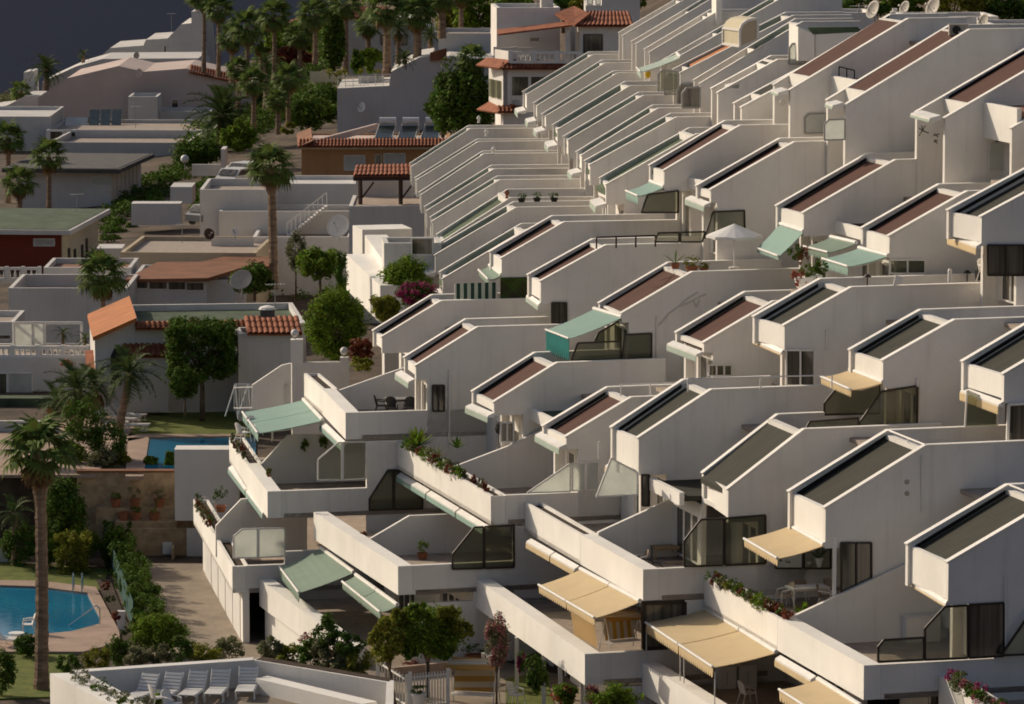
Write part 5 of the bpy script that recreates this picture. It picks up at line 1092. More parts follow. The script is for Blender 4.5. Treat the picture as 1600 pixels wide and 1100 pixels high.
screen(Hs[(2, 1)], 1, [[(1574, 690), (1576, 632), (1640, 628), (1640, 688)]], 'wframe', 'dark', .05, dv=.05)
screen(Hs[(2, 5)], 5, [[(893, 563), (903, 536), (970, 533), (970, 562)], [(972, 562), (976, 523), (1018, 521), (1018, 560)]], 'frame', 'smoke', dv=.05)
screen(Hs[(2, 5)], 5, [[(928, 535), (935, 520), (973, 498), (973, 533)]], 'frame', 'smoke', dv=-2.5)
screen(Hs[(3, 6)], 6, [[(1002, 332), (1012, 304), (1060, 298), (1060, 332)]], 'frame', 'smoke', dv=.05)
screen(Hs[(3, 5)], 5, [[(1101, 372), (1114, 331), (1163, 329), (1164, 366)], [(1023, 378), (1028, 364), (1061, 363), (1061, 378)], [(1063, 378), (1063, 363), (1102, 362), (1097, 378)]], 'frame', 'clear', dv=.05)
screen(Hs[(4, 8)], 8, [[(1066, 168), (1066, 146), (1073, 137), (1093, 136), (1093, 168)]], 'grey', 'dark', .05, dv=.05); screen(Hs[(4, 9)], 9, [[(1058, 166), (1058, 142), (1064, 132), (1082, 131), (1082, 166)]], 'grey', 'dark', .05, dv=.05)
screen(Hs[(4, 9)], 9, [[(1028, 142), (1028, 116), (1035, 109), (1060, 112), (1060, 142)]], 'grey', 'clear', .03, dv=.4); screen(Hs[(4, 10)], 10, [[(1038, 148), (1038, 122), (1046, 115), (1062, 118), (1062, 147)]], 'grey', 'clear', .03, dv=6)
screen(Hs[(4, 5)], 5, [[(1258, 208), (1258, 184), (1264, 178), (1290, 177), (1290, 207)]], 'grey', 'frost', .03, dv=.1); screen(Hs[(4, 4)], 4, [[(1288, 219), (1288, 194), (1295, 187), (1320, 186), (1320, 218)]], 'grey', 'frost', .03, dv=.1)
screen(Hs[(4, 3)], 3, [[(1545, 268), (1545, 240), (1548, 228), (1556, 224), (1576, 223), (1576, 266)]], 'wframe', 'frost', .03, dv=.1)
screen(Hs[(4, 7)], 7, [[(1233, 100), (1233, 76), (1238, 68), (1258, 68), (1258, 100)]], 'grey', 'frost', .04, dv=.05)
# doors, panes and pictures in camera-facing walls
def wall_door(h, k, rect, fm='frame', gm='dark', mull=2, dv=.02):
    glazed(h.root, pk(h, k)[0] + vv(pk(h, k)[1]) * dv, pk(h, k)[1], rect, gm, fm, .03, mull)
wall_door(hC, 1, (1314, 848, 1361, 935), 'frame', 'dark', 2); wall_door(Hs[(2, 3)], 3, (1228, 547, 1272, 602), 'wframe', 'dark', 2); wall_door(h6, 6, (676, 602, 694, 642), 'frame', 'dark', 2); wall_door(hA, 3, (1003, 742, 1014, 790), 'frame', 'dark', 1)
wall_door(Hs[(2, 4)], 4, (1107, 570, 1143, 587), 'wframe', 'smoke', 3); wall_door(Hs[(3, 3)], 3, (1390, 406, 1445, 427), 'wframe', 'smoke', 2); wall_door(Hs[(3, 2)], 2, (1543, 383, 1600, 430), 'frame', 'dark', 2); wall_door(Hs[(2, 6)], 6, (862, 473, 885, 505), 'frame', 'dark', 2); wall_door(Hs[(4, 3)], 3, (1553, 200, 1575, 223), 'wframe', 'dark', 1); wall_door(h5, 5, (782, 660, 802, 690), 'wframe', 'dark', 2)
def plaque(label, name, k, rect, fm, pm, dv, pt=None, cat='picture'):
    P0 = PL[k][0] + vv(PL[k][1]) * dv; n = vv(PL[k][1]); x0, y0, x1, y1 = rect
    q = [hit(p, P0, PL[k][1]) for p in ((x0, y0), (x1, y0), (x1, y1), (x0, y1))]; t = thing(name, label, cat, q[3])
    MB().prism(q, n * .04).build('frame', M[fm], t); c = sum(q, V()) / 4; MB().prism([c + (x - c) * .9 + n * .041 for x in q], n * .004).build('panel', M[pm], t); return t
M['art1'] = mat('sketch_print', (.5, .46, .4), col2=(.12, .11, .1), scale=3.2, rough=.7); M['art2'] = mat('landscape_print', (.42, .4, .38), col2=(.13, .06, .03), scale=1.1, rough=.7, stretch=(1, 1, 3))
plaque('framed sketch on the terrace divider below the red brown roof', 'framed_picture', 5, (814, 699, 845, 715), 'frame', 'art1', .06)
plaque('unframed landscape print on the divider beside the wooden table', 'wall_print', 3, (1066, 794, 1112, 810), 'art2', 'art2', .06); plaque('small dark wall tile right of the landscape print', 'wall_tile', 3, (1121, 794, 1138, 806), 'wood', 'art2', .06)
plaque('small brown square vent on the divider above the garden furniture', 'wall_vent', 7, (601, 594, 608, 600), 'wood', 'wood', .06, cat='vent')
def wallart(label, name, k, polys, m, dv=.03, cat='wall ornament', r=.02):
    P0 = PL[k][0] + vv(PL[k][1]) * dv; t = None; mb = MB()
    for poly in polys: mb.path([hit(p, P0, PL[k][1]) for p in poly], r)
    return tag(mb.build(name, M[m]), label, cat)
wallart('curling wave shaped relief ornament on the long grey wall', 'wall_relief', (2, 5), [[(1030, 508), (1045, 490), (1062, 478), (1075, 466), (1090, 457)], [(1060, 479), (1075, 474), (1092, 464), (1103, 460)], [(1083, 470), (1088, 480), (1093, 468)]], 'old', .0, r=.05)
P_ = PL[4][0] + vv(15.5) * -0; 
wallart('dark dragonfly and butterflies ornament on the tall recess wall', 'wall_ornament', (4, 3), [[(1436, 212), (1446, 196)], [(1436, 200), (1442, 204), (1451, 208)], [(1440, 196), (1443, 206)], [(1458, 212), (1468, 209)], [(1460, 209), (1466, 214)], [(1459, 222), (1465, 219)], [(1460, 218), (1464, 224)]], 'frame', -3.05, r=.024)
c = hit((1223, 160), PL[(4, 5)][0] + vv(PL[5][1]) * -3.3, PL[5][1]); tag(MB().lathe(c, [(.16, 0), (.16, .04)], 14, vv(PL[5][1])).build('wall_ornament', M['old']), 'round grey wall ornament in the tall white recess', 'wall ornament')
for i, y in enumerate((753, 771)):
    c = hit((1417, y), PL[1][0], 15.5); tag(MB().lathe(c, [(.09, -.01), (.09, .05), (.05, .06)], 14, vv(15.5)).build('wall_vent', M['dish']), ['upper', 'lower'][i] + ' of two round beige vents on the long white wall', 'vent', 'round vents on the long white wall')
def pipe(h, k, x, y0, y1, m='stucco'):
    P0 = pk(h, k)[0] + vv(pk(h, k)[1]) * .05; a, b = hit((x, y0), P0, pk(h, k)[1]), hit((x, y1), P0, pk(h, k)[1]); MB().tube(a, b, .05, n=8).build('downpipe', M[m], h.root)
pipe(hD, 0, 1571, 900, 1020); pipe(hA, 3, 936, 690, 716); pipe(h6, 6, 702, 578, 700); pipe(Hs[(2, 2)], 2, 1433, 590, 604); pipe(Hs[(2, 5)], 5, 1026, 494, 560); pipe(Hs[(2, 3)], 3, 1292, 515, 548); pipe(hC, 1, 1441, 712, 800)
for i in range(4):
    a = hit((1306, 552 + 9 * i), PL[(2, 3)][0] + vv(15.5) * -4.2, 15.5); MB().box(a, uu(15.5) * .5 - vv(15.5) * .2, V((0, .04, 0)), UP * .06).build('ladder_rung', M['wframe'], Hs[(2, 3)].root)
def rail(h, k, pts, m='grey', r=.03, posts=0, hh=.6, dv=0):
    P0 = pk(h, k)[0] + vv(pk(h, k)[1]) * dv; q = [hit(p, P0, pk(h, k)[1]) for p in pts]; mb = MB().path(q, r)
    for p, b in zip(q, q[1:]):
        for i in range(posts + 1): c = p.lerp(b, i / max(1, posts)); mb.tube(c, c - UP * hh, r)
    return mb.build('guard_rail', M[m], h.root)
rail(Hs[(3, 5)], 5, [(932, 371), (1024, 368)], 'wood', .04, 3, .5); rail(Hs[(4, 3)], 4, [(1540, 148), (1590, 155)], 'frame', .03, 2, .5); rail(Hs[(4, 4)], 5, [(1311, 104), (1335, 110)], 'frame', .03, 2, .5); rail(Hs[(2, 4)], 4, [(970, 600), (1062, 597)], 'wframe', .03, 2, .5)
rail(hA, 3, [(1075, 592), (1300, 586)], 'wframe', .03, 2, .5, 6.5); rail(Hs[(2, 3)], 3, [(1535, 443), (1578, 457), (1600, 462)], 'wframe', .04, 1, .6)
# lattice, striped cloth
r_ = thing('lattice_fence', 'dark green lattice fence under the red brown roofed house', 'fence', hit((800, 470), *PL[(2, 7)])); P0 = PL[(2, 7)][0] + vv(10) * .1; mb = MB()
a, b = hit((782, 434), P0, 10), hit((824, 470), P0, 10); L = (b - a).dot(uu(10)); Hh = a.z - b.z
for i in range(14):
    x = L * i / 13; mb.tube(a + uu(10) * x, a + uu(10) * max(0, min(L, x + Hh)) - UP * min(Hh, L - x), .015, n=4); mb.tube(a + uu(10) * x, a + uu(10) * max(0, x - Hh) - UP * min(Hh, x), .015, n=4)
stuff(mb.build('slats', M['leafd'], r_)); mb = MB().prism([a - vv(10) * .05, a + uu(10) * L - vv(10) * .05, a + uu(10) * L - UP * Hh - vv(10) * .05, a - UP * Hh - vv(10) * .05], vv(10) * .02); mb.build('backing', M['frame'], r_)
r_ = thing('striped_screen', 'green and white striped cloth screen on the terrace', 'screen', hit((740, 470), *PL[(2, 7)])); q = [hit(p, P0, 10) for p in ((711, 443), (776, 441), (776, 470), (711, 470))]; MB().prism(q, vv(10) * .02).build('cloth', M['gstr'], r_); mb = MB(); [mb.tube(q[i], q[3 - i], .03) for i in (0, 1)]; mb.build('post', M['wframe'], r_)

# ------------------------------------------------------------------ small things
def chair_proto(label, m='plastic', fm=None):
    t = thing('chair', label, 'chair'); fm = fm or m; mb = MB()
    mb.prism([V((-.24, -.24, .42)), V((.24, -.24, .42)), V((.21, .22, .40)), V((-.21, .22, .40))], UP * .035); mb.build('seat', M[m], t)
    mb = MB(); N = 6
    for i in range(N):
        a0, a1 = -.5 + i / N, -.5 + (i + 1) / N; f = lambda a: V((a * .48, .23 - .22 * a * a + .0, 0)); tp = lambda a: .92 - .18 * a * a * 2
        p, q = f(a0), f(a1); mb.prism([p + UP * .44, q + UP * .44, q + V((0, .12, tp(a1))), p + V((0, .12, tp(a0)))], V((0, .025, 0)))
    mb.build('backrest', M[m], t)
    for sx in (-1, 1):
        MB().path([V((sx * .25, -.2, .62)), V((sx * .27, .02, .66)), V((sx * .23, .25, .68))], .028).build('armrest', M[fm], t)
        MB().tube(V((sx * .22, -.2, .63)), V((sx * .27, -.27, 0)), .026, .02).build('leg', M[fm], t); MB().tube(V((sx * .2, .2, .42)), V((sx * .25, .33, 0)), .026, .02).build('leg', M[fm], t)
    return t
def lounger_proto(label):
    t = thing('sun_lounger', label, 'sun lounger')
    for i in range(9): MB().bx((0, -.95 + .14 * i, .32), .62, .11, .03).build('slat', M['plastic'], t)
    for i in range(5): p = V((0, .32 + .1 * i, .35 + .105 * i)); MB().prism([p + V((-.31, 0, 0)), p + V((.31, 0, 0)), p + V((.31, .07, .075)), p + V((-.31, .07, .075))], V((0, -.02, .02))).build('slat', M['plastic'], t)
    for sx in (-1, 1):
        MB().path([V((sx * .33, -1.0, .3)), V((sx * .33, .3, .3)), V((sx * .33, .82, .88))], .025).build('side_rail', M['plastic'], t)
        for y in (-.8, .2): MB().path([V((sx * .33, y, .3)), V((sx * .33, y - .1, 0)), V((sx * .33, y + .22, 0)), V((sx * .33, y + .12, .3))], .022).build('leg', M['plastic'], t)
    return t
def table_proto(label, L, W_, h_, top, leg, name='table'):
    t = thing(name, label, 'table'); MB().bx((0, 0, h_ - .04), L, W_, .04).build('tabletop', M[top], t)
    for sx in (-1, 1):
        for sy in (-1, 1): MB().bx((sx * (L / 2 - .05), sy * (W_ / 2 - .05), 0), .05, .05, h_ - .042).build('leg', M[leg], t)
    MB().bx((0, 0, h_ - .12), L - .12, W_ - .12, .06).build('apron', M[leg], t)
    return t
def pot(loc, label, r=.2, h_=.35, m='pot', plant='leaf', ph=.5, group=None, n=220, spiky=0, name='potted_plant'):
    t = thing(name, label, 'potted plant', loc, group); MB().lathe(loc, [(r * .7, 0), (r, h_ * .9), (r * 1.1, h_ * .9), (r * 1.1, h_), (r * .9, h_), (r * .88, h_ * .85)], 14).build('pot', M[m], t, smooth=False)
    if spiky:
        mb = MB(); rnd = random.Random(int(loc[0] * 100))
        for i in range(spiky):
            a = i * 2.4; e = rnd.uniform(.4, 1.3); d = V((math.cos(a) * math.cos(e), math.sin(a) * math.cos(e), math.sin(e))); s = d.cross(UP).normalized() * .03; b0 = loc + UP * h_ * .9; mid = b0 + d * ph * .6; mb.add([b0 - s, b0 + s, mid + s * 1.2, mid - s * 1.2, b0 + d * ph - UP * .1 * ph], [(0, 1, 2, 3), (3, 2, 4)])
        mb.build('leaves', M[plant], t, recalc=False)
    elif plant: crown(t, loc + UP * (h_ + ph * .45), (r * 1.4, r * 1.4, ph * .5), n, .05, plant, 12, name='foliage')
    return t
def parasol(loc, label, R, hgt, m, closed=False):
    t = thing('parasol', label, 'parasol', loc); loc = V(loc); MB().tube(loc, loc + UP * hgt, .03, n=8).build('pole', M['wframe'], t); MB().lathe(loc, [(.25, 0), (.25, .08), (.05, .12)], 12).build('base', M['old'], t)
    if closed: MB().lathe(loc, [(.14, hgt * .38), (.17, hgt * .6), (.1, hgt * .9), (.02, hgt)], 9).build('canopy', M[m], t)
    else:
        mb = MB(); n = 8; tip = loc + UP * hgt
        for i in range(n):
            a0, a1 = 2 * math.pi * i / n, 2 * math.pi * (i + 1) / n; p, q = tip + V((math.cos(a0) * R, math.sin(a0) * R, -.42 * R)), tip + V((math.cos(a1) * R, math.sin(a1) * R, -.42 * R)); mid = (p + q) / 2 + UP * .04
            mb.add([tip, p, mid, q], [(0, 1, 2), (0, 2, 3)]); mb.add([p, mid, q, q - UP * .12, mid - UP * .12, p - UP * .12], [(0, 5, 4, 1), (1, 4, 3, 2)])
        mb.build('canopy', M[m], t, recalc=False); mb = MB()
        for i in range(n): a0 = 2 * math.pi * i / n; mb.tube(tip - UP * .03, tip + V((math.cos(a0) * R * .97, math.sin(a0) * R * .97, -.42 * R - .03)), .012, n=4)
        mb.build('ribs', M['wframe'], t)
    return t
def dish(loc, label, r, aim, pole=1.2, m='dish'):
    t = thing('satellite_dish', label, 'satellite dish', V(loc) - UP * pole); loc = V(loc); ax = V(aim).normalized()
    MB().lathe(loc, [(.02, 0), (r * .5, .06 * r), (r * .8, .16 * r), (r, .26 * r), (r * 1.01, .24 * r), (r * .8, .12 * r), (r * .4, .0)], 24, ax).build('reflector', M[m], t, smooth=True)
    MB().tube(loc, loc - UP * pole, .05).build('pole', M['grey'], t); mb = MB(); lo = loc - UP * r * .9 * (1 - abs(ax.z)) + ax * .2 * r; mb.tube(lo, loc + ax * r * 1.0, .02); mb.lathe(loc + ax * r * .95, [(.05, 0), (.07, .12)], 8, ax); mb.build('feed_arm', M['grey'], t); return t
def lamp(loc, label, r=.2, post=.5, m='wframe'):
    t = thing('globe_lamp', label, 'lamp', loc); loc = V(loc); MB().tube(loc, loc + UP * post, .04).build('post', M['grey'], t); c = loc + UP * (post + r * .9)
    MB().lathe(c, [(r * math.sin(math.pi * i / 8), -r * math.cos(math.pi * i / 8)) for i in range(9)], 14).build('globe', M['plastic'], t, smooth=True); return t
def place(proto, used, loc, rz, label, sc=None):
    if not used: proto.location = loc; proto.rotation_euler = (0, 0, rz); proto['label'] = label; OFF[proto.name] = V(loc); used.append(1); return proto
    return dup(proto, loc, rz, sc, label)
# terrace with table and chairs
ZF = PL[0][0].z - 1.02
cw = chair_proto('', 'wick', 'plastic'); u_ = []
for x, dv, rz, lab in ((1226, 1.6, -1.2, 'pale cane armchair left of the white table'), (1252, .7, 2.9, 'pale cane armchair behind the white table against the parapet'), (1290, 2.3, 1.4, 'pale cane armchair right of the white table'), (1302, .9, 2.4, 'pale cane armchair nearest the dark door')): place(cw, u_, onfloor(2, dv, x, ZF), rz, lab)['group'] = 'cane armchairs round the white table'
t = table_proto('white rectangular garden table between cane armchairs', 1.5, .9, .75, 'plastic', 'plastic'); t.location = onfloor(2, 1.7, 1262, ZF); t.rotation_euler = (0, 0, .3)
s2 = PL[2][0]; zp = PL[2][0].z + .02
pot(hit((1278, 888), s2 + vv(15.5) * .25, 15.5), 'palm like plant in a white pot on the parapet beside the dark door', .22, .42, 'plastic', 'palm', .75, spiky=22)
pot(hit((1262, 889), s2 + vv(15.5) * .25, 15.5), 'small plain white pot left of the potted palm', .16, .3, 'plastic', None); pot(hit((1231, 889), s2 + vv(15.5) * .25, 15.5), 'low leafy plant in white pot under the cream awning', .18, .22, 'plastic', 'leafd', .35); pot(hit((1216, 890), s2 + vv(15.5) * .25, 15.5), 'leafy plant at the end of the parapet under the cream awning', .15, .2, 'plastic', 'leafd', .4)
def agave(p, z, label, R=.5, m='leafd', n=26, name='agave', cat='plant'):
    c = zh(p, z); t = thing(name, label, cat, c); mb = MB(); rnd = random.Random(int(p[0]))
    for i in range(n):
        a = i * 2.4; e = rnd.uniform(.25, 1.4); d = V((math.cos(a) * math.cos(e), math.sin(a) * math.cos(e), math.sin(e))); s = d.cross(UP).normalized() * .05 * R * 2; mid = c + d * R * .55
        mb.add([c - s, c + s, mid + s, mid - s, c + d * R], [(0, 1, 2, 3), (3, 2, 4)])
    mb.build('leaves', M[m], t, recalc=False); return t
agave((1255, 962), PL[0][0].z - .9, 'spiky green plant at the corner by the divider wall', .6, 'leaf')
def trough(pts, z, label, ms, n=14, r=.32, name='planting', seed=1, h=.3):
    """flowering plants growing in a parapet trough, each bush of its own"""
    rnd = random.Random(seed); a, b = zh(pts[0], z), zh(pts[1], z)
    t = thing('planter_plants', label, 'plants', a)
    for i in range(n):
        p = a.lerp(b, (i + .5) / n) + V((rnd.uniform(-.05, .1), 0, rnd.uniform(0, .12))); k = rnd.uniform(.7, 1.3)
        crown(t, p, (r * k, r * k, h * k), 260, .05, ms[i % len(ms)], 12, name='bush')
    return t
trough(((1112, 903), (1205, 953)), -29.75, 'row of green and rust flowering plants along the parapet trough above the long cream awning', ['leaf', 'leafr', 'leafd', 'olive', 'leafy', 'leafd', 'leaf'], 16, .3)
trough(((1205, 948), (1236, 966)), -29.75, 'dark plants at the end of the parapet trough by the spiky plant', ['leafd', 'leafr'], 4, .26, seed=3)
trough(((1482, 1060), (1600, 1130)), -29.95, 'magenta, red and green flowers in the trough at the bottom right corner', ['mag', 'leafd', 'olive', 'pinkf', 'leafd', 'leaf'], 16, .3, seed=5)
trough(((634, 694), (720, 742)), -28.95, 'mixed leafy plants in the trough with the yucca', ['leafd', 'leaf', 'olive', 'leafr'], 14, .3, seed=7); trough(((722, 740), (764, 768)), -29.05, 'sparse low plants at the near end of the trough', ['olive', 'leafr'], 4, .16, seed=8)
agave((652, 698), -28.9, 'spiky yucca in the parapet trough', .95, 'leaf', 36); agave((683, 716), -28.95, 'thin leaved cordyline beside the yucca', .6, 'olive', 18)
trough(((306, 783), (330, 822)), -34.2, 'green plants in the trough of the lowest left balcony', ['leafd', 'leafr', 'olive'], 8, .25, seed=11); trough(((362, 686), (384, 716)), -31.0, 'twiggy plants in the trough of the middle left balcony', ['olive', 'leafr'], 5, .16, seed=12)
trough(((480, 1000), (512, 1024)), -35.0, 'brown and green trailing plants on the garage parapet', ['leafr', 'leafd', 'olive'], 7, .4, seed=14)
agave((714, 700), -28.9, 'spiky plant at the back of the terrace behind the yucca', .55, 'leafd', 20)
# barbecue
c = hit((786, 698), PL[5][0] + vv(15.5) * -1.2, 15.5)
t = thing('barbecue', 'round black kettle barbecue under the cover on the terrace', 'barbecue', c); MB().lathe(c, [(.05, .5), (.3, .6), (.36, .78), (.3, .98), (.1, 1.1)], 16).build('kettle', M['black'], t, smooth=True)
for i in range(3): a = i * 2.09; MB().tube(c + V((.2 * math.cos(a), .2 * math.sin(a), .6)), c + V((.34 * math.cos(a), .34 * math.sin(a), 0)), .02).build('leg', M['grey'], t)
# terrace with dark garden furniture
ZT = hit((540, 645), *PL[6]).z - 1.0
cb = chair_proto('', 'black', 'frame'); u_ = []
for p, rz, lab in (((596, 648), 1.5, 'dark garden chair left of the dark table'), ((612, 652), .2, 'dark garden chair in front of the dark table, left'), ((640, 652), -.1, 'dark garden chair in front of the dark table, right'), ((662, 648), -1.5, 'dark garden chair nearest the open door')): place(cb, u_, zh(p, ZT), rz, lab)['group'] = 'dark garden chairs'
t = table_proto('long dark garden table on the terrace with open door', 1.5, .8, .72, 'grey', 'frame'); t.location = zh((628, 646), ZT); t.rotation_euler = (0, 0, .2)
# terrace with the wooden table
ZB = PL[2][0].z - 1.0
t = table_proto('light wooden table standing by the divider wall', 1.2, .7, .85, 'lwood', 'lwood'); t.location = onfloor(3, .6, 1042, ZB); t.rotation_euler = (0, 0, .25)
t = table_proto('low wooden stool in front of the wooden table', .8, .5, .4, 'wick', 'lwood', 'stool'); t['category'] = 'stool'; t.location = onfloor(3, 1.7, 1054, ZB); t.rotation_euler = (0, 0, .2)
ch = chair_proto('pale folding chair beside the bicycle on the terrace', 'wick', 'plastic'); ch.location = onfloor(3, 1.6, 999, ZB); ch.rotation_euler = (0, 0, -1.3)
bk = thing('bicycle', 'dark bicycle leaning by the parapet next to the wooden table', 'bicycle', onfloor(3, 3.0, 1004, ZB)); o = onfloor(3, 3.0, 1004, ZB)
for s in (-.5, .5):
    c = o + V((s, .1, .33)); mb = MB(); N = 16; mb.path([c + V((.32 * math.cos(2 * math.pi * i / N), 0, .32 * math.sin(2 * math.pi * i / N))) for i in range(N + 1)], .022, 5); mb.build('wheel', M['black'], bk)
mb = MB(); mb.path([o + V(p) for p in ((-.5, .1, .33), (-.1, .1, .33), (.3, .1, .75), (-.2, .1, .78), (-.1, .1, .33))], .02); mb.path([o + V(p) for p in ((.5, .1, .33), (.3, .1, .9), (.3, .1, .95))], .02); mb.tube(o + V((.3, -.15, .97)), o + V((.3, .35, .97)), .015); mb.tube(o + V((-.5, .1, .33)), o + V((-.2, .1, .8)), .02); mb.build('frame', M['frame'], bk); MB().bx(o + V((-.22, .1, .85)), .25, .12, .05).build('saddle', M['black'], bk)
# yellow striped swing seats
def swing(loc, rz, label, vert=False):
    t = thing('garden_swing', label, 'garden swing'); 
    for sx in (-1, 1):
        MB().path([V((sx * .95, -.5, 0)), V((sx * .95, .15, 1.65))], .03).build('side_frame', M['plastic'], t); MB().path([V((sx * .95, .7, 0)), V((sx * .95, .15, 1.65))], .03).build('side_frame', M['plastic'], t); MB().tube(V((sx * .75, .15, 1.6)), V((sx * .75, .0, .5)), .015).build('hanger', M['grey'], t)
    MB().tube(V((-.95, .15, 1.65)), V((.95, .15, 1.65)), .03).build('top_bar', M['plastic'], t)
    MB().prism([V((-1, -.55, 1.52)), V((1, -.55, 1.52)), V((1, .75, 1.72)), V((-1, .75, 1.72))], UP * .03).build('canopy', M['yel'], t)
    MB().prism([V((-.85, .32, .5)), V((.85, .32, .5)), V((.85, .62, 1.35)), V((-.85, .62, 1.35))], V((0, .05, 0))).build('back_cushion', M['yelv' if vert else 'yel'], t)
    for i in range(9): MB().bx((0, -.3 + .075 * i, .44), 1.7, .05, .03).build('slat', M['plastic'], t)
    t.location = loc; t.rotation_euler = (0, 0, rz); OFF[t.name] = V(loc); return t
swing(zh((738, 1102), -36.0), -.25, 'white garden swing seat with yellow striped canopy beside the picket fence')
sw_ = swing(hit((974, 1016), PL[2][0] + vv(15.5) * -1.3 + UP * 0, 15.5), .5, 'swing seat with upright yellow stripes behind the cream awning', True); sw_.scale = (.78, .78, .8)
u_ = []; pc = chair_proto('', 'plastic')
for p, z, rz, lab in (((806, 1102), -36.0, 1.0, 'white plastic chair right of the garden swing seat'), ((44, 990), ZP + .12, -1.4, 'white plastic chair at the edge of the lower pool'), ((1556, 452), hit((1556, 452), *PL[(2, 3)]).z, 1.2, 'white plastic chair by the dark doorway at the right edge'), ((1541, 440), hit((1541, 440), *PL[(2, 3)]).z, .6, 'white plastic chair behind the other by the dark doorway'), ((398, 680), hit((398, 700), *PL[6]).z - 1.0, .8, 'white plastic chair under the mint awning on the left balcony'), ((380, 690), hit((398, 700), *PL[6]).z - 1.0, 2.2, 'white plastic chair near the trough on the left balcony'), ((326, 806), -35.3, .6, 'white chair on the lowest left balcony')): place(pc, u_, zh(p, z), rz, lab)['group'] = 'white plastic chairs'
tb = table_proto('small white table on the middle left balcony', .9, .9, .72, 'plastic', 'plastic'); tb.location = zh((412, 688), hit((398, 700), *PL[6]).z - 1.0)
bq = thing('barbecue', 'black covered barbecue at the dark doorway on the right', 'barbecue', hit((1535, 437), PL[(2, 3)][0] + vv(15.5) * -.6, 15.5)); c = hit((1535, 437), PL[(2, 3)][0] + vv(15.5) * -.6, 15.5); MB().lathe(c, [(.3, 0), (.34, .4), (.3, .7), (.12, .8)], 10).build('cover', M['black'], bq)
for p, lab in (((1355, 446), 'left of two small wall lamps on the long terrace wall'), ((1511, 440), 'right of two small wall lamps on the long terrace wall')):
    c = hit(p, PL[(2, 3)][0] - vv(15.5) * 3, 15.5); t = thing('wall_lamp', lab, 'lamp', c, 'small lamps on the long terrace wall'); MB().tube(c, c + UP * .35, .025).build('post', M['frame'], t); MB().lathe(c + UP * .35, [(.18, 0), (.05, .12)], 8).build('shade', M['frame'], t)
c = hit((1484, 440), PL[(2, 3)][0] + vv(15.5) * .0, 15.5); tag(MB().lathe(c, [(.09, 0), (.09, .45), (.05, .52)], 10).build('bollard', M['plastic']), 'short white post standing on the long terrace wall', 'post')
c = hit((1403, 444), PL[(2, 3)][0], 15.5); t = thing('folded_towels', 'white folded cloth hung over the terrace wall', 'cloth', c); MB().prism([c + V((-.2, -.05, -.05)), c + V((.15, -.05, .0)), c + V((.22, -.05, .3)), c + V((-.1, -.05, .36))], V((0, .1, 0))).build('cloth', M['plastic'], t)
# parasols
c = hit((1147, 420), PL[(2, 5)][0] + vv(15.5) * -1.2, 15.5); parasol(c, 'open white parasol between the red brown roofs and the striped green awning', 1.25, 2.0, 'plastic')
c = hit((1012, 134), PL[(4, 11)][0] + vv(5) * .6, PL[11][1]); parasol(c, 'closed yellow parasol below the pale awning in the top row', .8, 1.2, 'yelp', True)
# planter with cactus on the parapet of the teal awning house
pot(hit((1055, 420), PL[(2, 5)][0] + vv(15.5) * -1.2, 15.5), 'tall bare cactus stems at the top of the red brown roof', .2, .25, 'pot', 'leafd', .9, spiky=5); pot(hit((1081, 423), PL[(2, 5)][0] + vv(15.5) * -1.2, 15.5), 'yellow green plant beside the cactus stems', .3, .2, 'pot', 'leafy', .5); pot(hit((1100, 424), PL[(2, 5)][0] + vv(15.5) * -1.2, 15.5), 'small yellowish plant right of the cactus', .2, .15, 'pot', 'leafy', .25)
for i, (x, y) in enumerate(((815, 316), (839, 315), (866, 315))): pot(hit((x, y), PL[(2, 9)][0] + vv(PL[9][1]) * -.1, PL[9][1]), ['left', 'middle', 'right'][i] + ' dark pot plant on the flat wall of the narrow houses', .2, .2, 'black', 'leafd', .3, 'dark pots on the flat wall', 80)
for i, (x, y) in enumerate(((792, 310), (802, 327), (748, 192), (760, 213), (771, 241))): 
    c = hit((x, y), *PL[(2, 10 if i < 2 else 15 - (i - 2))]); t = thing('finial', ['terracotta finial on the narrow house wall beside the dark pots', 'white finial below the terracotta one', 'pale finial at the ridge of the farthest narrow house', 'pale finial at the ridge of the second farthest narrow house', 'pale finial at the ridge of the third farthest narrow house'][i], 'finial', c, 'finials on the ridge walls'); MB().lathe(c, [(.1, 0), (.06, .15), (.14, .3), (.04, .45)], 8).build('urn', M['pot' if i == 0 else 'coping'], t)
t = thing('planter_plants', 'flowering plants under the striped green awning', 'plants', hit((1245, 430), *PL[(3, 3)]))
for x, y, m in ((1243, 395, 'leafd'), (1255, 400, 'leafr'), (1262, 425, 'leaf'), (1275, 432, 'leafd'), (1250, 432, 'redf'), (1283, 418, 'leafd')): crown(t, hit((x, y), PL[(3, 3)][0] + vv(15.5) * -.6, 15.5), (.35, .35, .4), 300, .06, m, 14, name='bush')
q = [hit(p, PL[(3, 3)][0] + vv(15.5) * -.3, 15.5) for p in ((1248, 436), (1285, 430), (1285, 448), (1252, 452))]; MB().prism(q, -vv(15.5) * .6).build('trough', M['coping'], t)
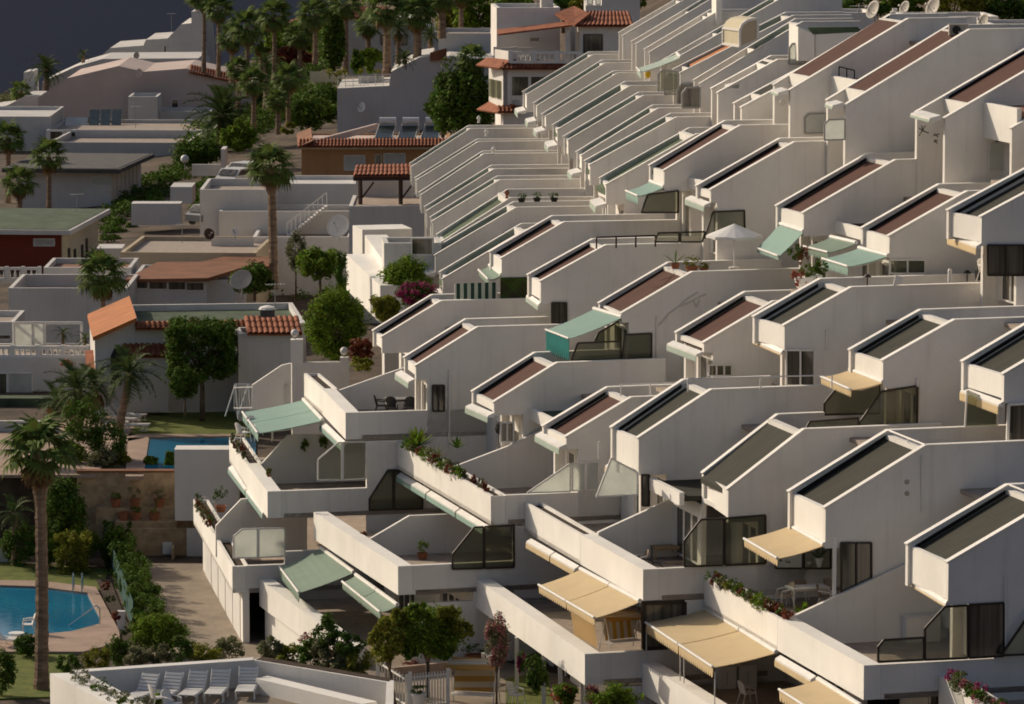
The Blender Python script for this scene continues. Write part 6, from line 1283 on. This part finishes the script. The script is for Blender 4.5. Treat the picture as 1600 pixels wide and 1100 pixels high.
# dishes
for p, d, r, lab in (((1252, 15), 288, .55, 'oval satellite dish left of the top right roofs'), ((1366, 16), 268, .58, 'satellite dish on a mast above the red brown roof'), ((1415, 13), 269, .45, 'narrow satellite dish beside the white chimney'), ((1460, 12), 266, .62, 'largest satellite dish of the skyline'), ((1538, 34), 250, .45, 'dish behind the flat wall at the upper right')): dish(at(p, d), lab, r, (-.75, -.45, .35), 1.0)
dish(at((378, 439), 266), 'big pale round satellite dish on the green flat roof', .68, (-.25, -.75, .6), 1.1); dish(at((530, 355), 300), 'large white satellite dish on the white wall by the stair', .8, (-.35, -.8, .4), .9, 'plastic'); dish(at((326, 366), 306), 'brown satellite dish at the end of the beige roof', .4, (.5, -.8, .3), .5, 'wood'); dish(at((367, 362), 306), 'small white dish behind the tall palm on the pale roof', .3, (-.2, -.9, .3), .6, 'plastic')
dish(at((218, 114), 468), 'pinkish dish on the pinkish house', .45, (-.5, -.8, .2), .4, 'pink'); dish(at((214, 87), 496), 'grey dish on the ridge', .4, (-.5, -.8, .2), .6); dish(at((566, 168), 394), 'dish fixed to the plain stepped wall', .45, (-.6, -.75, .3), .3, 'old2')
# air conditioner, canopy, cabin, boxes of the top row
c = hit((1485, 55), PL[(4, 4)][0] + vv(15.5) * -1.5, 15.5); t = thing('air_conditioner', 'grey air conditioner with round fan at the ridge of the red brown roof', 'air conditioner', c); MB().bx(c + V((.35, 0, 0)), .85, .4, .5).build('casing', M['dish'], t); MB().lathe(c + V((.25, -.2, .25)), [(.19, 0), (.19, .03)], 16, V((0, -1, 0))).build('fan_guard', M['black'], t)
c = at((800 + 203, 10), 300)
P0 = PL[(4, 8)][0] + vv(PL[8][1]) * .5; ph = PL[8][1]; n8, u8 = vv(ph), uu(ph)
t = thing('glass_canopy', 'curved beige glazed canopy with white frame on the top row', 'canopy', hit((1165, 72), P0, ph)); arc = [(1156, 72), (1156, 47), (1160, 38), (1168, 32), (1176, 30), (1184, 29), (1184, 60)]; q = [hit(p, P0, ph) for p in arc]
MB().prism(q, n8 * .03).build('side_pane', M['beige'], t); mb = MB()
for a, b in zip(q, q[1:]): mb.prism([a, b, b - n8 * 2.2 - u8 * .4, a - n8 * 2.2 - u8 * .4], UP * .04)
mb.build('roof_pane', M['cream'], t); mb = MB(); [bar(mb, a, b, .06, n8) for a, b in zip(q, q[1:])]; k_ = -n8 * 2.2 - u8 * .4; bar(mb, q[0] + k_, q[1] + k_, .06, n8); bar(mb, q[1], q[1] + k_, .06); bar(mb, q[0], q[0] + k_, .06); mb.build('frame', M['wframe'], t)
P0 = PL[(4, 7)][0] + vv(PL[7][1]) * -1; t = thing('roof_house', 'white roof house with dark green fascia behind the pale glass cabin', 'house', hit((1290, 90), P0, 5)); n7, u7 = vv(5), uu(5)
MB().prism([hit(p, P0, 5) for p in ((1247, 42), (1273, 53), (1273, 95), (1247, 95))], -n7 * 3).build('wall', M['coping'], t); MB().prism([hit(p, P0, 5) for p in ((1274, 54), (1345, 50), (1345, 100), (1274, 100))], -n7 * .3).build('rear_wall', M['stucco'], t); MB().prism([hit(p, P0, 5) for p in ((1270, 54), (1348, 50), (1340, 42), (1262, 43))], -n7 * .25).build('roof', M['grn2'], t)
for rect, d, lab in (((1205, 22, 1300, 40), 288, 'flat white roof block below the oval dish'), ((1250, 20, 1370, 40), 280, 'long flat white roof block left of the skyline trees'), ((1100, -6, 1200, 16), 300, 'white flat block at the top edge of the complex'), ((1420, 26, 1560, 50), 262, 'flat white wall below the skyline dishes'), ((1180, 2, 1290, 24), 296, 'upper flat white block behind the oval dish'), ((1550, 38, 1660, 60), 256, 'flat white wall at the right end of the skyline')): block('house', lab, 'house', d, (rect[0], rect[1], rect[2], rect[3] + 25), 5, 'stucco', 'floor', 4, par=.2)
c = at((1398, 26), 269); t = thing('chimney', 'white round chimney pot between skyline dishes', 'chimney', c - UP * .3); MB().lathe(c - UP * .3, [(.22, 0), (.22, .5), (.28, .52), (.28, .62), (.16, .64), (.16, .8)], 12).build('stack', M['coping'], t)
P0 = PL[(4, 11)][0] + vv(4) * -.2; MB().prism([hit(p, P0, 4) for p in ((1119, -12), (1128, -12), (1128, 34), (1119, 40))], -vv(4) * 2.2).build('end_wall', M['coping'], Hs[(4, 11)].root)
# ------------------------------------------------------------------ roof terrace building at the bottom left
A = zh((78, 1052), -31.6); Bk = zh((395, 1031), -31.6); Cn = zh((604, 1066), -31.6); Cf = zh((236, 1128), -31.6)
t = thing('roof_terrace', 'white roof terrace with sun loungers and rounded parapet at the bottom of the photo', 'building', A - UP * 6.4); zt = A.z
F0, F1 = A, zh((300, 1168), zt)
MB().prism([F0, F1, F1 + V((.7, .1, 0)), F0 + V((.7, .1, 0))], UP * -6.4).build('front_parapet', M['coping'], t)
G0 = zh((112, 1052), zt); MB().prism([G0 + V((.2, 0, 0)), zh((330, 1168), zt) + V((.2, 0, 0)), zh((345, 1168), zt) + V((.2, 0, 0)), zh((128, 1052), zt) + V((.2, 0, 0))], UP * -1.0).build('inner_parapet', M['coping'], t)
MB().prism([zh(p, zt - .1) for p in ((90, 1056), (112, 1056), (320, 1168), (290, 1168))], UP * -.2).build('planter_soil', M['soil'], t)
MB().prism([zh((110, 1051), zt), Bk, Bk + V((0, .5, 0)), zh((110, 1051), zt) + V((0, .5, 0))], UP * -6.4).build('rear_parapet', M['stucco'], t)
R0 = zh((395, 1048), zt - .35); MB().prism([Bk, Cn, Cn + V((.25, .3, 0)), Bk + V((.25, .5, 0))], UP * -6.4).build('right_parapet', M['stucco'], t)
D1, D2 = zh((400, 1060), zt - .45), zh((566, 1100), zt - .45); MB().prism([D1, D2, D2 + V((.5, .45, 0)), D1 + V((.4, .5, 0))], UP * -.7).build('bench_step', M['coping'], t)
MB().prism([Cn, Cn + V((.25, .3, 0)), zh((600, 1140), zt) + V((.3, 0, 0)), zh((600, 1140), zt)], UP * -6.4).build('end_parapet', M['stucco'], t)
MB().prism([zh(p, zt - 1.0) for p in ((120, 1066), (398, 1052), (600, 1090), (600, 1220), (320, 1220))], UP * -.2).build('terrace_floor', M['paving'], t)
MB().prism([zh(p, zt + .02) for p in ((400, 1030), (606, 1064), (612, 1060), (410, 1026))], UP * -.35).build('soil_trough', M['soil'], t)
lp = lounger_proto(''); u_ = []
for i, (x, y) in enumerate(((222, 1096), (262, 1094), (302, 1092), (340, 1090), (386, 1086))): place(lp, u_, zh((x, y), zt - 1.0), -.35 + .08 * i, ['first', 'second', 'third', 'fourth', 'fifth'][i] + ' white slatted lounger from the left on the roof terrace')['group'] = 'white loungers on the roof terrace'
pc2 = place(pc, [1], zh((402, 1066), zt - 1.0), 2.2, 'white chair in the back corner of the roof terrace'); pc2['group'] = 'white plastic chairs'
for i, (x, y) in enumerate(((270, 1118), (248, 1108))): place(pc, [1], zh((x, y), zt - 1.0), 1 + i, ['white chair in front of the second lounger', 'white chair partly hidden by the loungers'][i])
agave((246, 1100), zt - .9, 'green spiky plant at the front of the roof terrace', .55, 'leaf', 26); trough(((118, 1056), (250, 1128)), zt + .05, 'grey green plants trailing over the trough of the roof terrace', ['olive', 'olive', 'leafd'], 9, .4, seed=21)
# picket fence and gate
def picket(label, a, b, n, z, hgt, cat='fence', name='picket_fence'):
    p, q = zh(a, z), zh(b, z); t = thing(name, label, cat, p); mb = MB()
    for i in range(n):
        c = p.lerp(q, (i + .5) / n); MB().bx(c, .05, .03, hgt, 0).build('picket', M['wframe'], t)
    for hh in (.2, hgt - .15): bar(mb, p + UP * hh, q + UP * hh, .03)
    mb.build('rail', M['wframe'], t)
    for c in (p, q): MB().bx(c, .14, .14, hgt + .08).build('post', M['wframe'], t)
picket('white picket fence running from the gate post to the swing seat', (641, 1112), (700, 1106), 13, -36.0, 1.5); picket('white picket gate beside the roof terrace wall', (590, 1080), (636, 1110), 10, -36.0, 1.35, 'gate', 'picket_gate'); picket('white picket fence section behind the swing seat', (755, 1075), (778, 1068), 7, -36.0, 1.35); picket('white picket fence under the corner balcony by the flowers', (910, 1112), (935, 1094), 8, -36.0, 1.2)
pot(zh((654, 1112), -36.0), 'tall white planter pot with small plant in front of the picket fence', .28, .75, 'plastic', 'leafd', .35); pot(zh((742, 1040), -36.0), 'broad bowl pot with dark plant behind the swing seat', .4, .45, 'pot', 'leafd', .5); pot(zh((644, 1052), -36.0), 'small dark round pot plant behind the picket fence', .3, .3, 'pot', 'leafr', .45)
pl_low = tag(MB().box(zh((600, 1062), -36.0), zh((720, 1050), -36.0) - zh((600, 1062), -36.0), V((0, .25, 0)), UP * .45).build('garden_kerb', M['deck']), 'low stone kerb wall under the wide green tree', 'wall')
# pool furniture
mb = MB(); 
for x in (114, 128):
    c = zh((x, 924), ZP + .12); mb.path([c + V((0, .5, 0)), c + V((0, .5, .75)), c + V((0, .1, .85)), c + V((0, -.1, .3)), c + V((0, -.1, -.1))], .03)
tag(mb.build('pool_ladder', M['steel']), 'shiny steel pool ladder at the far edge of the lower pool', 'ladder')
mb = MB(); c = zh((156, 976), ZP + .12); e = zh((107, 978), ZP + .05); mb.path([c, c + UP * .75, c + V((-.15, 0, .9)), e], .03); tag(mb.build('pool_handrail', M['steel']), 'sloping steel handrail at the near corner of the lower pool', 'handrail')
place(lp, [1], zh((8, 1008), ZP + .12), 1.2, 'white lounger on the near deck of the lower pool'); 
c = zh((26, 1004), ZP + .12); t = thing('side_table', 'low round white table beside the pool chair', 'table', c); MB().lathe(c, [(.35, .42), (.35, .45)], 16).build('tabletop', M['plastic'], t); MB().tube(c, c + UP * .42, .05).build('stem', M['plastic'], t)
c = zh((190, 985), ZP); tag(MB().bx(c, .35, .35, .9).build('stone_post', M['old2']), 'short white post beside the drum bush', 'post'); c = zh((252, 952), ZP); t = thing('bollard_hoop', 'small metal hoop on the parking court', 'hoop', c); MB().path([c, c + UP * .5, c + V((.25, 0, .5)), c + V((.25, 0, 0))], .03).build('hoop', M['grey'], t)
for i, (p, z, rz) in enumerate((((172, 668), ZU + .06, 1.4), ((188, 662), ZU + .06, 1.3), ((205, 672), ZU + .06, 1.5), ((200, 656), ZU + .06, 1.2))): place(lp, [1], zh(p, z), rz, ['white lounger at the foot of the leaning palm', 'white lounger behind the leaning palm foot', 'white lounger nearest the upper lawn edge', 'white lounger farthest back on the upper deck'][i])
for i, (p, z) in enumerate((((10, 822), -37.5), ((18, 806), -37.2))): place(lp, [1], zh(p, z), .8, ['white lounger on the steps at the left edge', 'white lounger higher on the steps at the left edge'][i])
block('garden_wall', 'low grey white wall at the left edge beyond the lower lawn', 'wall', 217, (-60, 848, 18, 880), .4, 'old2', 'old2', 0, zb=-38, par=0)
block('garden_wall', 'pinkish garden wall with dark grille at the left edge', 'wall', 224, (-60, 735, 100, 775), .5, 'pink', 'pink', 0, zb=-38.2, par=0, wins=[(-2, 753, 19, 770, 'dark', 'frame', .03, 6)])
for i, (x, y, d) in enumerate(((181, 796, 220.6), (211, 796, 220.6), (249, 796, 220.6), (193, 817, 219.9), (212, 817, 219.9), (241, 817, 219.9))):
    pot(at((x, y), d), ['terracotta pot at the left of the upper ledge', 'terracotta pot with dry shrub in the middle of the upper ledge', 'terracotta pot at the right of the upper ledge', 'wide terracotta pot left on the lower ledge', 'terracotta pot in the middle of the lower ledge', 'terracotta pot holding the tall cactus on the lower ledge'][i], .26, .55, 'pot', ['leafd', 'olive', 'olive', None, 'leafd', 'leaf'][i], [.3, .7, .6, .1, .3, 1.0][i], 'terracotta pots on the stone ledges', 160, spiky=6 if i == 5 else 0)
pot(hit((345, 800), PL[6][0] + vv(13) * -3.0, 13), 'leafy plant on the lowest left balcony behind the trough', .25, .3, 'pot', 'leafd', .9)
for i, (x, y) in enumerate(((476, 692), (505, 688))):
    c = hit((x, y), PL[7][0] + vv(10) * .2 + V((0, 0, 0)), 10); t = thing('hanging_plant', ['left', 'right'][i] + ' hanging green plant on the white divider of the left balcony', 'plant', c, 'hanging plants on the left balcony wall'); MB().lathe(c, [(.08, -.15), (.14, 0)], 8).build('pot', M['black'], t); crown(t, c - UP * .1, (.2, .2, .3), 260, .06, 'leaf', 12, name='foliage')
pot(hit((420, 745), PL[6][0] + vv(13) * .0, 13), 'small plant at the corner of the left balcony', .1, .1, 'pot', 'leafy', .3); pot(hit((568, 842), PL[5][0] + vv(15.5) * .1, 15.5), 'rust coloured plant at the foot of the divider wall', .15, .12, 'pot', 'leafr', .2)
# lamps
lamp(at((289, 265), 395), 'white globe lamp beside the dark hedge far up the road', .38, .6); lamp(at((461, 566), 219.2) + UP * 1.15, 'white globe lamp on the square gate post', .2, .12); lamp(at((538, 580), 218) + UP * .7, 'white globe lamp on the short cream post', .2, .12)
# cars on the road
def car(loc, rz, label, m):
    t = thing('parked_car', label, 'car'); prof = [(-2, .35), (-2, .8), (-1.7, .95), (-1.1, 1.45), (.7, 1.45), (1.3, .95), (2, .82), (2.05, .35)]
    MB().prism([V((x, -.85, z)) for x, z in prof], V((0, 1.7, 0))).build('body', M[m], t)
    for s in (-1, 1):
        MB().prism([V((x, s * .86, z)) for x, z in ((-1.5, 1.0), (-1.0, 1.38), (.6, 1.38), (1.1, 1.0))], V((0, s * .01, 0))).build('side_window', M['dark'], t)
        for x in (-1.25, 1.25): MB().lathe(V((x, s * .72, .32)), [(.32, 0), (.32, .18), (.2, .19)], 14, V((0, s, 0))).build('wheel', M['black'], t)
    MB().prism([V((1.32, -.75, .97)), V((1.32, .75, .97)), V((.78, .7, 1.4)), V((.78, -.7, 1.4))], V((.02, 0, .02))).build('windscreen', M['dark'], t); MB().prism([V((-1.72, -.75, 1.0)), V((-1.72, .75, 1.0)), V((-1.15, .7, 1.4)), V((-1.15, -.7, 1.4))], V((-.02, 0, .02))).build('rear_window', M['dark'], t)
    t.location = loc; t.rotation_euler = (0, 0, rz); return t
M['carw'] = mat('white_car_paint', (.6, .58, .55), rough=.3, spec=.5, var=.03); M['cars'] = mat('silver_car_paint', (.25, .25, .25), rough=.3, spec=.5, var=.05)
car(at((388, 282), 345) , 1.0, 'white car parked behind the crown of the tall lone palm', 'carw'); car(at((372, 292), 338), 1.1, 'white car in front of the other, half hidden by the white box house', 'carw'); car(at((332, 350), 322), .9, 'silver car parked by the road below the white box house', 'cars')

# aerials and small rooftop clutter
def aerial(c, label, hgt=1.6, ang=.4):
    t = thing('tv_aerial', label, 'aerial', c); MB().tube(c, c + UP * hgt, .025).build('mast', M['grey'], t); a = V((math.cos(ang), math.sin(ang), 0)); b = V((-a.y, a.x, 0)); mb = MB(); mb.tube(c + UP * (hgt - .1) - a * .5, c + UP * (hgt - .1) + a * .6, .015)
    for i in range(6): p = c + UP * (hgt - .1) + a * (-.45 + .18 * i); mb.tube(p - b * .3, p + b * .3, .01)
    mb.build('antenna', M['grey'], t)
for p, d, lab in (((1342, 44), 262, 'thin television aerial on the upper white roofs'), ((268, 50), 515, 'television aerial on the ridge houses against the sea'), ((840, 12), 306, 'mast on the flat top of the balustraded villa'), ((212, 200), 436, 'aerial on the flat roof beside the solar panels'), ((285, 380), 306, 'aerial on the pale roof terrace left of the tall palm'), ((120, 330), 342, 'aerial behind the burgundy house roof'), ((430, 482), 238, 'aerial on the green flat roof')): aerial(at(p, d), lab, 1.4 if d < 400 else 2.2)
c = at((418, 486), 240); t = thing('skylight', 'white domed skylight on the green flat roof', 'skylight', c); MB().bx(c - UP * .3, .75, .6, .4).build('curb', M['dgrey'], t); MB().lathe(c + UP * .1, [(.5, 0), (.42, .12), (.15, .2)], 12).build('dome', M['coping'], t)
for rect, d, dep, m, lab in (((205, 318, 282, 352), 352, 2, 'old2', 'white yard wall between the grey roofed house and the road'), ((345, 233, 352, 275), 372, 3, 'old2', 'white gate pillar by the upper road'), ((300, 257, 346, 275), 376, .4, 'old', 'low wall below the dark hedge with the globe lamp'), ((266, 292, 300, 318), 362, 4, 'old', 'small grey garden shed left of the road'), ((352, 262, 358, 300), 352, 2, 'old2', 'second white gate pillar lower on the road'), ((560, 120, 600, 134), 400, .4, 'old', 'small pale wall beside the curved railing'), ((484, 112, 528, 128), 412, .3, 'cream', 'pale cream garden wall among the palms'), ((150, 388, 190, 420), 318, 3, 'old', 'grey yard wall beside the burgundy house'), ((330, 372, 396, 392), 310, .3, 'old2', 'low white roof parapet behind the beige house')): block('garden_wall', lab, 'wall', d, rect, dep, m, m, 0, par=0)
for i, (x, y, m) in enumerate(((515, 115, 'yelp'), (528, 118, 'yelp'), (539, 115, 'yelp'), (563, 113, 'yelp'), (590, 115, 'yelp'))):
    c = at((x, y + 8), 399); t = thing('garden_light', ['first', 'second', 'third', 'fourth', 'fifth'][i] + ' of the small yellow flower balls along the curved railing, from the left', 'flower', c, 'yellow flower balls along the railing'); MB().tube(c, c + UP * .5, .05).build('stem', M['leafd'], t); crown(t, c + UP * .6, (.38, .38, .35), 90, .1, 'leafy', 10, name='flower_head')
P0, ph = PL[(4, 9)]; h_ = HOUSES[(4, 9)]
ra, rb = 1.0, 4.6; sl_ = h_.wa / h_.ua
MB().prism([h_.G(ra, sl_ * ra - .2, T + .01), h_.G(rb, sl_ * rb - .2, T + .01), h_.G(rb, sl_ * rb - .27, T + .01), h_.G(ra, sl_ * ra - .27, T + .01)], -h_.n * (h_.W - 2 * T - .02)).build('orange_roof_strip', M['tile_or'], h_.root)

c = hit((1304, 850), PL[1][0] - vv(15.5) * .05, 15.5); MB().bx(V((c.x, c.y, PL[0][0].z - 1.02)), .14, .14, c.z - PL[0][0].z + 1.3).build('post', M['coping'], hC.root)
# cabinets on the lowest corner terrace behind the long awning
zk = hit((1003, 1035), *PL[2]).z - 1.0
for i, x in enumerate((1118, 1150)):
    c = hit((x, 1065), PL[2][0] + vv(15.5) * .6, 15.5); c.z = zk; t = thing('cabinet', ['left', 'right'][i] + ' of two low white cabinets under the long cream awning', 'cabinet', c); MB().box(c, uu(15.5) * .7, vv(15.5) * .4, UP * .85).build('body', M['wframe'], t); MB().box(c + uu(15.5) * .32 + vv(15.5) * .401 + UP * .15, uu(15.5) * .02, vv(15.5) * .02, UP * .5).build('handle', M['grey'], t)
pot(zh((1190, 1062), zk), 'large white pot with a bushy plant under the long cream awning', .34, .7, 'plastic', 'leafd', .5); place(pc, [1], zh((1168, 1100), zk), 2.0, 'white plastic chair on the lowest corner terrace')
# odds and ends on the terraces
for i, (x, k, dv, z, lab, pl_) in enumerate(((716, 5, 2.0, -30.1, 'dark leafy pot plant behind the yucca trough', 'leafd'), (560, 6, .8, -33.9, 'green pot plant under the sage awnings', 'leaf'), (660, 5, 1.2, -33.0, 'pot plant by the smoked screen of the middle terrace', 'leaf'))): pot(onfloor(k, dv, x, z), lab, .22, .35, 'pot', pl_, .6)
